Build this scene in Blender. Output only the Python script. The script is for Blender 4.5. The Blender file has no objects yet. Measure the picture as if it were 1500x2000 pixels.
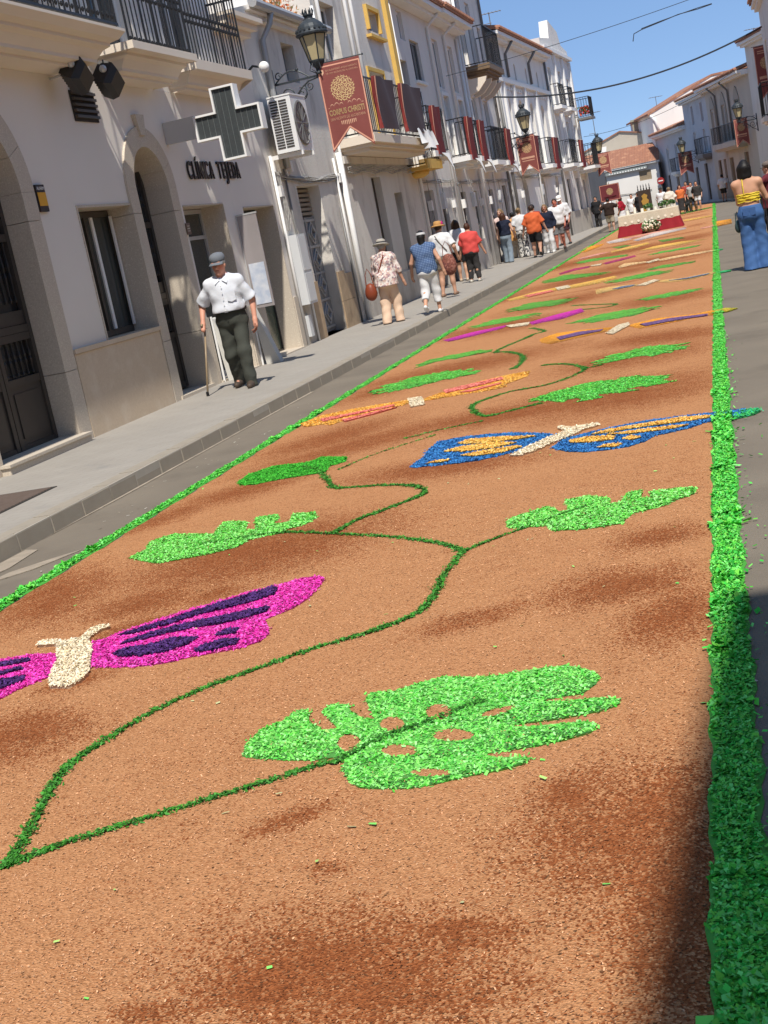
import bpy, bmesh, math, random
import numpy as np
from mathutils import Vector, Matrix, noise
from mathutils.geometry import tessellate_polygon
random.seed(7); RNG = np.random.default_rng(11)
S = bpy.context.scene; COL = S.collection
PI = math.pi
# ---------------------------------------------------------------- camera
cam = bpy.data.cameras.new('camera'); co = bpy.data.objects.new('camera', cam); COL.objects.link(co)
_r = Vector((0.95337406, 0.23265774, -0.19221933)); _d = Vector((-0.1349654, -0.24099283, -0.96109666)); _f = Vector((-0.26993005, 0.94222759, -0.19835557))
m = Matrix((_r, -_d, -_f)).transposed().to_4x4(); m.translation = (0, 0, 1.6); co.matrix_world = m
cam.sensor_fit = 'VERTICAL'; cam.sensor_height = 24; cam.sensor_width = 18; cam.lens = 2600 / 2000 * 24
cam.clip_start = .1; cam.clip_end = 3000; S.camera = co
# ---------------------------------------------------------------- sky and sun
SUN = Vector((.19, -.60, 1.0)).normalized()
EL = math.asin(SUN.z); AZ = math.atan2(SUN.x, SUN.y)
w = bpy.data.worlds.new('World'); S.world = w; w.use_nodes = True
nt = w.node_tree; sk = nt.nodes.new('ShaderNodeTexSky'); sk.sky_type = 'NISHITA'; sk.sun_disc = False
sk.sun_elevation = EL; sk.sun_rotation = AZ; sk.air_density = .5; sk.dust_density = 0.0; sk.ozone_density = 1.0; sk.altitude = 400
bg = nt.nodes['Background']; bg.inputs['Strength'].default_value = .114
mx = nt.nodes.new('ShaderNodeMix'); mx.data_type = 'RGBA'; mx.inputs[0].default_value = .6; mx.inputs[7].default_value = (2.05, 3.75, 6.9, 1)   # evens the clear sky out, as thin high haze does
nt.links.new(sk.outputs[0], mx.inputs[6]); nt.links.new(mx.outputs[2], bg.inputs[0])
sl = bpy.data.lights.new('sun', 'SUN'); sl.energy = 5.0; sl.angle = math.radians(.8); sl.color = (1, .945, .85)
so = bpy.data.objects.new('sun', sl); COL.objects.link(so); so.rotation_euler = (-SUN).to_track_quat('-Z', 'Y').to_euler()
so.location = (4, -10, 30)
S.view_settings.view_transform = 'Standard'; S.view_settings.look = 'None'; S.view_settings.exposure = .08; S.view_settings.gamma = 1
S.view_settings.use_curve_mapping = False
S.cycles.max_bounces = 6
# ---------------------------------------------------------------- materials
def lin(c):
    if isinstance(c, str): c = tuple(int(c[i:i+2], 16) / 255 for i in (0, 2, 4)); return tuple(x/12.92 if x <= .04045 else ((x+.055)/1.055)**2.4 for x in c)
    return tuple(c)
MATS = {}
def mat(name, c, rough=.8, c2=None, nscale=6., namt=.5, bump=0., bscale=60., metal=0., spec=.3, c3=None, c3scale=1.5, c3th=(.55, .75), stretch=None, attr=False, det=5, dirt=0):
    """procedural Principled material: base colour broken by noise, optional stain colour, fine bump"""
    if name in MATS: return MATS[name]
    M = bpy.data.materials.new(name); M.use_nodes = True; t = M.node_tree; N = t.nodes; L = t.links
    b = N['Principled BSDF']; b.inputs['Roughness'].default_value = rough; b.inputs['Metallic'].default_value = metal
    b.inputs['Specular IOR Level'].default_value = spec
    c = lin(c); tc = N.new('ShaderNodeTexCoord'); vec = tc.outputs['Object']
    if stretch:
        mp = N.new('ShaderNodeMapping'); mp.inputs['Scale'].default_value = stretch; L.new(vec, mp.inputs[0]); vec = mp.outputs[0]
    if attr:
        a = N.new('ShaderNodeAttribute'); a.attribute_name = 'Col'; out = a.outputs['Color']
    else:
        rgb = N.new('ShaderNodeRGB'); rgb.outputs[0].default_value = (*c, 1); out = rgb.outputs[0]
    if c2 is not None:
        n = N.new('ShaderNodeTexNoise'); n.inputs['Scale'].default_value = nscale; n.inputs['Detail'].default_value = det; L.new(vec, n.inputs[0])
        r = N.new('ShaderNodeMapRange'); r.inputs[1].default_value = .5 - .25; r.inputs[2].default_value = .5 + .25; r.inputs[4].default_value = namt; L.new(n.outputs[0], r.inputs[0])
        x = N.new('ShaderNodeMix'); x.data_type = 'RGBA'; L.new(r.outputs[0], x.inputs[0]); L.new(out, x.inputs[6]); x.inputs[7].default_value = (*lin(c2), 1); out = x.outputs[2]
    if c3 is not None:
        n = N.new('ShaderNodeTexNoise'); n.inputs['Scale'].default_value = c3scale; n.inputs['Detail'].default_value = 8; n.inputs['Roughness'].default_value = .65; L.new(vec, n.inputs[0])
        r = N.new('ShaderNodeMapRange'); r.inputs[1].default_value = c3th[0]; r.inputs[2].default_value = c3th[1]; L.new(n.outputs[0], r.inputs[0])
        x = N.new('ShaderNodeMix'); x.data_type = 'RGBA'; L.new(r.outputs[0], x.inputs[0]); L.new(out, x.inputs[6]); x.inputs[7].default_value = (*lin(c3), 1); out = x.outputs[2]
    if dirt:          # splashed dirt and rising damp on the lowest part of a wall
        sp = N.new('ShaderNodeSeparateXYZ'); L.new(tc.outputs['Object'], sp.inputs[0]); n = N.new('ShaderNodeTexNoise'); n.inputs['Scale'].default_value = 2.3; n.inputs['Detail'].default_value = 7; L.new(tc.outputs['Object'], n.inputs[0])
        r = N.new('ShaderNodeMapRange'); r.inputs[1].default_value = .15; r.inputs[2].default_value = 1.5; r.inputs[3].default_value = .62; r.inputs[4].default_value = 0; L.new(sp.outputs[2], r.inputs[0])
        q = N.new('ShaderNodeMath'); q.operation = 'MULTIPLY'; L.new(r.outputs[0], q.inputs[0]); L.new(n.outputs[0], q.inputs[1]); q2 = N.new('ShaderNodeMath'); q2.operation = 'MULTIPLY'; q2.use_clamp = True; q2.inputs[1].default_value = dirt; L.new(q.outputs[0], q2.inputs[0])
        x = N.new('ShaderNodeMix'); x.data_type = 'RGBA'; L.new(q2.outputs[0], x.inputs[0]); L.new(out, x.inputs[6]); x.inputs[7].default_value = (.26, .22, .18, 1); out = x.outputs[2]
    L.new(out, b.inputs['Base Color'])
    if bump:
        n = N.new('ShaderNodeTexNoise'); n.inputs['Scale'].default_value = bscale; n.inputs['Detail'].default_value = 4; L.new(tc.outputs['Object'], n.inputs[0])
        bp = N.new('ShaderNodeBump'); bp.inputs['Strength'].default_value = bump; bp.inputs['Distance'].default_value = .01; L.new(n.outputs[0], bp.inputs['Height']); L.new(bp.outputs[0], b.inputs['Normal'])
    MATS[name] = M; return M
def glass(name, c, rough=.06, spec=.5, alpha=None):
    if name in MATS: return MATS[name]
    M = mat(name, c, rough, spec=spec, c2=tuple(v * .6 for v in lin(c)), nscale=1.2, namt=.6)
    if alpha: M.node_tree.nodes['Principled BSDF'].inputs['Alpha'].default_value = alpha
    return M
# ---------------------------------------------------------------- objects
OFF = {}
def thing(name, label, cat, loc=(0, 0, 0), rz=0, group=None, kind=None):
    o = bpy.data.objects.new(name, None); COL.objects.link(o); o.location = loc; o.rotation_euler = (0, 0, rz); o.empty_display_size = .2
    tag(o, label, cat, group, kind); OFF[o.name] = Vector(loc); return o
def tag(o, label=None, cat=None, group=None, kind=None):
    if label: o['label'] = label
    if cat: o['category'] = cat
    if group: o['group'] = group
    if kind: o['kind'] = kind
    return o
def link(name, me, parent=None, mt=None):
    o = bpy.data.objects.new(name, me); COL.objects.link(o)
    if mt and len(me.materials) == 0: me.materials.append(mt)
    if parent is not None: o.parent = parent
    return o
def dup(root, loc, rz=0, label=None, group=None, name=None):
    r = root.copy(); COL.objects.link(r); r.location = loc; r.rotation_euler = (0, 0, rz)
    if label: r['label'] = label
    if group: r['group'] = group
    for ch in list(root.children):
        c = ch.copy(); COL.objects.link(c); c.parent = r
        for g in list(ch.children):
            d = g.copy(); COL.objects.link(d); d.parent = c
    return r
class MB:
    def __init__(s): s.v = []; s.f = []; s.c = []
    def add(s, vs, fs, col=None):
        n = len(s.v); s.v += [tuple(p) for p in vs]; s.f += [tuple(i + n for i in f) for f in fs]
        if col is not None: s.c += [col] * len(vs)
    def box(s, x0, x1, y0, y1, z0, z1, fn=None):
        vs = [(x, y, z) for z in (z0, z1) for y in (y0, y1) for x in (x0, x1)]
        if fn: vs = [fn(*p) for p in vs]
        s.add(vs, [(0, 2, 3, 1), (4, 5, 7, 6), (0, 1, 5, 4), (2, 6, 7, 3), (0, 4, 6, 2), (1, 3, 7, 5)])
    def cbox(s, c, d, rz=0, fn=None):
        cs, sn = math.cos(rz), math.sin(rz)
        def g(x, y, z):
            p = (c[0] + x * cs - y * sn, c[1] + x * sn + y * cs, c[2] + z); return fn(*p) if fn else p
        s.box(-d[0]/2, d[0]/2, -d[1]/2, d[1]/2, -d[2]/2, d[2]/2, g)
    def tube(s, path, r, n=6, caps=True, rs=None):
        P = [Vector(p) for p in path]; rings = []; up = Vector((0, 0, 1)); prev = None
        for i, p in enumerate(P):
            t = (P[min(i+1, len(P)-1)] - P[max(i-1, 0)]).normalized()
            if prev is None:
                a = t.cross(up); a = a if a.length > 1e-3 else t.cross(Vector((1, 0, 0)))
            else: a = prev - t * prev.dot(t); a = a if a.length > 1e-4 else t.cross(up)
            a.normalize(); prev = a; b = t.cross(a); rr = rs[i] if rs else r
            rings.append([p + (a * math.cos(2*PI*k/n) + b * math.sin(2*PI*k/n)) * rr for k in range(n)])
        vs = [q for R in rings for q in R]; fs = []
        for i in range(len(P) - 1):
            for k in range(n): fs.append((i*n+k, i*n+(k+1) % n, (i+1)*n+(k+1) % n, (i+1)*n+k))
        if caps: fs.append(tuple(range(n))[::-1]); fs.append(tuple((len(P)-1)*n + k for k in range(n)))
        s.add(vs, fs)
    def lathe(s, prof, c=(0, 0, 0), n=12, sx=1, sy=1, ph=0, mtx=None):
        vs = []; fs = []
        for r, z in prof:
            for k in range(n):
                a = 2*PI*k/n + ph; p = Vector((r * math.cos(a) * sx, r * math.sin(a) * sy, z))
                if mtx: p = mtx @ p
                vs.append(p + Vector(c))
        for i in range(len(prof) - 1):
            for k in range(n): fs.append((i*n+k, i*n+(k+1) % n, (i+1)*n+(k+1) % n, (i+1)*n+k))
        fs.append(tuple(range(n))[::-1]); fs.append(tuple((len(prof)-1)*n + k for k in range(n)))
        s.add(vs, fs)
    def ball(s, c, r, n=8, m=6):
        r = (r, r, r) if not hasattr(r, '__len__') else r
        prof = [(math.sin(PI*i/m), -math.cos(PI*i/m)) for i in range(m+1)]; vs = []; fs = []
        for a, z in prof:
            for k in range(n): vs.append((c[0]+a*math.cos(2*PI*k/n)*r[0], c[1]+a*math.sin(2*PI*k/n)*r[1], c[2]+z*r[2]))
        for i in range(m):
            for k in range(n): fs.append((i*n+k, i*n+(k+1) % n, (i+1)*n+(k+1) % n, (i+1)*n+k))
        s.add(vs, fs)
    def plate(s, out, holes, fn, d0, d1, back=True, front=True):
        loops = [list(out)] + [list(h) for h in holes]
        tr = tessellate_polygon([[Vector((a, b, 0)) for a, b in l] for l in loops])
        flat = [p for l in loops for p in l]; n = len(flat)
        vs = [fn(a, b, d1) for a, b in flat] + [fn(a, b, d0) for a, b in flat]; fs = []
        if front: fs += [tuple(t) for t in tr]
        if back: fs += [tuple(i + n for i in t)[::-1] for t in tr]
        k = 0
        for l in loops:
            for i in range(len(l)): j = (i+1) % len(l); fs.append((k+i, k+j, k+j+n, k+i+n))
            k += len(l)
        s.add(vs, fs)
    def build(s, name, mt, parent=None, world=True, smooth=False, recalc=True):
        off = OFF.get(root_of(parent).name, Vector((0, 0, 0))) if (parent is not None and world) else Vector((0, 0, 0))
        me = bpy.data.meshes.new(name); me.from_pydata([(p[0]-off.x, p[1]-off.y, p[2]-off.z) for p in s.v], [], s.f)
        if recalc:
            bm = bmesh.new(); bm.from_mesh(me); bmesh.ops.recalc_face_normals(bm, faces=bm.faces); bm.to_mesh(me); bm.free()
        if s.c:
            a = me.color_attributes.new('Col', 'FLOAT_COLOR', 'POINT'); a.data.foreach_set('color', np.array([(*c, 1) for c in s.c], dtype=np.float32).ravel())
        if smooth: me.polygons.foreach_set('use_smooth', [True] * len(me.polygons))
        return link(name, me, parent, mt)
def root_of(o):
    while o.parent is not None: o = o.parent
    return o
def npmesh(name, V, Fq, mt, parent=None, colors=None, smooth=False):
    """mesh from numpy arrays (quads or tris in one array)"""
    me = bpy.data.meshes.new(name); nv, nf, k = len(V), len(Fq), Fq.shape[1]
    me.vertices.add(nv); me.vertices.foreach_set('co', np.asarray(V, np.float32).ravel())
    me.loops.add(nf * k); me.loops.foreach_set('vertex_index', np.asarray(Fq, np.int32).ravel())
    me.polygons.add(nf); me.polygons.foreach_set('loop_start', np.arange(0, nf * k, k, dtype=np.int32))
    if smooth: me.polygons.foreach_set('use_smooth', np.ones(nf, bool))
    me.update(calc_edges=True)
    if colors is not None:
        a = me.color_attributes.new('Col', 'FLOAT_COLOR', 'POINT'); c4 = np.ones((nv, 4), np.float32); c4[:, :3] = colors; a.data.foreach_set('color', c4.ravel())
    return link(name, me, parent, mt)
def text_mesh(txt, size, depth, bold=.0, align='CENTER'):
    """lettering as triangles: (verts in local x,y,z), faces"""
    cu = bpy.data.curves.new('lettering', 'FONT'); cu.body = txt; cu.size = size; cu.extrude = depth; cu.offset = bold; cu.align_x = align; cu.resolution_u = 3
    o = bpy.data.objects.new('lettering', cu); COL.objects.link(o)
    me = bpy.data.meshes.new_from_object(o.evaluated_get(bpy.context.evaluated_depsgraph_get()))
    vs = [tuple(v.co) for v in me.vertices]; fs = [tuple(p.vertices) for p in me.polygons]
    bpy.data.objects.remove(o); bpy.data.meshes.remove(me); return vs, fs
def put_text(mb, txt, size, depth, fn, bold=0, width=None, align='CENTER'):
    vs, fs = text_mesh(txt, size, depth, bold, align)
    if not vs: return
    sx = 1
    if width:
        xs = [v[0] for v in vs]; sx = width / (max(xs) - min(xs))
    mb.add([fn(v[0]*sx, v[1], v[2]) for v in vs], fs)
MOTIF={"monstera":{"out":[[-1.773,3.909],[-1.796,4.016],[-1.79,4.145],[-1.727,4.204],[-1.698,4.294],[-1.658,4.302],[-1.615,4.178],[-1.547,4.085],[-1.48,4.079],[-1.546,4.186],[-1.593,4.261],[-1.576,4.326],[-1.508,4.309],[-1.481,4.245],[-1.416,4.155],[-1.362,4.137],[-1.412,4.254],[-1.453,4.355],[-1.44,4.405],[-1.354,4.395],[-1.275,4.455],[-1.18,4.498],[-1.058,4.45],[-0.958,4.449],[-0.851,4.473],[-0.734,4.48],[-0.65,4.414],[-0.6,4.334],[-0.608,4.259],[-0.648,4.182],[-0.783,4.159],[-0.715,4.127],[-0.607,4.135],[-0.515,4.104],[-0.521,4.054],[-0.579,4.011],[-0.674,3.988],[-0.761,3.975],[-0.875,3.962],[-0.791,3.938],[-0.704,3.94],[-0.608,3.939],[-0.574,3.898],[-0.591,3.849],[-0.672,3.804],[-0.761,3.772],[-0.853,3.756],[-0.921,3.754],[-0.863,3.714],[-0.795,3.708],[-0.755,3.69],[-0.771,3.654],[-0.84,3.62],[-0.928,3.598],[-1.022,3.559],[-1.102,3.541],[-1.19,3.553],[-1.275,3.581],[-1.327,3.645],[-1.367,3.732],[-1.381,3.807],[-1.407,3.834],[-1.497,3.82],[-1.598,3.841],[-1.708,3.878]],"holes":[[[-1.366,3.938],[-1.364,3.904],[-1.377,3.886],[-1.401,3.891],[-1.426,3.917],[-1.444,3.955],[-1.446,3.991],[-1.433,4.009],[-1.409,4.004],[-1.383,3.977]],[[-1.247,4.067],[-1.247,4.037],[-1.262,4.022],[-1.285,4.027],[-1.309,4.051],[-1.325,4.085],[-1.325,4.116],[-1.311,4.132],[-1.286,4.126],[-1.262,4.101]],[[-1.091,4.137],[-1.093,4.105],[-1.111,4.089],[-1.138,4.096],[-1.164,4.122],[-1.18,4.159],[-1.179,4.192],[-1.161,4.208],[-1.133,4.201],[-1.106,4.173]],[[-0.984,3.916],[-0.992,3.893],[-1.019,3.884],[-1.057,3.893],[-1.091,3.915],[-1.108,3.944],[-1.102,3.967],[-1.073,3.976],[-1.035,3.967],[-1.001,3.944]],[[-1.153,3.834],[-1.157,3.81],[-1.181,3.8],[-1.215,3.807],[-1.247,3.829],[-1.264,3.858],[-1.26,3.882],[-1.236,3.893],[-1.201,3.885],[-1.169,3.863]],[[-1.003,3.638],[-1.011,3.624],[-1.038,3.621],[-1.074,3.627],[-1.105,3.642],[-1.12,3.66],[-1.112,3.674],[-1.084,3.678],[-1.048,3.671],[-1.017,3.655]],[[-0.873,4.125],[-0.879,4.105],[-0.902,4.084],[-0.933,4.07],[-0.961,4.069],[-0.974,4.081],[-0.969,4.101],[-0.946,4.122],[-0.914,4.135],[-0.886,4.137]]]},"leafA":{"out":[[-3.732,7.257],[-3.69,7.42],[-3.762,7.645],[-3.654,7.79],[-3.303,7.612],[-3.361,7.946],[-3.247,7.906],[-3.151,7.834],[-3.08,7.595],[-2.998,7.553],[-3.128,7.926],[-2.984,7.953],[-2.925,7.816],[-2.913,7.656],[-2.803,7.648],[-2.85,7.879],[-2.69,7.842],[-2.619,7.649],[-2.651,7.498],[-2.759,7.43],[-2.784,7.348],[-2.945,7.29],[-2.968,7.139],[-3.117,7.061],[-3.305,7.018],[-3.42,6.986],[-3.541,7.082]]},"leafB":{"out":[[-1.312,6.85],[-1.261,6.953],[-1.102,7.09],[-1.027,6.912],[-0.975,6.927],[-1.024,7.184],[-0.892,7.201],[-0.773,7.083],[-0.751,6.933],[-0.7,6.948],[-0.67,7.163],[-0.595,7.164],[-0.596,6.977],[-0.542,6.945],[-0.559,7.095],[-0.411,7.098],[-0.305,7.051],[-0.314,6.899],[-0.404,6.819],[-0.462,6.722],[-0.619,6.641],[-0.668,6.465],[-0.866,6.45],[-1.013,6.503],[-1.059,6.631],[-1.199,6.664],[-1.266,6.682]]},"leafC":{"out":[[-3.796,9.413],[-3.798,9.701],[-3.666,9.911],[-3.336,9.833],[-3.284,9.998],[-3.011,9.801],[-2.965,9.572],[-3.073,9.501],[-3.036,9.263],[-3.221,9.247],[-3.407,9.232],[-3.582,9.182],[-3.729,9.274]]},"leafD":{"out":[[-3.826,13.84],[-3.744,14.37],[-3.488,14.675],[-3.175,14.731],[-2.766,14.329],[-2.764,14.022],[-3.017,13.92],[-3.134,13.826],[-3.366,13.642],[-3.614,13.541]]},"leafE":{"out":[[-1.751,11.275],[-1.691,11.548],[-1.428,11.623],[-1.253,11.795],[-0.981,11.771],[-0.599,11.49],[-0.612,11.102],[-0.806,10.976],[-1.004,10.937],[-1.293,10.784],[-1.55,11.032]]},"leafF":{"out":[[-1.346,13.26],[-1.162,13.681],[-0.859,13.823],[-0.513,13.55],[-0.484,13.264],[-0.647,13.012],[-0.946,13.122],[-1.12,13.048],[-1.299,13.046]]},"leafG":{"out":[[-3.811,15.895],[-3.657,16.383],[-3.317,16.481],[-3.038,16.478],[-2.895,16.079],[-3.262,15.973],[-3.564,15.926],[-3.708,15.691]]},"leafI":{"out":[[-2.09,18.028],[-1.815,18.443],[-1.409,18.658],[-0.977,18.299],[-0.998,17.835],[-1.377,17.505],[-1.738,17.534]]},"leafJ":{"out":[[-1.264,19.907],[-0.92,20.231],[-0.362,19.945],[-0.382,19.67],[-0.722,19.466],[-1.11,19.461]]},"leafH":{"out":[[-3.877,20.338],[-3.592,20.996],[-2.894,20.745],[-2.857,20.263],[-3.16,20.056],[-3.724,20.014]]},"leafL":{"out":[[-3.643,22.678],[-3.301,23.32],[-2.522,22.551],[-2.585,21.685],[-3.114,21.88],[-3.508,22.123]]},"leafM":{"out":[[-2.115,25.236],[-1.833,25.596],[-1.378,25.869],[-1.007,25.235],[-1.047,24.696],[-1.403,24.551],[-1.714,24.592],[-1.997,24.598]]},"leafN":{"out":[[-1.438,26.888],[-1.191,27.218],[-0.604,26.723],[-0.569,26.292],[-0.979,26.223],[-1.337,26.315]]},"leafO":{"out":[[-3.695,35.301],[-3.366,35.761],[-2.381,34.454],[-2.303,33.813],[-2.832,34.156],[-3.478,34.309]]},"leafP":{"out":[[-1.729,32.201],[-1.387,32.82],[-0.541,32.541],[-0.554,32.032],[-1.21,31.844]]},"leafQ":{"out":[[-3.839,29.343],[-3.498,30.358],[-2.427,28.35],[-2.357,27.858],[-2.965,28.138],[-3.626,28.418]]}}
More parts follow.
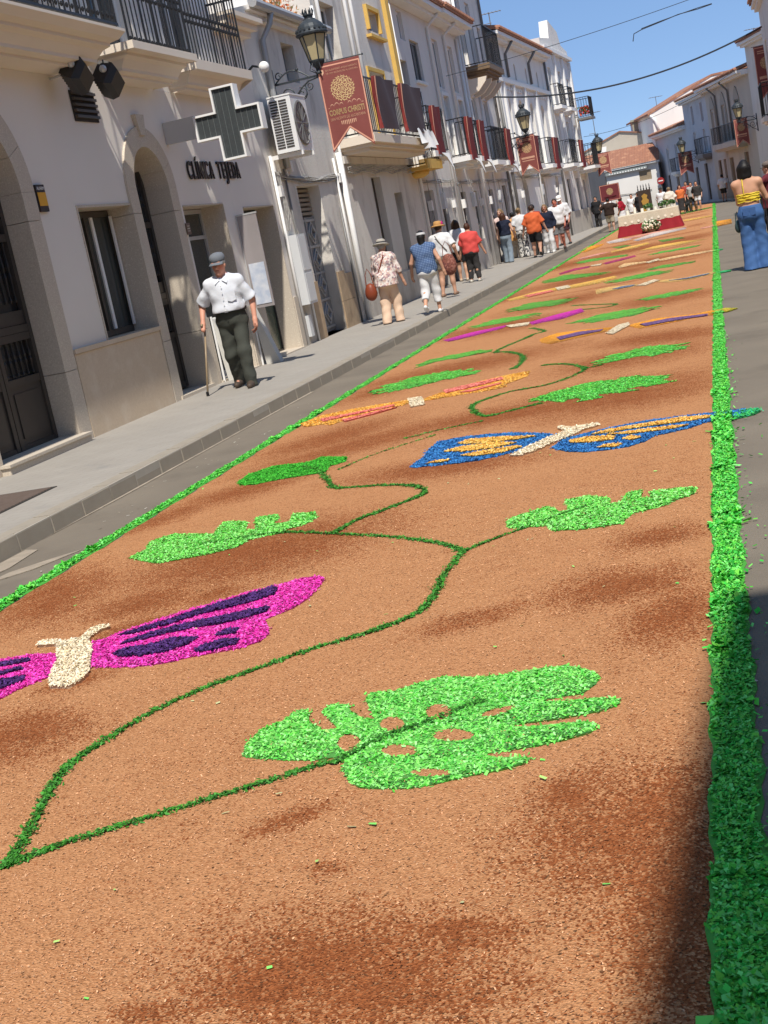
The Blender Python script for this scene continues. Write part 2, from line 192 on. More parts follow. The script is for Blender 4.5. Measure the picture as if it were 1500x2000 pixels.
BFLY={"pink":{"wings":[[[-3.13,5.517],[-3.07,5.538],[-3.013,5.635],[-2.907,5.742],[-2.799,5.852],[-2.658,5.953],[-2.507,6.073],[-2.382,6.125],[-2.278,6.207],[-2.174,6.205],[-2.127,6.123],[-2.119,6.017],[-2.116,5.802],[-2.146,5.666],[-2.194,5.594],[-2.242,5.524],[-2.183,5.402],[-2.145,5.291],[-2.153,5.198],[-2.224,5.143],[-2.338,5.118],[-2.439,5.089],[-2.534,5.043],[-2.642,5.031],[-2.798,5.068],[-2.933,5.117]],[[-3.248,5.386],[-3.406,5.419],[-3.565,5.401],[-3.697,5.359],[-3.824,5.267],[-3.813,5.109],[-3.66,4.893],[-3.405,4.718],[-3.295,4.731],[-3.223,4.808],[-3.187,4.91],[-3.112,5.034],[-3.144,5.164]]],"marks":[[[-3.007,5.552],[-2.891,5.646],[-2.763,5.764],[-2.632,5.885],[-2.482,6.003],[-2.396,6.09],[-2.348,6.042],[-2.335,5.945],[-2.399,5.873],[-2.533,5.792],[-2.653,5.743],[-2.781,5.626],[-2.925,5.552]],[[-2.923,5.399],[-2.868,5.482],[-2.755,5.564],[-2.631,5.627],[-2.485,5.664],[-2.367,5.712],[-2.286,5.726],[-2.272,5.648],[-2.358,5.583],[-2.46,5.532],[-2.591,5.525],[-2.721,5.484],[-2.821,5.433]],[[-2.895,5.26],[-2.866,5.315],[-2.75,5.327],[-2.634,5.395],[-2.51,5.354],[-2.524,5.271],[-2.6,5.2],[-2.718,5.175],[-2.837,5.202]],[[-2.421,5.35],[-2.409,5.429],[-2.329,5.418],[-2.328,5.352]],[[-2.448,5.153],[-2.437,5.227],[-2.353,5.279],[-2.268,5.251],[-2.262,5.186],[-2.344,5.136],[-2.421,5.129]],[[-3.685,5.275],[-3.526,5.334],[-3.363,5.34],[-3.343,5.292],[-3.486,5.264],[-3.623,5.194]],[[-3.485,4.947],[-3.369,5.062],[-3.244,5.077],[-3.221,5.014],[-3.29,4.923],[-3.405,4.855]],[[-3.479,5.123],[-3.432,5.17],[-3.35,5.224],[-3.318,5.19],[-3.405,5.123],[-3.433,5.064]]],"body":[[-3.315,5.515],[-3.432,5.539],[-3.456,5.595],[-3.391,5.609],[-3.297,5.554],[-3.216,5.586],[-3.236,5.692],[-3.215,5.758],[-3.155,5.755],[-3.123,5.708],[-3.154,5.672],[-3.17,5.606],[-3.15,5.523],[-3.1,5.456],[-2.949,5.137],[-2.894,5.001],[-2.885,4.912],[-2.91,4.849],[-3.017,4.878],[-3.05,4.93],[-3.109,5.063],[-3.168,5.233]]},"blue":{"wings":[[[-2.317,8.945],[-2.282,9.288],[-2.306,9.578],[-2.284,9.85],[-2.157,9.899],[-1.917,9.857],[-1.649,9.708],[-1.397,9.464],[-1.309,9.318],[-1.428,9.138],[-1.505,8.934],[-1.6,8.877],[-1.777,8.797],[-1.919,8.816],[-2.1,8.844],[-2.266,8.877]],[[-1.291,8.859],[-1.249,9.087],[-1.156,9.195],[-1.058,9.254],[-0.908,9.318],[-0.687,9.37],[-0.432,9.341],[-0.198,9.279],[-0.018,9.262],[0.011,9.137],[-0.055,9.052],[-0.231,8.974],[-0.373,8.824],[-0.515,8.765],[-0.594,8.742],[-0.65,8.576],[-0.755,8.494],[-0.896,8.479],[-1.026,8.512],[-1.168,8.641]]],"marks":[[[-2.081,9.596],[-2.005,9.7],[-1.782,9.601],[-1.46,9.392],[-1.6,9.363],[-1.844,9.413],[-2.053,9.546]],[[-2.144,9.339],[-2.029,9.416],[-1.745,9.365],[-1.583,9.239],[-1.749,9.16],[-1.991,9.208]],[[-1.963,9.057],[-1.829,9.106],[-1.564,9.109],[-1.518,9.03],[-1.643,8.934],[-1.856,8.954]],[[-2.201,8.947],[-2.112,8.993],[-2.018,8.969],[-2.04,8.901]],[[-1.045,9.106],[-0.933,9.198],[-0.68,9.22],[-0.43,9.242],[-0.231,9.143],[-0.247,9.063],[-0.508,9.074],[-0.758,9.099],[-0.925,9.081]],[[-0.937,9.018],[-0.753,9.003],[-0.538,8.979],[-0.375,8.914],[-0.47,8.86],[-0.747,8.901]],[[-1.188,8.995],[-1.073,9.038],[-0.863,8.915],[-0.871,8.791],[-1.019,8.804],[-1.163,8.915]],[[-0.961,8.593],[-0.876,8.644],[-0.792,8.579],[-0.835,8.514]],[[-0.812,8.771],[-0.759,8.832],[-0.681,8.726],[-0.734,8.666]]],"body":[[-1.567,8.77],[-1.48,9.001],[-1.369,9.227],[-1.248,9.41],[-1.328,9.572],[-1.33,9.673],[-1.225,9.536],[-1.03,9.548],[-1.014,9.455],[-1.119,9.351],[-1.189,9.175],[-1.308,9.001],[-1.415,8.766],[-1.492,8.715]],"tip":[[-0.102,9.095],[-0.019,9.214],[0.077,9.193],[0.089,9.084],[0.039,8.996],[-0.072,8.946]]},"orange":{"wings":[[[-4.157,12.227],[-4.049,12.563],[-3.793,12.688],[-3.408,12.695],[-3.153,12.691],[-3.105,12.405],[-3.295,12.23],[-3.553,12.037],[-3.726,11.779],[-3.798,11.92],[-4.023,11.95]],[[-2.984,12.563],[-2.866,12.824],[-2.612,13.159],[-2.328,13.375],[-2.049,13.427],[-2.01,13.018],[-2.179,12.695],[-2.162,12.483],[-2.359,12.403],[-2.666,12.434],[-2.94,12.428]]],"marks":[[[-3.966,12.282],[-3.696,12.334],[-3.257,12.46],[-3.23,12.345],[-3.601,12.215],[-3.871,12.065]],[[-3.655,11.961],[-3.347,12.191],[-3.175,12.24],[-3.314,12.059],[-3.586,11.819]],[[-2.855,12.931],[-2.599,13.083],[-2.308,13.246],[-2.263,13.049],[-2.521,12.821],[-2.778,12.697]],[[-2.634,12.589],[-2.379,12.711],[-2.24,12.801],[-2.255,12.698],[-2.493,12.484]]],"body":[[-3.184,12.759],[-3.029,12.701],[-2.869,12.093],[-3.001,12.078]]},"magenta":{"wings":[[[-4.023,18.842],[-3.698,19.322],[-3.176,19.528],[-3.2,19.077],[-3.579,18.648],[-3.858,18.463]],[[-2.823,19.294],[-2.48,19.841],[-2.145,20.169],[-2.051,19.494],[-2.294,18.964],[-2.72,18.842]]],"marks":[],"body":[[-3.174,19.36],[-2.817,19.242],[-2.783,18.823],[-3.039,18.908]]},"violet":{"wings":[[[-2.322,16.521],[-2.156,16.939],[-1.829,16.784],[-1.422,16.462],[-1.467,16.068],[-1.819,15.894],[-2.096,15.741],[-2.247,16.071]],[[-1.23,16.363],[-0.909,16.609],[-0.427,16.329],[-0.176,16.438],[0.016,16.165],[-0.213,15.923],[-0.631,15.838],[-1.051,15.753]]],"marks":[[[-2.09,16.348],[-1.844,16.537],[-1.526,16.354],[-1.551,16.194],[-1.84,16.112],[-2.013,15.987]],[[-1.073,16.181],[-0.714,16.284],[-0.283,16.044],[-0.282,15.868],[-0.669,15.933],[-0.986,15.878]]],"body":[[-1.448,15.817],[-1.354,16.559],[-1.24,16.655],[-1.201,16.317],[-1.352,15.582]],"tip":[[-0.212,16.354],[-0.069,16.432],[0.062,16.192],[-0.038,16.008],[-0.178,16.003]]},"yellow":{"wings":[[[-4.044,25.307],[-3.656,26.057],[-3.199,26.287],[-3.086,25.544],[-3.614,24.84],[-3.893,24.76]],[[-3.061,26.128],[-2.486,26.392],[-2.098,26.642],[-2.003,25.855],[-2.329,25.208],[-2.906,25.225]]],"marks":[[[-3.755,25.447],[-3.25,25.687],[-3.141,25.249],[-3.558,24.856]]],"body":[[-3.217,26.182],[-2.983,26.249],[-2.84,25.428],[-3.056,25.273]]},"slate":{"wings":[[[-2.214,23.609],[-1.992,23.754],[-1.471,23.189],[-1.473,22.735],[-1.839,22.742],[-2.113,22.552]],[[-1.142,22.867],[-1.046,23.082],[-0.674,22.671],[-0.194,22.881],[-0.169,22.46],[-0.538,22.043],[-0.917,22.281]]],"marks":[[[-1.883,22.994],[-1.737,23.19],[-1.517,23.061],[-1.53,22.831],[-1.764,22.801]],[[-0.928,22.635],[-0.645,22.5],[-0.269,22.608],[-0.318,22.382],[-0.642,22.29]]],"body":[[-1.473,22.735],[-1.218,23.456],[-1.097,23.067],[-1.306,22.49]],"tip":[[-0.169,22.672],[0.057,22.701],[0.064,22.318],[-0.145,22.328]]},"rose":{"wings":[[[-3.721,31.412],[-3.448,32.381],[-3.074,32.186],[-3.029,31.466],[-3.349,31.374],[-3.61,30.736]],[[-2.77,32.348],[-2.541,32.794],[-2.083,33.315],[-2.004,32.567],[-2.304,32.036],[-2.637,31.578]]],"marks":[],"body":[[-3.062,32.264],[-2.795,32.191],[-2.774,31.467],[-2.976,31.698]]},"amber":{"wings":[[[-2.225,29.741],[-2.135,30.481],[-1.651,29.78],[-1.625,29.232],[-1.959,29.258],[-2.148,29.082]],[[-1.372,29.549],[-1.145,29.737],[-0.185,29.404],[-0.186,28.877],[-0.795,28.876],[-1.313,28.844]]],"marks":[],"body":[[-1.625,29.232],[-1.382,29.794],[-1.326,29.197],[-1.538,28.78]],"tip":[[-0.185,29.404],[-0.025,29.213],[-0.027,28.865],[-0.186,28.819]]}}
BANDS=[["white",[[-2.679,43.244],[-2.161,46.053],[-1.122,45.62],[-1.036,44.196],[-1.66,43.404],[-2.454,41.778]]],["orange",[[-4.227,41.27],[-4.273,45.007],[-3.694,44.883],[-3.694,42.953],[-3.94,40.745]]],["orange",[[-0.164,45.894],[0.358,45.476],[0.335,41.851],[-0.147,41.594]]],["yellow",[[-2.073,35.319],[-1.751,36.224],[-1.016,36.069],[-0.332,34.706],[-0.901,34.296],[-1.682,34.57]]],["yellow",[[-2.993,38.015],[-2.72,38.511],[-2.063,39.451],[-1.925,38.321],[-2.297,37.208],[-2.894,37.235]]],["white",[[-3.73,46.053],[-3.304,46.788],[-2.739,44.309],[-3.051,43.672],[-3.482,44.097]]],["rose",[[-3.194,45.906],[-2.205,47.103],[-1.083,46.214],[-1.067,45.35],[-2.155,45.907],[-2.937,44.253]]],["rose",[[-0.593,42.809],[-0.121,42.945],[-0.123,41.959],[-0.538,41.84]]],["olive",[[-1.828,66.596],[-0.284,66.433],[-0.247,64.125],[-1.594,62.639]]],["yellow",[[-1.347,54.072],[-0.272,53.196],[-0.242,51.703],[-1.25,52.155]]],["rose",[[-3.861,37.459],[-3.324,38.338],[-2.936,37.826],[-3.244,37.333],[-3.677,36.425]]],["olive",[[-1.751,39.431],[-1.075,38.772],[-0.967,37.688],[-1.562,37.815]]],["olive",[[-3.126,40.505],[-2.755,40.495],[-2.51,39.433],[-2.834,38.904]]]]
VINES=[{"p":[[-2.288,3.23],[-2.323,3.387],[-2.377,3.588],[-2.445,3.823],[-2.463,3.995],[-2.429,4.177],[-2.34,4.452],[-2.206,4.658],[-2.044,4.825],[-1.873,4.992],[-1.684,5.122],[-1.571,5.217],[-1.468,5.368],[-1.45,5.62],[-1.467,5.952],[-1.447,6.322]],"w":0.045},{"p":[[-2.335,3.205],[-2.283,3.236],[-2.168,3.348],[-1.993,3.456],[-1.783,3.58],[-1.583,3.702],[-1.437,3.798]],"w":0.045},{"p":[[-1.417,3.773],[-1.377,3.828],[-1.332,3.905],[-1.274,3.977],[-1.217,4.014],[-1.128,4.086],[-1.047,4.162],[-0.988,4.209]],"w":0.045},{"p":[[-1.447,6.322],[-1.614,6.559],[-1.931,6.842],[-2.374,7.143],[-2.729,7.359],[-3.001,7.377],[-3.267,7.366]],"w":0.04},{"p":[[-2.374,7.143],[-2.296,7.437],[-2.105,7.715],[-1.995,7.965],[-2.165,8.275],[-2.491,8.45],[-2.763,8.574],[-2.918,8.916],[-3.145,9.416],[-3.346,9.665]],"w":0.05},{"p":[[-1.447,6.322],[-1.329,6.489],[-1.166,6.663],[-1.023,6.824],[-0.847,6.986]],"w":0.03},{"p":[[-2.943,9.278],[-2.743,9.759],[-2.385,10.209]],"w":0.03},{"p":[[-1.63,11.046],[-1.749,10.956],[-1.892,10.861],[-2.064,10.793],[-2.229,11.169],[-2.318,11.572],[-2.234,11.829],[-2.044,12.081],[-1.681,12.162],[-1.446,12.688],[-1.479,13.044],[-1.715,13.55],[-1.959,13.729]],"w":0.06},{"p":[[-2.052,10.567],[-2.389,10.436],[-2.66,10.256]],"w":0.05},{"p":[[-2.283,13.835],[-2.251,14.321],[-2.35,15.035],[-2.604,15.669],[-2.792,15.915],[-2.719,16.447],[-2.565,17.034],[-2.507,17.358],[-2.385,17.527],[-2.677,18.344]],"w":0.07},{"p":[[-2.369,21.022],[-1.984,20.452],[-1.619,19.861],[-1.735,19.606],[-2.124,19.944]],"w":0.07},{"p":[[-1.468,12.923],[-1.318,12.917],[-1.266,13.006]],"w":0.05}]
PATCH=[[-1.013,2.56,9.448,3.822,19.762],[-0.411,3.216,15.253,-0.114,9.057],[-0.297,2.817,41.618,1.431,4.619],[-1.229,2.548,41.167,18.133,67.896],[-2.872,4.351,15.73,6.524,19.955],[-0.607,5.393,15.241,-2.436,20.565],[-0.361,4.904,34.977,-3.807,14.348],[-0.465,6.146,30.103,0.635,31.962],[-1.205,5.166,41.016,-29.774,78.009],[-1.438,3.407,202.604,-142.304,246.615],[-3.888,6.534,9.061,2.447,4.66],[-2.773,6.925,2.761,-0.635,2.938],[-3.141,6.147,17.225,0.54,13.456],[-2.721,6.112,53.032,-19.218,60.924],[-2.968,5.635,24.985,-7.667,30.498],[-1.012,10.834,1.423,-0.108,1.99],[-1.854,10.727,0.772,0.116,5.936],[-2.064,8.779,3.223,1.162,9.885],[-3.067,10.376,4.186,-3.557,6.127],[-3.586,9.021,9.055,-4.822,8.811],[-3.97,8.461,24.442,-9.07,11.086],[-0.969,13.128,2.743,-0.044,2.822],[-3.026,14.84,1.369,-0.568,1.945],[-0.721,14.451,3.003,1.129,3.986],[-3.253,19.384,1.145,0.193,1.829],[-3.677,14.004,6.64,-2.145,3.229],[-3.498,10.937,6.198,-2.04,3.127],[-2.649,22.286,1.904,-0.386,1.269],[-0.879,19.261,2.444,0.533,2.014],[-4.404,25.672,2.999,-0.541,0.774],[-2.673,27.339,0.577,-0.171,1.191],[-1.434,29.384,0.697,0.13,0.671],[-3.99,34.836,1.659,-0.058,0.431],[-1.048,36.854,1.697,-0.294,0.593],[-2.376,36.475,0.724,-0.3,0.582],[-2.922,4.939,75.954,-34.852,119.02],[-0.604,3.417,78.828,-6.417,50.211],[-0.801,2.724,44.731,27.306,216.433],[-1.466,2.441,161.18,103.276,657.973],[-1.235,3.092,306.971,320.332,1930.99]]
# ================================================================ GROUND, ROAD, PAVEMENTS
def struct(name, mb, mt, **k): return tag(mb.build(name, mt, **k), kind='structure')
ASPH = mat('asphalt', (.165, .138, .108), .92, c2=(.235, .20, .155), nscale=1.1, namt=.7, bump=.5, bscale=160, c3=(.115, .097, .077), c3scale=.7, c3th=(.52, .78))
g = MB(); g.add([(-900, -300, -.05), (900, -300, -.05), (900, 1500, -.05), (-900, 1500, -.05)], [(0, 1, 2, 3)])
struct('ground', g, mat('ground_earth', (.2, .18, .15), .95, c2=(.12, .11, .08), nscale=.3))
g = MB(); g.add([(-9.5, -20, 0), (3.5, -20, 0), (3.5, 130, 0), (-14, 130, 0)], [(0, 1, 2, 3)]); struct('road', g, ASPH)
PAVE = mat('pavement_concrete', (.35, .322, .285), .85, c2=(.275, .25, .22), nscale=2.2, namt=.6, bump=.35, bscale=120, c3=(.24, .23, .215), c3scale=2.6, c3th=(.58, .8))
# pavement relief: small pavers as real joints in the bump, colour from the pavers
def paver(M, sc):
    t = M.node_tree; N = t.nodes; L = t.links; b = N['Principled BSDF']
    tc = N.new('ShaderNodeTexCoord'); br = N.new('ShaderNodeTexBrick'); br.inputs['Scale'].default_value = sc; br.inputs['Mortar Size'].default_value = .012
    br.inputs['Color1'].default_value = (1, 1, 1, 1); br.inputs['Color2'].default_value = (.9, .9, .9, 1); br.inputs['Mortar'].default_value = (.55, .55, .55, 1)
    L.new(tc.outputs['Object'], br.inputs[0]); src = b.inputs['Base Color'].links[0].from_socket
    x = N.new('ShaderNodeMix'); x.data_type = 'RGBA'; x.blend_type = 'MULTIPLY'; x.inputs[0].default_value = .28; L.new(src, x.inputs[6]); L.new(br.outputs[0], x.inputs[7]); L.new(x.outputs[2], b.inputs['Base Color'])
paver(PAVE, 2.2)
g = MB(); g.box(-7.4, -5.053, -10, 60, -.02, .13); g.box(-7.4, -5.053, 60.002, 82, -.02, .128); struct('pavement', g, PAVE)
g = MB(); g.box(1.45, 3.4, -10, 64, -.02, .12); struct('pavement', g, PAVE)
KST = mat('kerb_stone', (.29, .25, .20), .85, c2=(.37, .335, .28), nscale=4, namt=.6, bump=.3, bscale=90, c3=(.1, .095, .085), c3scale=1.6)
kb = MB(); kb.box(-5.05, -4.9, 44.0, 82, -.02, .134); kerb = struct('kerb', kb, KST)
OFF[kerb.name] = Vector((0, 0, 0))
ks = MB(); ks.v = []
prof = [(-5.05, -.02), (-5.05, .134), (-4.925, .134), (-4.905, .118), (-4.897, -.02)]
vs = [(x, y, z) for y in (.009, .491) for x, z in prof]; n = len(prof)
ks.add(vs, [tuple(range(n)), tuple(range(n, 2*n))[::-1]] + [(i, (i+1) % n, (i+1) % n + n, i + n) for i in range(n)])
k0 = ks.build('kerb_stone', KST, kerb, world=False); k0.location = (0, -2, 0)
for i in range(1, 92):
    k = k0.copy(); COL.objects.link(k); k.location = (RNG.normal(0, .0025), -2 + .5 * i, RNG.normal(0, .0018))
mo = MB(); mo.box(-5.045, -4.906, -2, 44, -.02, .126); mo.build('mortar', mat('pale_mortar', (.46, .42, .36), .9, c2=(.34, .31, .27), nscale=9), kerb, world=False)
ms = MB()
for P_ in ([(-4.89, 6.5), (-4.78, 6.95), (-4.70, 7.5), (-4.74, 7.95), (-4.86, 8.0), (-4.89, 7.3)], [(-4.66, 7.1), (-4.45, 7.35), (-4.30, 7.75), (-4.42, 7.62), (-4.62, 7.35)], [(-4.89, 8.3), (-4.86, 9.6), (-4.87, 12.5), (-4.85, 15), (-4.893, 15), (-4.893, 10)]): ms.plate(P_, [], lambda a, b, d: (a, b, d), .0015, .006, back=False)
tag(ms.build('gutter_dust', mat('dry_gutter_dust', (.40, .335, .26), .95, c2=(.25, .21, .165), nscale=7, namt=.9, bump=.5, bscale=70), recalc=False), kind='stuff')
# ================================================================ SAWDUST CARPET
XL, XR, Y0, Y1 = -4.14, -.215, -2.5, 74.0
def sawdust():
    M = bpy.data.materials.new('sawdust'); M.use_nodes = True; t = M.node_tree; N = t.nodes; L = t.links; b = N['Principled BSDF']
    b.inputs['Roughness'].default_value = .95; b.inputs['Specular IOR Level'].default_value = .12
    tc = N.new('ShaderNodeTexCoord'); P = tc.outputs['Object']
    def noise_(sc, det=4, rough=.5, stretch=None):
        n = N.new('ShaderNodeTexNoise'); n.inputs['Scale'].default_value = sc; n.inputs['Detail'].default_value = det; n.inputs['Roughness'].default_value = rough; L.new(P, n.inputs[0]); return n.outputs[0]
    def math_(op, a, bb):
        n = N.new('ShaderNodeMath'); n.operation = op
        for i, v in enumerate((a, bb)):
            if isinstance(v, (int, float)): n.inputs[i].default_value = v
            else: L.new(v, n.inputs[i])
        return n.outputs[0]
    def mix(f, a, bb, mode='MIX'):
        n = N.new('ShaderNodeMix'); n.data_type = 'RGBA'; n.blend_type = mode
        if isinstance(f, float): n.inputs[0].default_value = f
        else: L.new(f, n.inputs[0])
        for i, v in ((6, a), (7, bb)):
            if isinstance(v, tuple): n.inputs[i].default_value = (*v, 1)
            else: L.new(v, n.inputs[i])
        return n.outputs[2]
    a = N.new('ShaderNodeAttribute'); a.attribute_name = 'Col'; sep = N.new('ShaderNodeSeparateColor'); L.new(a.outputs['Color'], sep.inputs[0])
    d = math_('ADD', sep.outputs[0], math_('MULTIPLY', math_('SUBTRACT', noise_(7, 7, .72), .5), 1.0))
    d = math_('ADD', d, math_('MULTIPLY', math_('SUBTRACT', noise_(.9, 6, .62), .51), .65))
    v = N.new('ShaderNodeTexVoronoi'); v.inputs['Scale'].default_value = 150; L.new(P, v.inputs[0])
    sc = N.new('ShaderNodeSeparateColor'); L.new(v.outputs['Color'], sc.inputs[0])
    dd = math_('SUBTRACT', d, math_('MULTIPLY', sc.outputs[1], 1.0)); mr = N.new('ShaderNodeMapRange'); mr.inputs[1].default_value = -.14; mr.inputs[2].default_value = .14; L.new(dd, mr.inputs[0])
    light = mix(sc.outputs[0], (.62, .315, .15), (.36, .155, .062)); light = mix(.35, light, mix(noise_(1.3, 5, .6), (.55, .265, .12), (.45, .20, .088)))
    dark = mix(sc.outputs[2], (.36, .118, .04), (.17, .046, .014))
    c = mix(mr.outputs[0], light, dark)
    gr = N.new('ShaderNodeMapRange'); gr.inputs[1].default_value = .93; gr.inputs[2].default_value = 1.0; L.new(sc.outputs[2], gr.inputs[0])
    c = mix(gr.outputs[0], c, (.10, .045, .02))
    L.new(c, b.inputs['Base Color'])
    bp = N.new('ShaderNodeBump'); bp.inputs['Strength'].default_value = .85; bp.inputs['Distance'].default_value = .006
    h = math_('ADD', v.outputs['Distance'], math_('MULTIPLY', noise_(260, 2), .8)); L.new(h, bp.inputs['Height']); L.new(bp.outputs[0], b.inputs['Normal'])
    return M
SAW = sawdust()
def build_carpet():
    xs = np.linspace(XL, XR, 90); ys = [Y0]
    while ys[-1] < Y1: ys.append(ys[-1] + max(.035, .006 * max(ys[-1], 0)))
    ys = np.array(ys); X, Y = np.meshgrid(xs, ys); X = X.copy()
    X[:, 0] += .012 * np.sin(ys * 9) + .008 * np.sin(ys * 23); X[:, -1] += .008 * np.sin(ys * 7.3 + 1) + .006 * np.sin(ys * 19)
    Z = .010 + .0022 * np.sin(X * 9.1 + 1.3 * np.sin(Y * 5)) * np.sin(Y * 7.7) + .0015 * np.sin(X * 31 + Y * 17) * np.sin(Y * 29 - X * 13)
    Z[:, 0] = .0; Z[:, -1] = .0; Z[0] = 0
    D = np.zeros_like(X)
    for cx, cy, a, b_, c_ in PATCH:
        q = a * (X-cx)**2 + 2*b_*(X-cx)*(Y-cy) + c_*(Y-cy)**2
        D = np.maximum(D, .90 * np.exp(-(q * .60) ** 1.3))
    # brushed dark bands further on, running across the carpet
    for yy, x0, x1, wd, am in [(24.2, -3.6, -1.2, .18, .6), (27.5, -2.6, -.3, .25, .6), (29.6, -4, -2.2, .2, .5), (32.0, -3.9, -2.4, .3, .55), (33.6, -2.2, -.3, .25, .7), (36.5, -4, -1.5, .35, .7), (38.4, -3, -.3, .3, .7), (41, -3.8, -.4, .4, .8), (43.2, -3.6, -1, .3, .6), (46, -1.2, -.3, 1., .6), (52, -1.4, -.3, .6, .7), (56, -3, -.3, .7, .7), (61, -3, -.3, .9, .7)]:
        ex = np.clip((X - x0) / .3, 0, 1) * np.clip((x1 - X) / .3, 0, 1)
        D = np.maximum(D, am * ex * np.exp(-((Y - yy + .1*np.sin(X*2)) / wd) ** 2))
    nx, ny = len(xs), len(ys); I = np.arange(nx * ny).reshape(ny, nx)
    Fq = np.stack([I[:-1, :-1], I[:-1, 1:], I[1:, 1:], I[1:, :-1]], -1).reshape(-1, 4)
    V = np.stack([X, Y, Z], -1).reshape(-1, 3); c = np.repeat(D.reshape(-1, 1), 3, 1)
    o = npmesh('sawdust_carpet', V, Fq, SAW, colors=c, smooth=True)
    tag(o, 'long light brown sawdust carpet with darker brown drifts laid down the street', 'sawdust carpet')
build_carpet()
# ---------------------------------------------------------------- dyed wood chips
def in_poly(P, poly):
    x, y = P[:, 0], P[:, 1]; r = np.zeros(len(P), bool); q = np.asarray(poly); j = len(q) - 1
    for i in range(len(q)):
        xi, yi = q[i]; xj, yj = q[j]; dy = yj - yi if abs(yj - yi) > 1e-9 else 1e-9
        r ^= ((yi > y) != (yj > y)) & (x < (xj - xi) * (y - yi) / dy + xi); j = i
    return r
def chips_at(P, size, cols, z0=.012, zr=.005, tilt=.36):
    if len(P) and P[:, 1].mean() > 6: f_ = max(.25, 1 - (P[:, 1].mean() - 6) * .07); tilt *= f_; zr *= f_
    """little irregular flakes (one quad each) scattered at points P"""
    n = len(P); a = RNG.uniform(0, 2*PI, n); ln = size * RNG.uniform(.7, 1.7, n); wd = size * RNG.uniform(.35, .8, n)
    ca, sa = np.cos(a), np.sin(a); tx, ty = RNG.normal(0, tilt, n), RNG.normal(0, tilt, n)
    V = np.zeros((n, 4, 3)); zb = z0 + RNG.uniform(0, zr, n)
    for k, (u, v) in enumerate([(-1, -1), (1, -1), (1, 1), (-1, 1)]):
        uu = u * ln * .5 * RNG.uniform(.7, 1.1, n); vv = v * wd * .5 * RNG.uniform(.6, 1.2, n)
        V[:, k, 0] = P[:, 0] + uu*ca - vv*sa; V[:, k, 1] = P[:, 1] + uu*sa + vv*ca; V[:, k, 2] = np.maximum(zb + uu*tx + vv*ty, .004)
    cc = np.asarray(cols)[RNG.integers(0, len(cols), n)] * RNG.uniform(.7, 1.25, (n, 1))
    return V.reshape(-1, 3), np.arange(n*4).reshape(-1, 4), np.repeat(cc, 4, 0)
def chips_in(poly, holes, cols, cover=2.3, spill=.012, cap=14000, z0=.012):
    q = np.asarray(poly); lo, hi = q.min(0), q.max(0); ym = max(q[:, 1].mean(), 2); size = .0095 + .00055 * ym
    area = .5 * abs(np.dot(q[:, 0], np.roll(q[:, 1], 1)) - np.dot(q[:, 1], np.roll(q[:, 0], 1)))
    n = int(min(cap, cover * area / (size * size * .55))); P = []; got = 0
    for _ in range(30):
        c = RNG.uniform(lo, hi, (max(n, 200) * 2, 2)); k = in_poly(c, q)
        for h in holes: k &= ~in_poly(c, h)
        P.append(c[k]); got += k.sum()
        if got >= n: break
    P = np.concatenate(P)[:n]; P = P + RNG.normal(0, spill, P.shape) * (RNG.random((len(P), 1)) < .25)
    return chips_at(P, size, cols, z0)
GREEN = [lin((.09, .52, .045)), lin((.17, .67, .10)), lin((.04, .32, .02)), lin((.07, .56, .07)), lin((.20, .72, .17)), (.03, .40, .04), (.16, .56, .06)]
PALE = [(.15, .60, .08), (.27, .74, .15), (.07, .43, .03), (.20, .66, .11), (.32, .78, .24), (.08, .46, .06)]
DGREEN = [(.03, .17, .012), (.05, .25, .02), (.015, .09, .008), (.08, .30, .05)]
MAG = [(.72, .03, .36), (.80, .05, .46), (.55, .015, .25), (.85, .12, .52)]
PUR = [(.065, .022, .13), (.09, .03, .18), (.05, .02, .09)]
CRM = [(.80, .68, .47), (.86, .76, .58), (.70, .56, .36)]
BLU = [(.03, .17, .47), (.05, .25, .58), (.02, .10, .30)]
GOLD = [(.83, .47, .09), (.88, .60, .18), (.70, .35, .05)]
ORG = [(.85, .34, .035), (.88, .44, .06), (.70, .24, .02)]
ROSE = [(.78, .18, .16), (.82, .27, .2)]
VIO = [(.16, .09, .22), (.22, .13, .30)]
SLATE = [(.14, .2, .32), (.2, .26, .4)]
CHIP = mat('dyed_wood_chips', (1, 1, 1), .75, attr=True, spec=.25)
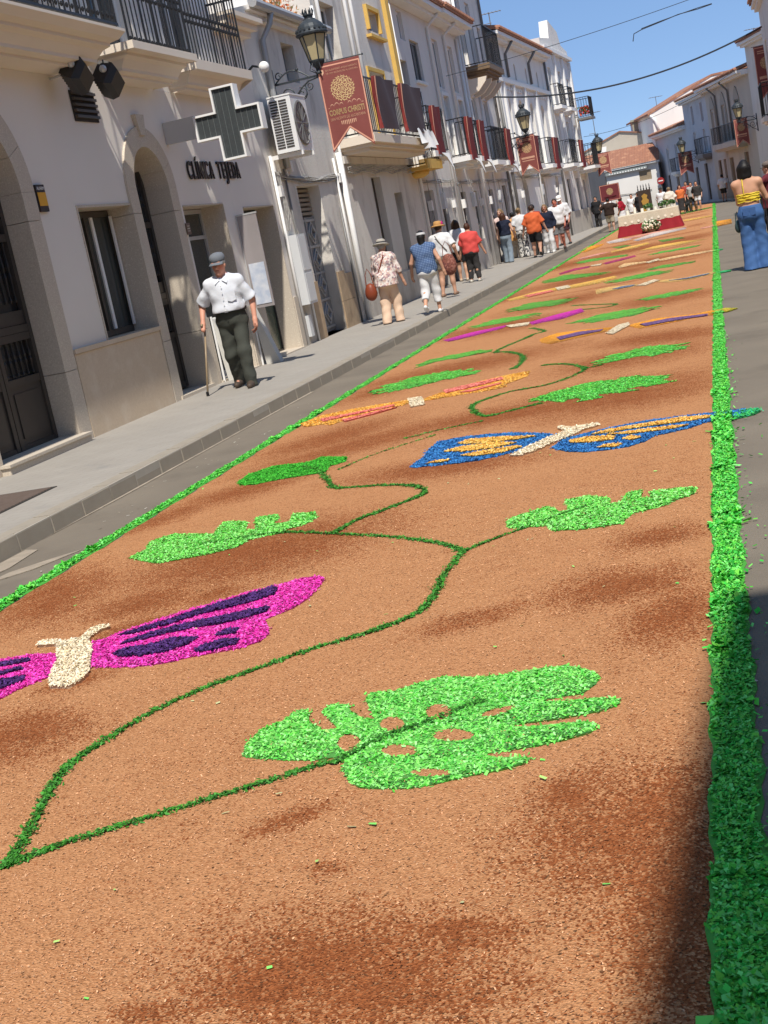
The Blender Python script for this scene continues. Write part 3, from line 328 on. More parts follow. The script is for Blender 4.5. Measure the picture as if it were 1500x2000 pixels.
def motif(name, poly, cols, holes=(), parent=None, cover=2.3, bedz=.0135, extra=None, bed=None, **k):
    mb = MB(); base = np.asarray(cols).mean(0) * .75
    if bed is not None: base = np.array(bed)
    if True:
        pass
    zz = bedz + .0004 * RNG.random()
    mb.plate([tuple(p) for p in poly], [[tuple(p) for p in h] for h in holes], lambda a, b, d: (a, b, d), .004, zz, back=False)
    V = np.array(mb.v); C_ = np.tile(base, (len(V), 1)); Fs = [f if len(f) == 4 else (*f, f[2]) for f in mb.f]
    tri = np.array([f for f in mb.f if len(f) == 3]); qd = np.array([f for f in mb.f if len(f) == 4])
    cv, cf, cc = chips_in(poly, holes, cols, cover, **k)
    VV = [V, cv]; CC = [C_, cc]; n0 = len(V)
    allv = np.concatenate(VV); allc = np.concatenate(CC)
    if extra is not None:
        ev, ef, ec = extra; cf = np.concatenate([cf, ef + len(cv)]); allv = np.concatenate([allv, ev]); allc = np.concatenate([allc, ec])
    me = bpy.data.meshes.new(name); off = OFF.get(root_of(parent).name, Vector()) if parent is not None else Vector()
    T1 = tri.reshape(-1); Q = np.concatenate([qd.reshape(-1), (cf + n0).reshape(-1)])
    me.vertices.add(len(allv)); me.vertices.foreach_set('co', (allv - np.array(off)).astype(np.float32).ravel())
    me.loops.add(len(T1) + len(Q)); me.loops.foreach_set('vertex_index', np.concatenate([T1, Q]).astype(np.int32))
    nT, nQ = len(tri), len(Q) // 4; me.polygons.add(nT + nQ)
    me.polygons.foreach_set('loop_start', np.concatenate([np.arange(nT) * 3, nT * 3 + np.arange(nQ) * 4]).astype(np.int32)); me.update(calc_edges=True)
    a = me.color_attributes.new('Col', 'FLOAT_COLOR', 'POINT'); c4 = np.ones((len(allv), 4), np.float32); c4[:, :3] = allc; a.data.foreach_set('color', c4.ravel())
    me.materials.append(CHIP); o = bpy.data.objects.new(name, me); COL.objects.link(o)
    if parent is not None: o.parent = parent
    return o
def ribbon(path, w):
    P = [Vector((*p, 0)) for p in path]; L_, R_ = [], []
    Q = []
    for i in range(len(P) - 1):
        for t in np.linspace(0, 1, 6)[:-1]:
            p0, p1, p2, p3 = P[max(i-1, 0)], P[i], P[i+1], P[min(i+2, len(P)-1)]
            Q.append(.5 * ((2*p1) + (p2-p0)*t + (2*p0-5*p1+4*p2-p3)*t*t + (3*p1-p0-3*p2+p3)*t**3))
    Q.append(P[-1])
    for i, p in enumerate(Q):
        d = (Q[min(i+1, len(Q)-1)] - Q[max(i-1, 0)]); d.normalize(); nn = Vector((-d.y, d.x, 0)); ww = w * .5 * (1 + .35 * math.sin(i * 1.7) * math.sin(i * .63 + 1))
        L_.append(p + nn * ww); R_.append(p - nn * ww)
    return Q, L_, R_
def ribbon_motif(name, path, w, cols, cover=2.1, dens=1.0, z0=.013):
    Q, A, B_ = ribbon(path, w); mb = MB(); vs = []; n = len(A)
    V = [(p.x, p.y, .006) for p in A] + [(p.x, p.y, .006) for p in B_]; Fs = [(i, i+1, i+1+n, i+n) for i in range(n-1)]
    ym = np.mean([q.y for q in Q]); size = .009 + .0005 * ym; ln = sum((Q[i+1]-Q[i]).length for i in range(n-1)); k = int(cover * ln * w * dens / (size*size*.55))
    t = RNG.uniform(0, n - 1.001, k); i = t.astype(int); f = (t - i)[:, None]
    q = np.array([(p.x, p.y) for p in Q]); C0 = q[i]*(1-f) + q[i+1]*f
    a = np.array([(p.x, p.y) for p in A]); off = (a[i] - q[i]) * RNG.normal(0, .62, (k, 1)); P = C0 + off
    cv, cf, cc = chips_at(P, size, cols, z0)
    base = np.tile(np.asarray(cols).mean(0) * .7, (2*n, 1))
    return npmesh(name, np.concatenate([np.array(V), cv]), np.concatenate([np.array(Fs), cf + 2*n]), CHIP, colors=np.concatenate([base, cc]))
# ---- leaves
LEAF = [('monstera', 'largest pale green monstera leaf with round holes and fingers, nearest the camera', PALE, 3.), ('leafA', 'pale green ragged leaf by the left edge behind the pink butterfly', PALE, 2.5), ('leafB', 'pale green ragged leaf near the right border in front of the blue butterfly', PALE, 2.5),
 ('leafC', 'dark green hooked leaf left of the blue butterfly at a vine bend', [GREEN[2], GREEN[0], GREEN[2], (.04, .42, .03)], 2.5), ('leafD', 'thin green leaf just behind the orange butterfly on the left', GREEN, 2.), ('leafE', 'long green leaf lying right behind the blue butterfly', GREEN, 2.), ('leafF', 'green oval leaf between the long leaf and the orange and violet butterfly', GREEN, 2.),
 ('leafG', 'dark thin green leaf in front of the magenta butterfly by the left edge', GREEN, 2.), ('leafI', 'slim green leaf on the right behind the orange and violet butterfly', GREEN, 2.), ('leafJ', 'small thin green leaf on the right in front of the slate butterfly', GREEN, 1.8), ('leafH', 'slim green leaf just behind the magenta butterfly on the left', GREEN, 1.8), ('leafL', 'olive green leaf in front of the yellow butterfly on the left', [(.09, .26, .03), (.12, .34, .05)], 1.6),
 ('leafM', 'slim green leaf directly behind the slate butterfly', GREEN, 1.8), ('leafN', 'slim green leaf second behind the slate butterfly', [(.09, .3, .04), (.12, .42, .06)], 1.6), ('leafO', 'thin far green leaf left of the carpet middle behind the rose butterfly', GREEN, 1.6), ('leafP', 'thin far green leaf on the right behind the amber butterfly', GREEN, 1.6), ('leafQ', 'far olive green leaf on the left in front of the rose butterfly', [(.09, .30, .04), (.15, .42, .06)], 1.5)]
def ragged(poly, amp):
    q = np.array(poly); c = q.mean(0); ax = q[np.argmax(((q - c)**2).sum(1))] - c; ax /= np.linalg.norm(ax); nn = np.array([-ax[1], ax[0]]); hw = np.abs((q - c) @ nn).max(); out = []; ph = RNG.uniform(0, 6)
    for i in range(len(q)):
        a, b = q[i], q[(i+1) % len(q)]; k = max(1, int(np.linalg.norm(b - a) / .05))
        for t in range(k):
            p = a + (b - a) * t / k; u = (p - c) @ ax; v = (p - c) @ nn; cutn = max(0, math.sin(u * 21 + ph + (1.3 if v > 0 else 0))) ** 3
            out.append(tuple(c + ax * (u + .10 * hw * RNG.normal()) + nn * v * (1.12 - amp * cutn + .05 * RNG.normal())))
    return out
for k, lab, cols, cv in LEAF:
    if k > 'leafC' and k != 'monstera': MOTIF[k]['out'] = ragged(MOTIF[k]['out'], .55)
    HO = [[(sum(p[0] for p in h)/len(h) + 1.22*(a - sum(p[0] for p in h)/len(h)), sum(p[1] for p in h)/len(h) + 1.3*(c - sum(p[1] for p in h)/len(h))) for a, c in h] for h in MOTIF[k].get('holes', ())]
    o = motif('leaf_motif', MOTIF[k]['out'], cols, HO, cover=cv * (1 if k in ('monstera', 'leafC') else .8), bed=None if k in ('monstera', 'leafC') else (.10, .30, .04) if k > 'leafC' else (.2, .34, .06)); tag(o, lab, 'leaf motif', 'green leaves drawn on the sawdust carpet')
# ---- butterflies
def between(k): b = BFLY[k]['body']; return (sum(p[0] for p in b)/len(b), sum(p[1] for p in b)/len(b), 0)
for k, lab, wc, mc, bc in [('pink', 'hot pink butterfly with dark purple stripes at the left edge of the picture', MAG, PUR, CRM), ('blue', 'blue butterfly with golden stripes and a long cream body', BLU, GOLD, CRM), ('orange', 'orange butterfly with thin rose stripes near the left border', ORG + GOLD, ROSE, CRM),
 ('magenta', 'plain magenta butterfly further back on the left half', [(.55, .03, .33), (.65, .05, .42)], MAG, CRM), ('violet', 'orange butterfly with violet stripes whose wing crosses the right border', ORG, VIO, CRM), ('yellow', 'yellow and rose butterfly far back on the left half', GOLD, ROSE, CRM),
 ('slate', 'slate blue butterfly with gold wing tips far back on the right', [(.75, .5, .2), (.7, .42, .12)], SLATE, CRM), ('rose', 'thin dark rose butterfly far back on the left half', [(.5, .06, .12), (.45, .05, .2)], MAG, CRM), ('amber', 'pale amber butterfly farthest back on the right half', [(.82, .5, .2), (.86, .62, .36)], GOLD, CRM)]:
    t = thing('butterfly_motif', lab, 'butterfly motif', between(k), group='butterflies drawn on the sawdust carpet'); d = BFLY[k]
    for wpoly in d['wings']: motif('wing', wpoly, wc, (), t, cover=2.6)
    for i, p in enumerate(d['marks']): motif('wing_mark', p, mc, (), t, cover=2.6, bedz=.0215, spill=.004, z0=.021)
    motif('body', d['body'], bc, (), t, cover=2.6, bedz=.0225, spill=.004, z0=.022)
    if 'tip' in d: motif('wing_tip', d['tip'], [(.03, .42, .2), (.06, .5, .1)] if k != 'violet' else [(.4, .5, .03), (.6, .45, .05)], (), t, cover=3)
# ---- vines, borders and bands
VL = ['dark green vine curving up from the lower left corner past the pink butterfly', 'dark green stem running to the monstera leaf from the lower left corner', 'dark green midrib lying across the monstera leaf', 'dark green twig from the fork to the ragged left leaf', 'dark green zigzag vine leading to the hooked leaf', 'thin dark green twig from the fork to the ragged right leaf', 'faint dark green twig behind the hooked leaf', 'dark green C shaped vine loop behind the blue butterfly', 'faint dark green vine left of the blue butterfly', 'dark green curling vine behind the orange butterfly', 'small olive vine hook behind the magenta butterfly', 'faint twig reaching to the green oval leaf']
for i, v in enumerate(VINES):
    o = ribbon_motif('vine_motif', v['p'], v['w'] * .82, DGREEN, dens=.55 if i in (2, 6, 8) else 1.2, z0=.0175 if i == 2 else .013); tag(o, VL[i], 'vine motif', 'vines drawn on the sawdust carpet')
BL = {0: 'white sawdust band in front of the altar table', 1: 'orange sawdust block at the left carpet edge before the altar', 2: 'orange sawdust block crossing the right border near the woman in jeans', 3: 'yellow sawdust band on the right half before the altar', 4: 'yellow sawdust band left of the middle before the altar', 5: 'short white sawdust band left of the altar front', 6: 'rose sawdust band along the foot of the altar', 7: 'short rose sawdust band right of the altar', 8: 'olive sawdust band far behind the altar on the right', 9: 'yellow sawdust band behind the altar on the right', 10: 'thin rose sawdust band at the left edge before the orange block', 11: 'olive sawdust band on the right half just before the altar', 12: 'short olive sawdust band left of the middle before the altar'}
BC = {'white': [(.72, .62, .52), (.6, .5, .5)], 'orange': ORG, 'yellow': GOLD, 'rose': [(.8, .3, .22), (.75, .42, .33)], 'olive': [(.2, .32, .05), (.12, .3, .05)]}
for i, (c, p) in enumerate(BANDS):
    tag(motif('sawdust_band', p, BC[c], cover=1.6, cap=2500), BL[i], 'sawdust band', 'coloured bands of sawdust near the altar')
def border(lab, xc, wfun, y0, y1, cols, spill):
    ys = [y0]
    while ys[-1] < y1: ys.append(ys[-1] + max(.05, .012 * ys[-1]))
    ys = np.array(ys); ww = wfun(ys); n = len(ys)
    xl = xc(ys) - ww/2 + .007*np.sin(ys*11) + .006*np.sin(ys*29+2); xr = xc(ys) + ww/2 + .008*np.sin(ys*9+1) + .006*np.sin(ys*31)
    V = np.concatenate([np.stack([xl, ys, np.full(n, .013)], -1), np.stack([xr, ys, np.full(n, .012)], -1), np.stack([xl-.012, ys, np.full(n, .003)], -1), np.stack([xr+.012, ys, np.full(n, .003)], -1)])
    i = np.arange(n-1); Fq = np.concatenate([np.stack([a+i, a+i+1, b+i+1, b+i], -1) for a, b in ((0, n), (2*n, 0), (n, 3*n))])
    Vs, Fs, Cs = [V], [Fq], [np.tile(np.asarray(cols).mean(0)*.6, (4*n, 1))]; k0 = 4*n
    for a in range(n-1):
        s = (.0105 + .0006 * max(ys[a], 0)); dy = ys[a+1]-ys[a]; k = int(2.6 * dy * ww[a] / (s*s*.55)) + 1
        t = RNG.random(k); P = np.stack([xl[a] + (xr[a]-xl[a]) * t, ys[a] + dy * RNG.random(k)], -1)
        if ys[a] < 14:
            e = RNG.random(k) < .06; P[e, 0] += RNG.exponential(spill, e.sum()) * np.where(RNG.random(e.sum()) < .75, 1, -.4)
        big = 1.0 + 1.1 * (RNG.random() < .12); v, f, c = chips_at(P, s * big, cols, .012, .008, .42); Vs.append(v); Fs.append(f + k0); Cs.append(c); k0 += len(v)
    tag(npmesh('carpet_border', np.concatenate(Vs), np.concatenate(Fs), CHIP, colors=np.concatenate(Cs)), lab, 'carpet border', 'green borders of the sawdust carpet')
border('bright green wood chip border along the right edge of the carpet', lambda y: -.162 + 0*y, lambda y: .115 - .02*np.clip((y-4)/10, 0, 1), 1.0, 72, GREEN, .03)
border('bright green wood chip border along the left edge of the carpet', lambda y: -4.19 + .0*y, lambda y: .08 + 0*y, 3.0, 72, GREEN, .012)
def stray():
    n = 70; P = np.stack([RNG.uniform(-3.9, -.3, n), RNG.uniform(2.2, 9, n)], -1); v, f, c = chips_at(P, .016, [(.2, .62, .12), (.35, .6, .15), (.5, .5, .25)], .014, .004, .2)
    P2 = np.stack([RNG.uniform(-4.85, -4.3, 60), RNG.uniform(5, 14, 60)], -1); v2, f2, c2 = chips_at(P2, .02, [(.45, .42, .36), (.6, .57, .5), (.3, .26, .2)], .004, .003, .1)
    P3 = np.stack([RNG.uniform(-.09, .5, 60), RNG.uniform(2.5, 10, 60)], -1); v3, f3, c3 = chips_at(P3, .011, [(.2, .6, .12), (.5, .5, .45)], .004, .003, .2)
    tag(npmesh('scattered_chips', np.concatenate([v, v2, v3]), np.concatenate([f, f2 + len(v), f3 + len(v) + len(v2)]), CHIP, colors=np.concatenate([c, c2, c3])), kind='stuff')
stray()
def grains():
    n = 60000; y = 1.9 + 5.6 * RNG.random(n) ** 1.25; x = XL + .05 + (XR - XL - .1) * RNG.random(n); k = x > -.62 * y - .75; P = np.stack([x[k], y[k]], -1)
    v, f, c = chips_at(P, .0050, [(.60, .31, .16), (.52, .24, .11), (.66, .37, .20)], .0125, .002, .35)
    D = np.zeros(len(P))
    for cx, cy, a, b_, c_ in PATCH:
        q = a*(P[:, 0]-cx)**2 + 2*b_*(P[:, 0]-cx)*(P[:, 1]-cy) + c_*(P[:, 1]-cy)**2; D = np.maximum(D, np.exp(-(q*.8)**1.5))
    dk = np.repeat(RNG.random(len(P)) < D * 1.3, 4); c[dk] = np.array([.30, .095, .03]) * RNG.uniform(.6, 1.3, (dk.sum(), 1))
    tag(npmesh('loose_sawdust', v, f, CHIP, colors=c), kind='stuff')
grains()
# ================================================================ BUILDINGS
def FL(xw=-6.75, slope=0.0, y0=0.0):          # left row: u runs along the street, d sticks out towards it
    k = 1 / math.sqrt(1 + slope*slope)
    return lambda u, z, d: (xw + slope * (u - y0) + d * k, u - d * slope * k, z)
def FR(x=2.0): return lambda u, z, d: (x - d, u, z)
_a = math.radians(13); RD = (-math.sin(_a), math.cos(_a)); RN = (-RD[1], RD[0])
def FS(u, z, d): return (1.4 + RD[0]*u + RN[0]*d, 70 + RD[1]*u + RN[1]*d, z)
def FE(Y): return lambda u, z, d: (u, Y - d, z)
CREAM = mat('cream_plaster', (.81, .755, .69), .9, c2=(.74, .685, .62), nscale=.8, namt=.7, bump=.15, bscale=60, c3=(.64, .60, .56), c3scale=.35, c3th=(.55, .9), dirt=.7)
GREY = mat('grey_white_plaster', (.77, .735, .69), .9, c2=(.65, .62, .58), nscale=.9, namt=.8, bump=.3, bscale=25, c3=(.42, .40, .37), c3scale=1.1, c3th=(.55, .82), stretch=(1, 1, .35), dirt=1.6)
OLDW = mat('weathered_whitewash', (.74, .70, .64), .92, c2=(.57, .53, .48), nscale=1.6, namt=.8, bump=.5, bscale=18, c3=(.36, .32, .28), c3scale=1.7, c3th=(.54, .76), stretch=(1, 1, .4), dirt=1.8)
WHITE = mat('white_wash', (.83, .80, .755), .9, c2=(.72, .69, .65), nscale=1.3, namt=.6, bump=.25, bscale=22, c3=(.5, .48, .46), c3scale=.9, c3th=(.58, .85), stretch=(1, 1, .4), dirt=1.3)
TAN = mat('tan_plaster', (.56, .51, .44), .9, c2=(.46, .42, .37), nscale=1, namt=.7, bump=.25, bscale=30, c3=(.33, .3, .26), c3scale=1.2, stretch=(1, 1, .4))
BLUEG = mat('blue_grey_plaster', (.56, .56, .585), .9, c2=(.47, .47, .50), nscale=1, namt=.7, bump=.2, bscale=30, c3=(.38, .38, .4), c3scale=1.0)
GRAN = mat('speckled_granite', (.62, .545, .45), .65, c2=(.42, .355, .28), nscale=75, namt=.75, c3=(.74, .68, .58), c3scale=60, c3th=(.56, .68), det=3)
GRANB = mat('beige_granite_panel', (.62, .50, .37), .6, c2=(.50, .39, .28), nscale=45, namt=.6, c3=(.66, .56, .44), c3scale=3.5, c3th=(.5, .75), det=3)
PLIN = mat('tan_stone_plinth', (.50, .37, .24), .8, c2=(.38, .27, .17), nscale=6, namt=.8, bump=.3, bscale=30, c3=(.28, .2, .13), c3scale=2.2)
STUCCO = mat('moulded_cornice_plaster', (.78, .68, .565), .85, c2=(.70, .61, .50), nscale=2, namt=.5)
WTRIM = mat('white_painted_trim', (.82, .81, .79), .7, c2=(.72, .71, .7), nscale=4, namt=.5)
YTRIM = mat('ochre_painted_trim', (.72, .47, .13), .8, c2=(.60, .37, .09), nscale=5, namt=.6)
IRON = mat('black_wrought_iron', (.022, .023, .026), .45, metal=.3, spec=.5, c2=(.05, .045, .04), nscale=9, namt=.4)
DWOOD = mat('dark_brown_wood', (.055, .038, .03), .6, c2=(.03, .02, .016), nscale=12, namt=.7, stretch=(1, 1, .1))
BWOOD = mat('brown_wood', (.22, .15, .09), .65, c2=(.14, .09, .055), nscale=10, namt=.7, stretch=(1, 1, .1))
STEELD = mat('grey_painted_metal', (.22, .215, .21), .5, metal=.2, c2=(.15, .15, .15), nscale=6, namt=.5)
ALU = mat('aluminium_frame', (.55, .55, .55), .4, metal=.4)
PANE = glass('window_glass', (.06, .068, .066), .05)
GPANE = glass('green_tinted_glass', (.085, .11, .085), .08)
BRONZE = mat('dark_bronze_frame', (.10, .085, .07), .45, metal=.4)
TILE = mat('terracotta_tiles', (.37, .17, .105), .9, c2=(.27, .13, .085), nscale=7, namt=.8, c3=(.55, .30, .18), c3scale=2.5, c3th=(.52, .7))
SHADE_BLACK = mat('shade_and_black', (.05, .045, .04), .9)  # shade inside vent, grate and slots put into colour; also black wick and cap
def bF(mb, F, u0, u1, z0, z1, d0, d1): mb.box(u0, u1, z0, z1, d0, d1, lambda u, z, d: F(u, z, d))
def arch(u0, u1, z0, z1, n=10, k=1.0):
    r = (u1-u0)/2; c = (u0+u1)/2; zs = z1 - r*k
    return [(u0, z0), (u1, z0)] + [(c + r*math.cos(PI*i/n), zs + r*k*math.sin(PI*i/n)) for i in range(n+1)]
def rect(u0, u1, z0, z1): return [(u0, z0), (u1, z0), (u1, z1), (u0, z1)]
def building(name, label, cat, F, u0, u1): 
    p = F((u0+u1)/2, 0, 0); return thing(name, label, cat, p)
def wall(b, F, u0, u1, z0, z1, ops, mt, thick=.32, depth=8, roofz=None, name='wall'):
    mb = MB(); holes = [o['poly'] for o in ops]
    mb.plate(rect(u0, u1, z0, z1), holes, lambda a, z, d: F(a, z, d), -thick, 0, back=False)
    e = .004; bF(mb, F, u0 + e, u1 - e, z0, z1 - .01, -depth, -thick - .01)
    return mb.build(name, mt, b)
def opening(u0, u1, z0, z1, kind='window', arch_=False, rec=.2, **k): return dict(u0=u0, u1=u1, z0=z0, z1=z1, kind=kind, rec=rec, poly=arch(u0, u1, z0, z1) if arch_ else rect(u0, u1, z0, z1), arch=arch_, **k)
def inset(poly, t):
    us = [p[0] for p in poly]; zs = [p[1] for p in poly]; cu, cz = (min(us)+max(us))/2, (min(zs)+max(zs))/2; fu = 1 - 2*t/(max(us)-min(us)); fz = 1 - 2*t/(max(zs)-min(zs))
    return [(cu + (u-cu)*fu, cz + (z-cz)*fz) for u, z in poly]
def fill(b, F, o):
    u0, u1, z0, z1, r = o['u0'], o['u1'], o['z0'], o['z1'], o['rec']; k = o['kind']; fm = o.get('frame', WTRIM); e = .003
    poly = inset(o['poly'], e); t = o.get('t', .06)
    if k in ('window', 'glassdoor'):
        mb = MB(); mb.plate(poly, [inset(poly, t)], lambda a, z, d: F(a, z, d), -r-.05, -r)
        for i in range(1, o.get('mull', 2)): u = u0 + (u1-u0)*i/o.get('mull', 2); bF(mb, F, u-.03, u+.03, z0+t, z1-t - (.3*(u1-u0) if o['arch'] else 0), -r-.045, -r+.008)
        for zt in o.get('trans', []): bF(mb, F, u0+t, u1-t, zt-.025, zt+.025, -r-.046, -r+.006)
        f = mb.build('window' if k == 'window' else 'door', fm, b)
        p = MB(); p.plate(inset(poly, t-.01), [], lambda a, z, d: F(a, z, d), -r-.035, -r-.025); p.build('pane', o.get('glass', PANE), f)
    elif k == 'door':
        mb = MB(); mb.plate(poly, [], lambda a, z, d: F(a, z, d), -r-.06, -r); n = o.get('leaves', 2); hh = z1-z0
        dm = o.get('mat', DWOOD)
        dd = mb.build('door', dm, b); pn = MB(); w_ = (u1-u0)/n
        for i in range(n):
            a0 = u0 + i*w_ + .07; a1 = a0 + w_ - .14
            for q0, q1 in o.get('panels', [(.06, .32), (.37, .62), (.67, .88)]): bF(pn, F, a0, a1, z0 + q0*hh, z0 + q1*hh, -r-.01, -r+.018)
        pn.build('door_panel', dm, dd)
    elif k == 'shutter':
        mb = MB(); n = int((z1-z0)/.05); mb.plate(rect(u0+e, u1-e, z0+e, z1-e), [], lambda a, z, d: F(a, z, d), -r-.03, -r-.015)
        for i in range(n): z = z0 + (i+.5)*(z1-z0)/n; bF(mb, F, u0+.01, u1-.01, z-.016, z+.016, -r-.02, -r)
        mb.build('shutter', o.get('mat', BWOOD), b)
    if o.get('sill'):
        mb = MB(); bF(mb, F, u0-.06, u1+.06, z0-.07, z0-.002, -.05, .07); mb.build('window_sill', o.get('trim', WTRIM), b)
    if o.get('surround'):
        s = o['surround']; ex = o.get('sd', .04); mb = MB()
        big = arch(u0-s, u1+s, z0, z1+s) if o['arch'] else rect(u0-s, u1+s, z0, z1+s)
        hole = [(u, z + (.0 if z > z0 + .01 else .0)) for u, z in o['poly']]
        if o['arch']: ring = big[1:] + hole[1:][::-1] if False else None
        # ring without the bottom edge: build as strip between matching points
        A, B_ = big[1:] + [big[0]], hole[1:] + [hole[0]]
        for i in range(len(A) - 1):
            q = [A[i], A[i+1], B_[i+1], B_[i]]; vs = [F(a, z, ex) for a, z in q] + [F(a, z, -.0) for a, z in q]; mb.add(vs, [(0, 1, 2, 3), (0, 4, 5, 1), (3, 2, 6, 7), (0, 3, 7, 4), (1, 5, 6, 2)])
        mb.build('window_surround' if k != 'door' else 'door_surround', o.get('trim', WTRIM), b, recalc=True)
def rail(mb, F, u0, u1, z0, z1, d, sp=.11, r=.0075, side=True, d_in=0.02, style=0):
    def bar(p, q, rr=r): mb.tube([p, q], rr, 4, False)
    for zz in (z0 + .05, z1): 
        bF(mb, F, u0, u1, zz-.014, zz+.014, d-.018, d+.018)
        if side:
            bF(mb, F, u0, u0+.03, zz-.014, zz+.014, d_in, d-.019); bF(mb, F, u1-.03, u1, zz-.014, zz+.014, d_in, d-.019)
    n = max(2, int((u1-u0)/sp))
    for i in range(n+1): u = u0 + .012 + (u1-u0-.024)*i/n; bar(F(u, z0+.05, d), F(u, z1, d), r*1.6 if i in (0, n) else r)
    if side:
        m = max(1, int((d-d_in)/sp))
        for i in range(m):
            dd = d_in + (d-d_in)*i/m; bar(F(u0+.015, z0+.05, dd), F(u0+.015, z1, dd)); bar(F(u1-.015, z0+.05, dd), F(u1-.015, z1, dd))
    if style:
        for zz in (z0+.13, z0+.55*(z1-z0), z0+.63*(z1-z0)):
            for i in range(n): 
                u = u0 + .012 + (u1-u0-.024)*(i+.5)/n; p = F(u, zz, d); mb.ball(p, (.018, .018, .03), 5, 4)
def balcony(b, F, u0, u1, z, d, h=1.0, th=.14, mt=None, bars=True, sp=.12, name='balcony', mould=True, railmat=None, style=0):
    mt = mt or WTRIM; mb = MB(); bF(mb, F, u0, u1, z-th, z, .002, d)
    if mould: bF(mb, F, u0+.08, u1-.08, z-th-.07, z-th-.001, .002, d-.09); bF(mb, F, u0+.16, u1-.16, z-th-.14, z-th-.071, .002, d-.18)
    s = mb.build(name, mt, b)
    if bars:
        r = MB(); rail(r, F, u0+.03, u1-.03, z, z+h, d-.05, sp, style=style); r.build('railing', railmat or IRON, s)
    return s
def eave(b, F, u0, u1, z, over=.45, th=.12, mt=None, tiles=True, back=5, rise=1.3):
    mb = MB(); bF(mb, F, u0, u1, z-.10, z, .002, over*.6); bF(mb, F, u0, u1, z+.001, z+th, -.3, over); mb.build('cornice', mt or WTRIM, b)
    r = MB(); zt = z + th + .004
    for a, c in ((u0, u1),): r.add([F(a, zt, over+.05), F(c, zt, over+.05), F(c, zt+rise, -back), F(a, zt+rise, -back), F(a, zt+.07, over+.05), F(c, zt+.07, over+.05), F(c, zt+rise+.07, -back), F(a, zt+rise+.07, -back)], [(0, 1, 2, 3), (4, 5, 6, 7), (0, 1, 5, 4), (0, 3, 7, 4), (1, 2, 6, 5), (3, 2, 6, 7)])
    rf = r.build('roof', TILE, b)
    if tiles:
        t = MB(); n = max(2, int((u1-u0)/.24)); sl = rise/(back+over+.05)
        for i in range(n):
            u = u0 + (u1-u0)*(i+.5)/n; rr = .095; vs = []
            for dd, zz in ((over+.10, zt+.06), (over-1.6, zt+.06+sl*1.6)):
                for k in range(5): a = PI*k/4; p = F(u + rr*math.cos(a), zz + rr*math.sin(a)*.8, dd); vs.append(p)
            t.add(vs, [(k, k+1, k+6, k+5) for k in range(4)] + [(0, 1, 2, 3, 4)])
        tt = t.build('roof_tiles', TILE, rf); tt['kind'] = 'stuff'
def gutter(b, F, u0, u1, z, d, mt, r=.06):
    mb = MB(); mb.tube([F(u0, z, d), F(u1, z, d)], r, 8); return mb.build('gutter', mt, b)
def pipe(b, F, pts, mt, r=.045, name='drainpipe'):
    mb = MB(); mb.tube([F(*p) for p in pts], r, 8); return mb.build(name, mt, b, smooth=True)
# ---------------------------------------------------------------- clinic (left, nearest)
F = FL(-6.75)
b = building('clinic_building', 'cream clinic with granite arches and moulded balconies, nearest on the left', 'building', F, 3, 20.95)
ops = [opening(4.5, 6.1, .13, 3.55, 'door', True, rec=.3), opening(7.2, 8.7, 1.05, 2.56, rec=.3, frame=ALU), opening(11.05, 12.66, .13, 3.55, 'none', True), opening(13.87, 15.33, 1.09, 2.56, 'none'), opening(15.53, 16.56, .13, 3.26, 'none', True), opening(16.95, 18.45, .13, 2.5, 'none'), opening(19.3, 20.72, .13, 2.42, 'none')]
def grow(o, t): 
    q = dict(o); a0, a1, z1 = o['u0'] - t, o['u1'] + t, o['z1'] + t
    q['poly'] = arch(a0, a1, o['z0'], z1) if o['arch'] else rect(a0, a1, o['z0'] - (t if o['z0'] > .5 else 0), z1); return q
wall(b, F, 3, 18.9, 0, 4.0, [grow(o, .12 if o['arch'] else .008) for o in ops if o['u1'] < 19], CREAM, thick=.42)
wall(b, F, 18.902, 20.95, 0, 4.0, [grow(ops[-1], .008)], CREAM, thick=.42); wall(b, F, 19.602, 20.95, 4.002, 5.0, [], CREAM, thick=.42)
for o in ops[:2]: fill(b, F, o)
# granite surrounds of the arches: lower jamb, upper jamb, ring stones, keystone
def granite_arch(o, s, joint=2.45):
    u0, u1, z0, z1 = o['u0'], o['u1'], o['z0'], o['z1']; ex = .03; r = (u1-u0)/2; zs = z1 - r; c = (u0+u1)/2
    for a0, a1 in ((u0-s, u0), (u1, u1+s)):
        for q0, q1 in ((z0, .88), (.886, joint), (joint+.006, zs)):
            if q1 <= q0: continue
            mb = MB(); bF(mb, F, a0, a1, q0, q1, -.41, ex); mb.build('granite_block', GRAN, b)
    n = 7
    for i in range(n):
        mb = MB(); t0, t1 = PI*i/n + .003, PI*(i+1)/n - .003; m_ = 4; q = []
        for k in range(m_+1): t = t0 + (t1-t0)*k/m_; q.append((c + (r+s)*math.cos(t), zs + (r+s)*math.sin(t)))
        for k in range(m_, -1, -1): t = t0 + (t1-t0)*k/m_; q.append((c + r*math.cos(t), zs + r*math.sin(t)))
        mb.plate(q, [], lambda a, z, d: F(a, z, d), -.41, ex); mb.build('granite_block', GRAN, b)
    mb = MB(); mb.plate([(c-.07, zs+r+s*.55), (c+.07, zs+r+s*.55), (c+.13, zs+r+s+.14), (c-.13, zs+r+s+.14)], [], lambda a, z, d: F(a, z, d), -.02, ex+.03); mb.build('keystone', GRAN, b)
granite_arch(ops[2], .28); granite_arch(ops[4], .25); granite_arch(ops[0], .28)
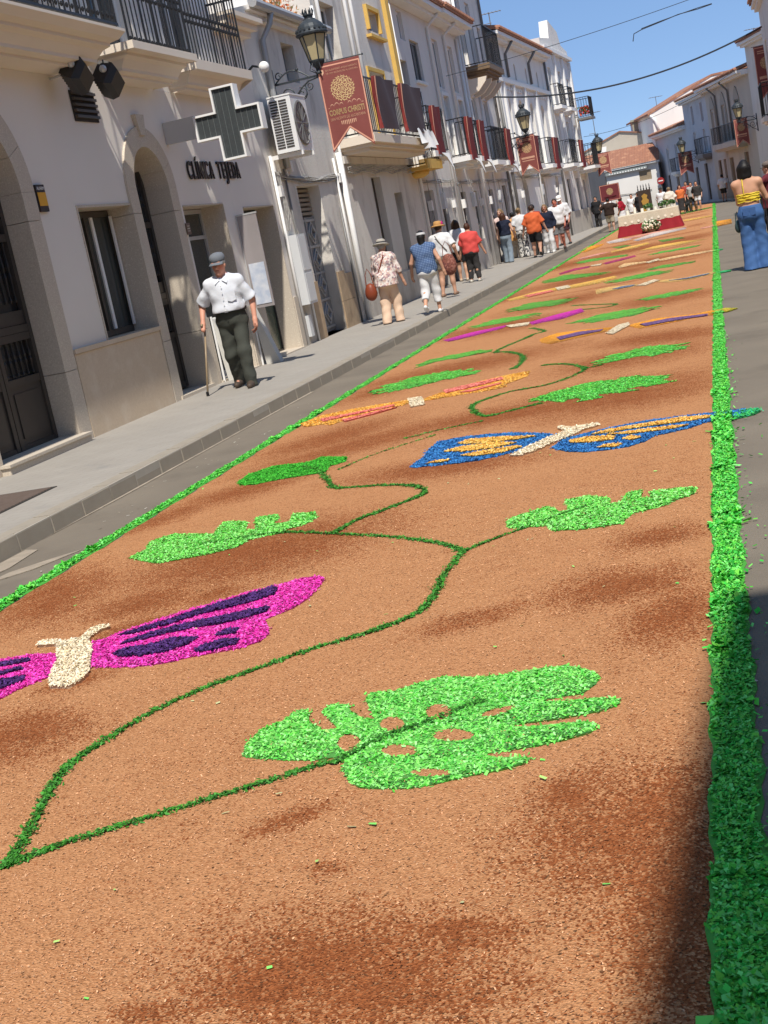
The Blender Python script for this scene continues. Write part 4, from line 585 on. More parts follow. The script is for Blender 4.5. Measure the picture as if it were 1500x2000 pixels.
def iron_door(u0, u1, z1, rec, zlow=.2):
    mb = MB(); F_ = F; c = (u0+u1)/2
    for a0, a1 in ((u0+.005, c-.008), (c+.008, u1-.005)):
        for x in (a0, a1-.07): bF(mb, F_, x, x+.07, zlow, z1-.02, -rec-.06, -rec)
        for z in (zlow, .86, 1.30, 1.38, 2.30): bF(mb, F_, a0+.071, a1-.071, z, z+.075, -rec-.055, -rec-.004)
        bF(mb, F_, a0+.071, a1-.071, zlow+.07, .86, -rec-.045, -rec-.02); bF(mb, F_, a0+.13, a1-.13, zlow+.14, .79, -rec-.019, -rec-.008)
        bF(mb, F_, a0+.071, a1-.071, 1.46, 1.60, -rec-.045, -rec-.02)
    d_ = mb.build('door', mat('bronze_door_metal', (.085, .075, .066), .45, metal=.35, c2=(.06, .052, .046), nscale=4), b)
    bal = MB()
    for a0, a1 in ((u0+.08, c-.08), (c+.08, u1-.08)):
        n = 6
        for i in range(n):
            u = a0 + (a1-a0)*(i+.5)/n
            for q0, q1 in ((.95, 1.31), (1.68, 2.30), (2.38, z1-.05 if abs(u-c) < .3 else z1-.35)):
                H = q1-q0; pr = [(.010, 0), (.018, .04*H), (.010, .1*H), (.014, .3*H), (.022, .42*H), (.012, .5*H), (.022, .58*H), (.014, .7*H), (.010, .9*H), (.018, .96*H), (.010, H)]
                bal.lathe(pr, F_(u, q0, -rec-.03), 6)
    bal.build('door_grille', IRON, d_)['kind'] = 'stuff'
    p = MB(); bF(p, F_, u0+.02, u1-.02, .9, z1-.03 if False else z1-.4, -rec-.075, -rec-.068); p.build('pane', glass('dark_door_glass', (.03, .03, .03), .15), d_)
    k = MB(); q = F_(c-.25, 1.53, -rec); k.cbox((q[0]+.005, q[1], q[2]), (.02, .16, .12)); k.lathe([(.02, 0), (.02, .05), (.045, .06), (.05, .09), (.03, .11)], (0, 0, 0), 10, mtx=Matrix.Translation((q[0], q[1], q[2])) @ Matrix.Rotation(PI/2, 4, 'Y')); k.build('door_knob', BRONZE, d_)
iron_door(11.06, 12.655, 3.5, .22); iron_door(15.54, 16.555, 3.2, .3)
mb = MB(); bF(mb, F, 11.0, 12.72, .0, .20, -.4, .12); bF(mb, F, 10.98, 12.74, .2005, .228, -.4, .14); mb.build('door_step', GRAN, b)
mb = MB(); bF(mb, F, 15.45, 16.62, .0, .17, -.4, .05); mb.build('door_step', GRAN, b)
# window with stone reveal and beige panel below
for u0, u1, z0, z1, nm in ((12.955, 15.24, .13, 1.03, 'stone_panel'),):
    mb = MB(); bF(mb, F, u0, u1, z0, z1, -.02, .032); mb.build(nm, GRANB, b)
    mb = MB(); bF(mb, F, u0, 15.29, z1+.004, 1.085, -.41, .05); mb.build('window_sill', GRANB, b)
for q in ((15.331, 15.352, 1.087, 2.56), (13.848, 13.869, 1.087, 2.56), (13.848, 15.352, 2.561, 2.59)): mb = MB(); bF(mb, F, *q, -.41, .012); mb.build('window_reveal', GRAN, b)
o = opening(13.87, 15.33, 1.09, 2.555, 'window', rec=.3, frame=BRONZE, mull=2, t=.07); fill(b, F, o)
mb = MB(); bF(mb, F, 14.66, 14.72, 1.17, 2.48, -.27, -.25); bF(mb, F, 15.2, 15.25, 1.17, 2.48, -.27, -.25); mb.build('window_sash', WTRIM, b)
# shop window / door beside the arch and green glass door
for u0, u1, z1 in ((16.95, 18.45, 2.5), (19.3, 20.72, 2.42)):
    mb = MB(); bF(mb, F, u1, u1+.02, .13, z1, -.41, .012); mb.build('granite_reveal', GRAN, b)
    mb = MB(); bF(mb, F, u0, u1, z1+.0005, z1+.02, -.41, .012); mb.build('granite_lintel', GRAN, b)
for q in ((16.82, 16.93, .13, 1.02), (18.475, 19.27, .13, 1.02), (20.745, 20.94, .13, .95)): mb = MB(); bF(mb, F, *q, -.01, .03); mb.build('granite_cladding', GRAN, b)
fill(b, F, opening(16.95, 18.45, .14, 2.495, 'glassdoor', rec=.33, frame=ALU, mull=2, trans=[2.1]))
fill(b, F, opening(19.3, 20.72, .14, 2.415, 'glassdoor', rec=.3, frame=mat('dark_door_profile', (.04, .04, .04), .4), mull=1, t=.035, glass=GPANE))
mb = MB(); bF(mb, F, 16.9, 18.5, .0, .15, -.4, .05); bF(mb, F, 19.25, 20.77, .0, .15, -.4, .06); mb.build('door_step', GRAN, b)
# upper floor behind the balconies
fo = [opening(u, u+1.15, 4.36, 6.9, 'window', rec=.15, mull=2, frame=WTRIM, trans=[6.2]) for u in (5.2, 8.0, 10.2, 12.0, 13.4, 15.45, 17.75)]
wall(b, F, 3, 19.6, 4.002, 7.6, fo, WHITE, thick=.3)
for o in fo: fill(b, F, o)
eave(b, F, 3, 19.6, 7.6, .5)
def moulded(u0, u1, d, z=4.0, h=.36, nm='balcony'):
    pr = [(.0, .0), (.45*d, .0), (.45*d, .03), (.58*d, .05), (.58*d, .085), (.60*d, .10), (.68*d, .17), (.78*d, .20), (.78*d, .235), (.90*d, .26), (.97*d, .31), (1.0*d, .33), (1.0*d, h), (0, h)]
    mb = MB(); vs = []; fs = []; n = len(pr)
    for e, sg in ((u0, 1), (u1, -1)):
        for dd, zz in pr: vs.append(F(e + sg * (d - dd) * .55, z + zz, .002 + dd))
    for i in range(n-1): fs.append((i, i+1, n+i+1, n+i))
    for k in (0, n): fs.append(tuple(range(k, k+n)))
    # returns: each step runs back to the wall
    for e, sg in ((u0, 1), (u1, -1)):
        for (da, za), (db, zb) in zip(pr[1:-1], pr[2:-1]):
            a = [F(e + sg*(d-da)*.55, z+za, da), F(e + sg*(d-db)*.55, z+zb, db), F(e + sg*(d-db)*.55, z+zb, .002), F(e + sg*(d-da)*.55, z+za, .002)]; k = len(vs); vs += a; fs.append((k, k+1, k+2, k+3))
    mb.add(vs, fs); s = mb.build(nm, STUCCO, b); r = MB(); rail(r, F, u0+.05, u1-.05, z+h, z+h+1.15, d-.06, .12, .009, style=1); r.build('railing', IRON, s); return s
moulded(4.4, 14.45, .78); moulded(14.98, 17.0, .62, 4.0, .24); moulded(17.28, 19.55, .48, 4.0, .2)
mb = MB(); bF(mb, F, 19.602, 20.97, 5.0, 5.08, -.3, .14); bF(mb, F, 19.602, 20.99, 5.081, 5.17, -.3, .26); bF(mb, F, 19.602, 21.0, 5.171, 5.24, -.3, .36); mb.build('cornice', STUCCO, b)
# fittings on the clinic
v = thing('wall_vent', 'dark slatted vent grille below the two floodlights on the clinic wall', 'vent', F(14.6, 3.7, 0))
mb = MB(); bF(mb, F, 14.33, 14.93, 3.52, 3.86, .003, .02); mb.build('backing', SHADE_BLACK, v)
for i in range(5): mb = MB(); z = 3.555 + .065*i; bF(mb, F, 14.34, 14.92, z, z+.03, .021, .05); mb.build('slat', BRONZE, v)
for i, (u, lab) in enumerate(((13.95, 'left black floodlight under the big moulded balcony'), (14.75, 'right black floodlight under the big moulded balcony'))):
    fl = thing('floodlight', lab, 'floodlight', F(u, 3.9, .1), group='floodlights on the clinic wall'); q = F(u, 3.93, .32)
    R = Matrix.Translation(q) @ Matrix.Rotation(math.radians(28), 4, 'Y') @ Matrix.Rotation(math.radians(-25), 4, 'X')
    mb = MB(); fn = lambda x, y, z: tuple(R @ Vector((x, y, z))); mb.box(-.06, .06, -.2, .2, -.13, .13, fn)
    mb.add([fn(*p) for p in [(.06, -.2, -.13), (.06, .2, -.13), (.06, .2, .13), (.06, -.2, .13), (.13, -.16, -.09), (.13, .16, -.09), (.13, .16, .09), (.13, -.16, .09)]], [(0, 1, 5, 4), (1, 2, 6, 5), (2, 3, 7, 6), (3, 0, 4, 7), (4, 5, 6, 7)])
    mb.build('lamp_body', mat('black_floodlight_metal', (.045, .042, .04), .5, metal=.3), fl)
    mb = MB()
    for k in range(7): x = -.18 + .06*k; mb.box(-.10, -.061, x-.008, x+.008, -.11, .11, fn)
    mb.build('cooling_fins', MATS['black_floodlight_metal'], fl)
    mb = MB(); mb.tube([F(u, 3.95, .003), F(u, 3.97, .16), tuple(R @ Vector((0, -.21, 0)))], .014, 6); mb.ball(tuple(R @ Vector((.0, -.215, .02))), .045); mb.build('bracket', ALU, fl)
# pharmacy cross
cr = thing('cross_sign', 'large dark pharmacy cross with white edging hanging out from the clinic wall', 'cross sign', (-6.75, 16.9, 3.4))
cx, cz, w_ = -5.84, 3.40, .165
def crossp(r, w): return [(-w, -r), (w, -r), (w, -w), (r, -w), (r, w), (w, w), (w, r), (-w, r), (-w, w), (-r, w), (-r, -w), (-w, -w)]
fnc = lambda a, z, d: (cx + a, 16.9 - d, cz + z)
mb = MB(); mb.plate(crossp(.458, .163), [crossp(.432, .137)], fnc, -.09, .09); mb.build('edging', WTRIM, cr)
mb = MB(); mb.plate(crossp(.434, .139), [], fnc, -.06, .06); mb.build('face', mat('dark_led_panel', (.06, .068, .07), .5, c2=(.035, .04, .042), nscale=30, namt=.7), cr)
mb = MB()
for i in range(12):
    x = -.425 + .85*i/11; hh = .43 if abs(x) < .139 else .134; fnc2 = fnc; mb.box(x-.003, x+.003, -hh, hh, .061, .066, fnc)
mb.build('led_strips', mat('grey_led_strip', (.12, .135, .135), .5), cr)
mb = MB(); mb.box(-6.745, cx-.46, 16.86, 16.94, 3.30, 3.58); mb.build('arm', ALU, cr)
# lettering CLÍNICA TEJEDA
ls = thing('lettering_sign', 'dark raised letters reading CLÍNICA TEJEDA on the clinic wall', 'lettering', F(18.4, 2.97, 0)); LET = mat('dark_metal_letters', (.035, .03, .03), .4, metal=.4)
u = 17.36
for ch in 'CLÍNICA TEJEDA':
    wd = {'Í': .075, 'I': .075, ' ': .13, 'L': .14, 'J': .125, 'E': .145}.get(ch, .185)
    if ch != ' ':
        mb = MB(); uu = u; put_text(mb, ch, .34, .010, lambda x, y, z: F(uu + x, 2.86 + y, .018 + z), .004, width=wd*.74, align='LEFT'); mb.build('letter', LET, ls)
    u += wd
al = thing('alarm_plate', 'small black and yellow alarm plate on the clinic wall beside the first arch', 'alarm plate', F(13.06, 2.68, 0))
mb = MB(); bF(mb, F, 12.985, 13.17, 2.54, 2.82, .003, .03); mb.build('plate', mat('black_plastic', (.04, .03, .03), .4), al)
mb = MB(); bF(mb, F, 12.99, 13.165, 2.6, 2.74, .0305, .034); mb.build('yellow_field', mat('yellow_sticker', (.75, .38, .03), .5), al)
mb = MB(); put_text(mb, 'ALARM', .05, .001, lambda x, y, z: F(13.077 + x, 2.765 + y, .032 + z)); mb.build('lettering', WTRIM, al)
pl = thing('wall_plaque', 'small brown plaque right of the second clinic arch', 'plaque', F(16.88, 2.2, 0)); mb = MB(); bF(mb, F, 16.815, 16.945, 2.13, 2.28, .031, .045); mb.build('plate', mat('brown_plaque', (.16, .1, .07), .5), pl); mb = MB(); bF(mb, F, 16.84, 16.92, 2.2, 2.215, .0455, .048); bF(mb, F, 16.84, 16.92, 2.17, 2.18, .0455, .048); bF(mb, F, 16.84, 16.92, 2.235, 2.245, .0455, .048); mb.build('print', TAN, pl)
br = thing('brochure_holder', 'clear plastic notice holder standing out from the wall by the green glass door', 'notice holder', F(18.9, 1.6, 0))
mb = MB(); bF(mb, F, 18.88, 18.9, .95, 2.3, .02, .32); mb.build('panel', glass('acrylic_panel', (.42, .38, .38), .12, alpha=.75), br); mb = MB(); bF(mb, F, 18.875, 18.905, .93, 2.32, .003, .019); bF(mb, F, 18.875, 18.905, 2.301, 2.325, .02, .33); mb.build('bracket', ALU, br); mb = MB(); bF(mb, F, 18.872, 18.879, 1.0, 1.6, .05, .29); mb.build('notice', mat('notice_paper', (.35, .42, .55), .7, c2=(.7, .7, .72), nscale=9, namt=.9), br)
for i, (u, lab) in enumerate(((16.98, 'pale board leaning at the near side of the shop door behind the old man'), (18.62, 'pale grey board leaning against the wall right of the old man'))):
    t = thing('leaning_board', lab, 'board', F(u, .15, .1)); mb = MB(); mb.add([F(u, .131, .10), F(u+.16, .131, .10), F(u+.16, 1.0, .036), F(u, 1.0, .036), F(u, .131, .32), F(u+.16, .131, .32), F(u+.16, .98, .06), F(u, .98, .06)], [(0, 1, 2, 3), (4, 5, 6, 7), (0, 1, 5, 4), (3, 2, 6, 7), (0, 3, 7, 4), (1, 2, 6, 5)]); mb.build('board', mat('pale_board', (.6, .585, .54), .7, c2=(.5, .49, .45), nscale=5), t); mb = MB(); bF(mb, F, u-.02, u-.002, .131, 1.02, .035, .06); mb.build('edge_strip', WTRIM, t)
gt = thing('drain_grate', 'rusty brown metal grate let into the near pavement', 'grate', (-5.85, 9.3, .13)); mb = MB(); mb.box(-6.15, -5.55, 8.6, 9.85, .1302, .136); mb.build('frame', SHADE_BLACK, gt); mb = MB()  # frame is a solid dark sheet, painted shade between the bars
for i in range(22): y = 8.63 + .054*i; mb.box(-6.13, -5.57, y, y+.03, .1365, .142)
mb.build('bars', mat('rusty_iron', (.16, .12, .10), .8, c2=(.1, .07, .055), nscale=12), gt)
# ---------------------------------------------------------------- low weathered house
b = building('low_house', 'low weathered house with gutter, planter roof and ornate grey door beside the clinic', 'house', F, 21, 25.4)
ops = [opening(22.2, 23.55, .13, 2.72, 'none'), opening(22.95, 23.7, 4.5, 5.15, 'window', rec=.2, frame=STEELD, mull=1)]
wall(b, F, 20.955, 25.4, 0, 5.35, ops, OLDW, thick=.42); fill(b, F, ops[1])
mb = MB(); bF(mb, F, 22.21, 23.54, .16, 2.2, -.24, -.20); d_ = mb.build('door', mat('grey_door_metal', (.26, .26, .265), .5, metal=.2, c2=(.2, .2, .2), nscale=5), b)
mb = MB()
for cu in (22.54, 23.2):
    for cz_ in (.48, .98, 1.44, 1.92):
        for s, dd in ((1.0, .0), (.62, .015)):
            hw, hh = .26*s, .21*s; p = [(cu-hw, cz_), (cu, cz_-hh), (cu+hw, cz_), (cu, cz_+hh)]; q = [(cu + (a-cu)*.82, cz_ + (z-cz_)*.82) for a, z in p]; mb.plate(p, [q], lambda a, z, d: F(a, z, d), -.198, -.175 + dd)
for z in (.24, .73, 1.21, 1.68, 2.14): bF(mb, F, 22.22, 23.53, z-.02, z+.02, -.199, -.18)
bF(mb, F, 22.86, 22.89, .16, 2.2, -.199, -.17); mb.build('door_ornament', mat('pale_door_metal', (.4, .4, .41), .45, metal=.3), d_)
mb = MB()
for i in range(6): z = 2.24 + .08*i; bF(mb, F, 22.21, 23.54, z, z+.045, -.24, -.20)
mb.build('door_louvre', mat('brown_louvre', (.3, .25, .19), .6), b)
mb = MB(); bF(mb, F, 23.551, 24.0, .13, .62, -.41, .03); mb.build('plinth_stone', PLIN, b); mb = MB(); bF(mb, F, 23.551, 24.0, .626, 1.16, -.41, .03); mb.build('plinth_stone', PLIN, b); mb = MB(); bF(mb, F, 21.75, 22.2, .13, 1.1, -.41, .03); mb.build('plinth_stone', PLIN, b)
mb = MB(); bF(mb, F, 24.006, 24.5, .13, .62, -.01, .028); mb.build('plinth_stone', PLIN, b); mb = MB(); bF(mb, F, 24.006, 24.5, .626, 1.1, -.01, .028); mb.build('plinth_stone', PLIN, b)
mb = MB(); bF(mb, F, 20.97, 25.4, 5.35, 5.43, -.3, .12); bF(mb, F, 20.97, 25.4, 5.431, 5.5, -.3, .2); mb.build('cornice', GREY, b); gutter(b, F, 20.99, 25.38, 5.52, .26, mat('grey_zinc', (.42, .42, .42), .5, metal=.4), .075)
pipe(b, F, [(21.9, 5.5, .26), (21.9, 5.3, .2), (21.75, 5.05, .07), (21.75, 3.0, .06)], MATS['grey_zinc'], .05)
for u, z0, z1, r, mt in ((25.05, .13, 3.3, .055, WTRIM), (25.3, .13, 6.0, .03, WTRIM), (24.75, .6, 3.2, .022, WTRIM), (24.6, .13, 2.3, .018, STEELD), (20.99, .13, 3.2, .025, WTRIM), (21.05, .13, 2.4, .016, STEELD), (21.66, .13, 1.4, .02, WTRIM), (21.6, 1.0, 3.0, .018, STEELD)): pipe(b, F, [(u, z0, r+.01), (u, z1, r+.01)], mt, r, 'conduit')
mb = MB(); bF(mb, F, 21.12, 21.58, .78, 1.92, .003, .16); cab = mb.build('meter_cabinet', mat('pale_grey_cabinet', (.62, .63, .64), .5), b); mb = MB(); bF(mb, F, 21.16, 21.54, 1.33, 1.88, .161, .168); bF(mb, F, 21.16, 21.54, .82, 1.28, .161, .168); mb.build('cabinet_door', MATS['pale_grey_cabinet'], cab)
mb = MB(); bF(mb, F, 21.2, 21.36, .25, .6, .003, .06); mb.build('junction_box', MATS['pale_grey_cabinet'], b)
for u, z in ((21.9, 2.95), (24.85, 2.75), (21.1, 2.55), (25.15, 2.3)): mb = MB(); bF(mb, F, u, u+.12, z, z+.17, .003, .07); mb.build('junction_box', WTRIM, b)
mb = MB()
for k in range(5):
    pts = [F(21.0 + (25.3-21.0)*i/14, 2.95 - .022*k + .012*math.sin(i*1.3+k) - .10*math.sin(PI*i/14), .02 + .012*(k%3) + .006*math.sin(i*2.1+k*2)) for i in range(15)]; mb.tube(pts, .011, 4)
for k in range(4):
    pts = [F(21.1+.05*k, 2.95, .04), F(21.15+.06*k, 2.5-.1*k, .06), F(21.12+.04*k, 2.0, .04)]; mb.tube(pts, .012, 4)
mb.build('cables', mat('grey_cable', (.2, .19, .18), .6, c2=(.5, .48, .45), nscale=14, namt=.9), b)
# ---- roof terrace planter with reddish plants
t = thing('roof_planter', 'reddish succulents in a planter on the low house roof edge', 'planter', F(23, 5.6, -.4))
mb = MB(); bF(mb, F, 22.6, 25.3, 5.36, 5.72, -.7, -.25); mb.build('trough', PLIN, t)
mb = MB()
for i in range(900):
    u = 22.6 + 2.7*random.random(); d = -.75 + .6*random.random(); z = 5.70 + .55*random.random()**1.5; s = .05; a = Vector((random.gauss(0, 1), random.gauss(0, 1), random.gauss(0, 1))).normalized() * s; c_ = Vector((random.gauss(0, 1), random.gauss(0, 1), random.gauss(0, 1))).normalized() * s*.5; p = Vector(F(u, z, d)); col = random.choice([(.5, .12, .04), (.42, .2, .06), (.6, .25, .1), (.2, .16, .05), (.55, .5, .4)]); mb.add([p-a, p+c_, p+a, p-c_], [(0, 1, 2, 3)], col)
mb.build('foliage', mat('succulent_leaves', (1, 1, 1), .7, attr=True), t, recalc=False)
mb = MB(); bF(mb, F, 21.1, 21.5, 5.52, 5.85, -.25, .15); t = thing('flower_box', 'white planter box with red plants at the near corner of the low roof', 'planter', F(21.3, 5.5, 0)); mb.build('box', WTRIM, t); mb = MB()
for i in range(160):
    p = Vector(F(21.1+.4*random.random(), 5.85+.4*random.random(), -.2+.3*random.random())); a = Vector((random.gauss(0, 1), random.gauss(0, 1), random.gauss(0, 1))).normalized()*.05; c_ = Vector((random.gauss(0, 1), random.gauss(0, 1), random.gauss(0, 1))).normalized()*.03; mb.add([p-a, p+c_, p+a, p-c_], [(0, 1, 2, 3)], random.choice([(.35, .05, .05), (.2, .03, .04), (.12, .12, .03)]))
mb.build('foliage', MATS['succulent_leaves'], t, recalc=False)
# ---------------------------------------------------------------- ochre trimmed house
b = building('ochre_trim_house', 'tall grey house with ochre window frames and corner pilaster above a deep balcony', 'house', F, 25.4, 32)
ops = [opening(27.5, 28.3, .3, 2.85, 'door', rec=.15, leaves=1, surround=0), opening(29.35, 30.1, .13, 2.5, 'door', rec=.2, leaves=1), opening(26.0, 27.1, 3.62, 6.2, 'window', rec=.18, mull=2), opening(29.0, 30.4, 3.62, 5.1, 'window', rec=.12, mull=2, surround=.08, trim=YTRIM), opening(29.8, 30.8, 6.02, 6.45, 'window', rec=.12, mull=1, surround=.09, trim=YTRIM, sd=.08), opening(29.5, 30.7, 7.0, 8.2, 'window', rec=.2, mull=2, surround=.08, trim=YTRIM, sd=.03), opening(26.2, 27.2, 7.2, 8.6, 'window', rec=.2, mull=2)]
wall(b, F, 25.402, 32, 0, 9.4, ops, OLDW, thick=.4)
for o in ops: fill(b, F, o)
eave(b, F, 25.402, 32, 9.4, .3)
balcony(b, F, 25.5, 31.0, 3.55, .72, 1.05, .16, mt=STUCCO, sp=.14)
mb = MB(); bF(mb, F, 29.55, 31.05, 5.84, 5.90, .003, .12); mb.build('window_hood', YTRIM, b)
mb = MB(); bF(mb, F, 31.62, 31.98, 3.9, 9.3, .003, .10); mb.build('corner_pilaster', YTRIM, b)
mb = MB(); bF(mb, F, 25.41, 31.6, 3.1, 3.24, .003, .07); bF(mb, F, 25.41, 31.6, .13, .8, .003, .025); mb.build('string_course', OLDW, b)
for u in (25.7, 27.9, 28.4): pipe(b, F, [(u, 3.6, .05), (u, 9.2, .05)], WTRIM, .04)
mb = MB()
for k in range(4): mb.tube([F(25.5 + 6.2*i/12, 3.02 - .03*k + .03*math.sin(i*2+k), .09) for i in range(13)], .013, 4)
mb.build('cables', MATS['grey_cable'], b)
s = balcony(b, F, 31.1, 32.9, 3.02, .5, .98, .08, mt=YTRIM, sp=.13, name='gold_balcony', mould=False)
mb = MB(); bF(mb, F, 31.14, 31.16, 3.25, 3.95, .03, .42); bF(mb, F, 31.2, 31.6, 3.2, 3.9, .40, .42); mb.build('white_panel', WTRIM, s); mb = MB(); bF(mb, F, 31.1, 32.9, 3.021, 3.16, .455, .5); mb.build('gilt_band', YTRIM, s)
gb = MB(); gb.ball(F(31.9, 2.9, .1), (.26, .4, .12)); gb.build('balcony_corbel', YTRIM, s, smooth=True)
# ---------------------------------------------------------------- grey house with rail window
F4 = FL(-6.73)
def row_house(name, label, F, u0, u1, h, ops, mt, bal=(), ev=.4, pipes=(), extra=None, **k):
    b = building(name, label, 'house', F, u0, u1); wall(b, F, u0+.002, u1, 0, h, ops, mt, thick=.35)
    for o in ops: fill(b, F, o)
    if ev: eave(b, F, u0+.002, u1, h, ev)
    for q in bal: balcony(b, F, *q)
    for u, z0, z1 in pipes: pipe(b, F, [(u, z0, .06), (u, z1 - .3, .06), (u+.05, z1, ev*.8 if ev else .1)], k.get('pm', WTRIM), .045)
    mb = MB(); bF(mb, F, u0+.01, u1-.01, .13, .9, .003, .03); 
    if k.get('plinth'): mb.build('plinth', k['plinth'], b)
    return b
W_ = lambda u0, u1, z0, z1, **k: opening(u0, u1, z0, z1, 'window', rec=k.pop('rec', .07), **k)
D_ = lambda u0, u1, z1, **k: opening(u0, u1, .13, z1, 'door', rec=k.pop('rec', .09), **k)
row_house('grey_house', 'grey house with a barred upper window, next to the ochre pilaster', F4, 32, 36.6, 7.0, [W_(34.0, 35.1, 5.2, 6.2, frame=STEELD, sill=1), W_(32.3, 33.2, 3.42, 5.6, rec=.25, frame=STEELD, mull=1), D_(32.2, 33.6, 2.5, mat=STEELD), D_(34.4, 35.1, 2.3), W_(33.0, 33.6, 6.1, 6.8)], GREY, [(32.2, 34.2, 3.36, .5, 1.05)], .5, [(36.4, .13, 7.0)])
row_house('plain_white_house', 'plain white house with two bannered balconies in the left row', F4, 36.6, 41.0, 7.0, [W_(37.0, 37.8, 5.2, 6.5), W_(39.2, 40.0, 5.2, 6.5), W_(37.1, 37.9, 3.4, 5.0, surround=.1), W_(39.3, 40.1, 3.4, 5.0, surround=.1), D_(37.3, 38.1, 2.4), W_(39.3, 40.0, 1.0, 2.4, frame=STEELD)], GREY, [(36.7, 38.3, 3.3, .55, 1.0), (38.9, 40.5, 3.3, .5, 1.0)], .55, [(38.7, 3.0, 7.0)])
F6 = FL(-6.7)
b6 = row_house('tall_corner_house', 'tallest grey house of the left row with a high corbelled balcony under its eaves', F6, 41.0, 46.5, 9.2, [W_(41.8, 42.6, 6.15, 8.2), W_(43.6, 44.4, 6.15, 8.2), W_(45.3, 46.0, 6.0, 7.6), W_(41.7, 42.5, 3.3, 5.2), W_(44.0, 44.8, 3.3, 5.2), D_(42.0, 42.8, 2.4), D_(44.9, 45.7, 2.5), W_(42.5, 43.1, 8.4, 8.9)], GREY, [(41.6, 44.6, 6.05,   .75, 1.1, .16, BWOOD), (41.3, 43.0, 3.2, .55, 1.0), (43.5, 45.4, 3.2, .55, 1.0)], .7, [(46.3, .13, 9.2)], pm=STEELD)
for u in (41.6, 42.6, 43.6, 44.6): mb = MB(); mb.plate([(.003, 5.2), (.3, 5.3), (.55, 5.55), (.6, 5.68), (.003, 5.68)], [], lambda a, z, d: F6(u + d, z, a), 0, .14); mb.build('corbel', STUCCO, b6)
# ---------------------------------------------------------------- white house with arched windows (walls turn towards the sun)
F7 = FL(-6.6, .8/19.5, 46.5)
b7 = building('arched_white_house', 'white house with pilasters and arched windows at the far end of the left row', 'house', F7, 46.5, 58)
ops = [opening(u, u+.8, 4.1, 5.5, 'window', True, rec=.25, mull=2) for u in (48.2, 50.6, 53.0, 55.6)] + [opening(u, u+.9, 3.2, 3.95, 'window', False, rec=.2, mull=2) for u in (48.15, 53.0)] + [opening(u, u+1.0, .13, 2.7, 'door', True, rec=.3) for u in (48.6, 52.6, 56.2)] + [opening(u, u+.35, 6.2, 6.8, 'window', True, rec=.2, mull=1) for u in (48.4, 50.8, 53.2, 55.8)]
wall(b7, F7, 46.502, 58, 0, 7.4, ops, WHITE, thick=.4)
for o in ops: fill(b7, F7, o)
eave(b7, F7, 46.502, 58, 7.4, .4)
for u in (46.8, 47.6, 49.5, 51.8, 54.3, 57.2): mb = MB(); bF(mb, F7, u, u+.3, 3.1, 5.95, .003, .12); mb.build('pilaster', WTRIM, b7)
mb = MB(); bF(mb, F7, 46.6, 57.9, 5.951, 6.1, .003, .14); bF(mb, F7, 46.6, 57.9, 2.9, 3.05, .003, .1)
for u in np.arange(46.8, 57.8, .5): bF(mb, F7, u, u+.28, 5.75, 5.85, .003, .05)
mb.build('string_course', WTRIM, b7)
for q in ((47.9, 50.6, 3.06, .6, 1.0), (52.4, 55.2, 3.06, .6, 1.0)): balcony(b7, F7, *q)
for u in (49.2, 54.0): pipe(b7, F7, [(u, 6.2, .06), (u, 7.0, .06), (u+.1, 7.4, .35)], STEELD, .05)
mb = MB(); bF(mb, F7, 46.51, 57.99, .13, 1.1, .003, .035); mb.build('plinth', TAN, b7)
mb = MB(); mb.tube([F7(47, 7.9, -1), F7(47, 9.6, -1)], .03, 5); mb.build('roof_vent_pipe', STEELD, b7)
b8 = building('parapet_house', 'white house with stepped parapet and iron balcony on the far left corner', 'house', F7, 58, 66)
ops = [W_(59.2, 60.0, 5.6, 7.2), W_(62.0, 62.8, 5.6, 7.2), W_(64.6, 65.2, 5.6, 7.0), W_(59.3, 60.1, 3.2, 5.0), W_(62.1, 62.9, 3.2, 5.0), W_(64.5, 65.3, 3.0, 4.9), D_(59.6, 60.5, 2.5), D_(62.5, 63.3, 2.5), D_(64.6, 65.3, 2.4)]
wall(b8, F7, 58.002, 66, 0, 8.0, ops, WHITE, thick=.4)
for o in ops: fill(b8, F7, o)
mb = MB(); mb.plate([(58.0, 8.0), (66, 8.0), (66, 8.3), (64.2, 8.45), (63.6, 9.0), (61.2, 9.3), (60.8, 8.5), (58.0, 8.3)], [], lambda a, z, d: F7(a, z, d), -.35, .03); mb.build('parapet', GREY, b8)
mb = MB(); bF(mb, F7, 58.0, 66.1, 7.85, 7.99, .003, .2); bF(mb, F7, 65.7, 66.02, .13, 7.8, .003, .1); bF(mb, F7, 61.0, 61.3, 3, 7.8, .003, .1); bF(mb, F7, 63.4, 63.7, 3, 7.8, .003, .1); mb.build('cornice', WTRIM, b8)
mb = MB(); bF(mb, F7, 58.01, 65.99, .13, 1.1, .003, .035); mb.build('plinth', TAN, b8)
for q in ((58.9, 60.5, 5.55, .4, .9), (61.7, 63.2, 5.55, .4, .9), (58.9, 60.6, 3.1, .5, 1.0), (61.7, 63.3, 3.1, .5, 1.0), (64.0, 66.0, 2.95, .75, 1.0)): balcony(b8, F7, *q)
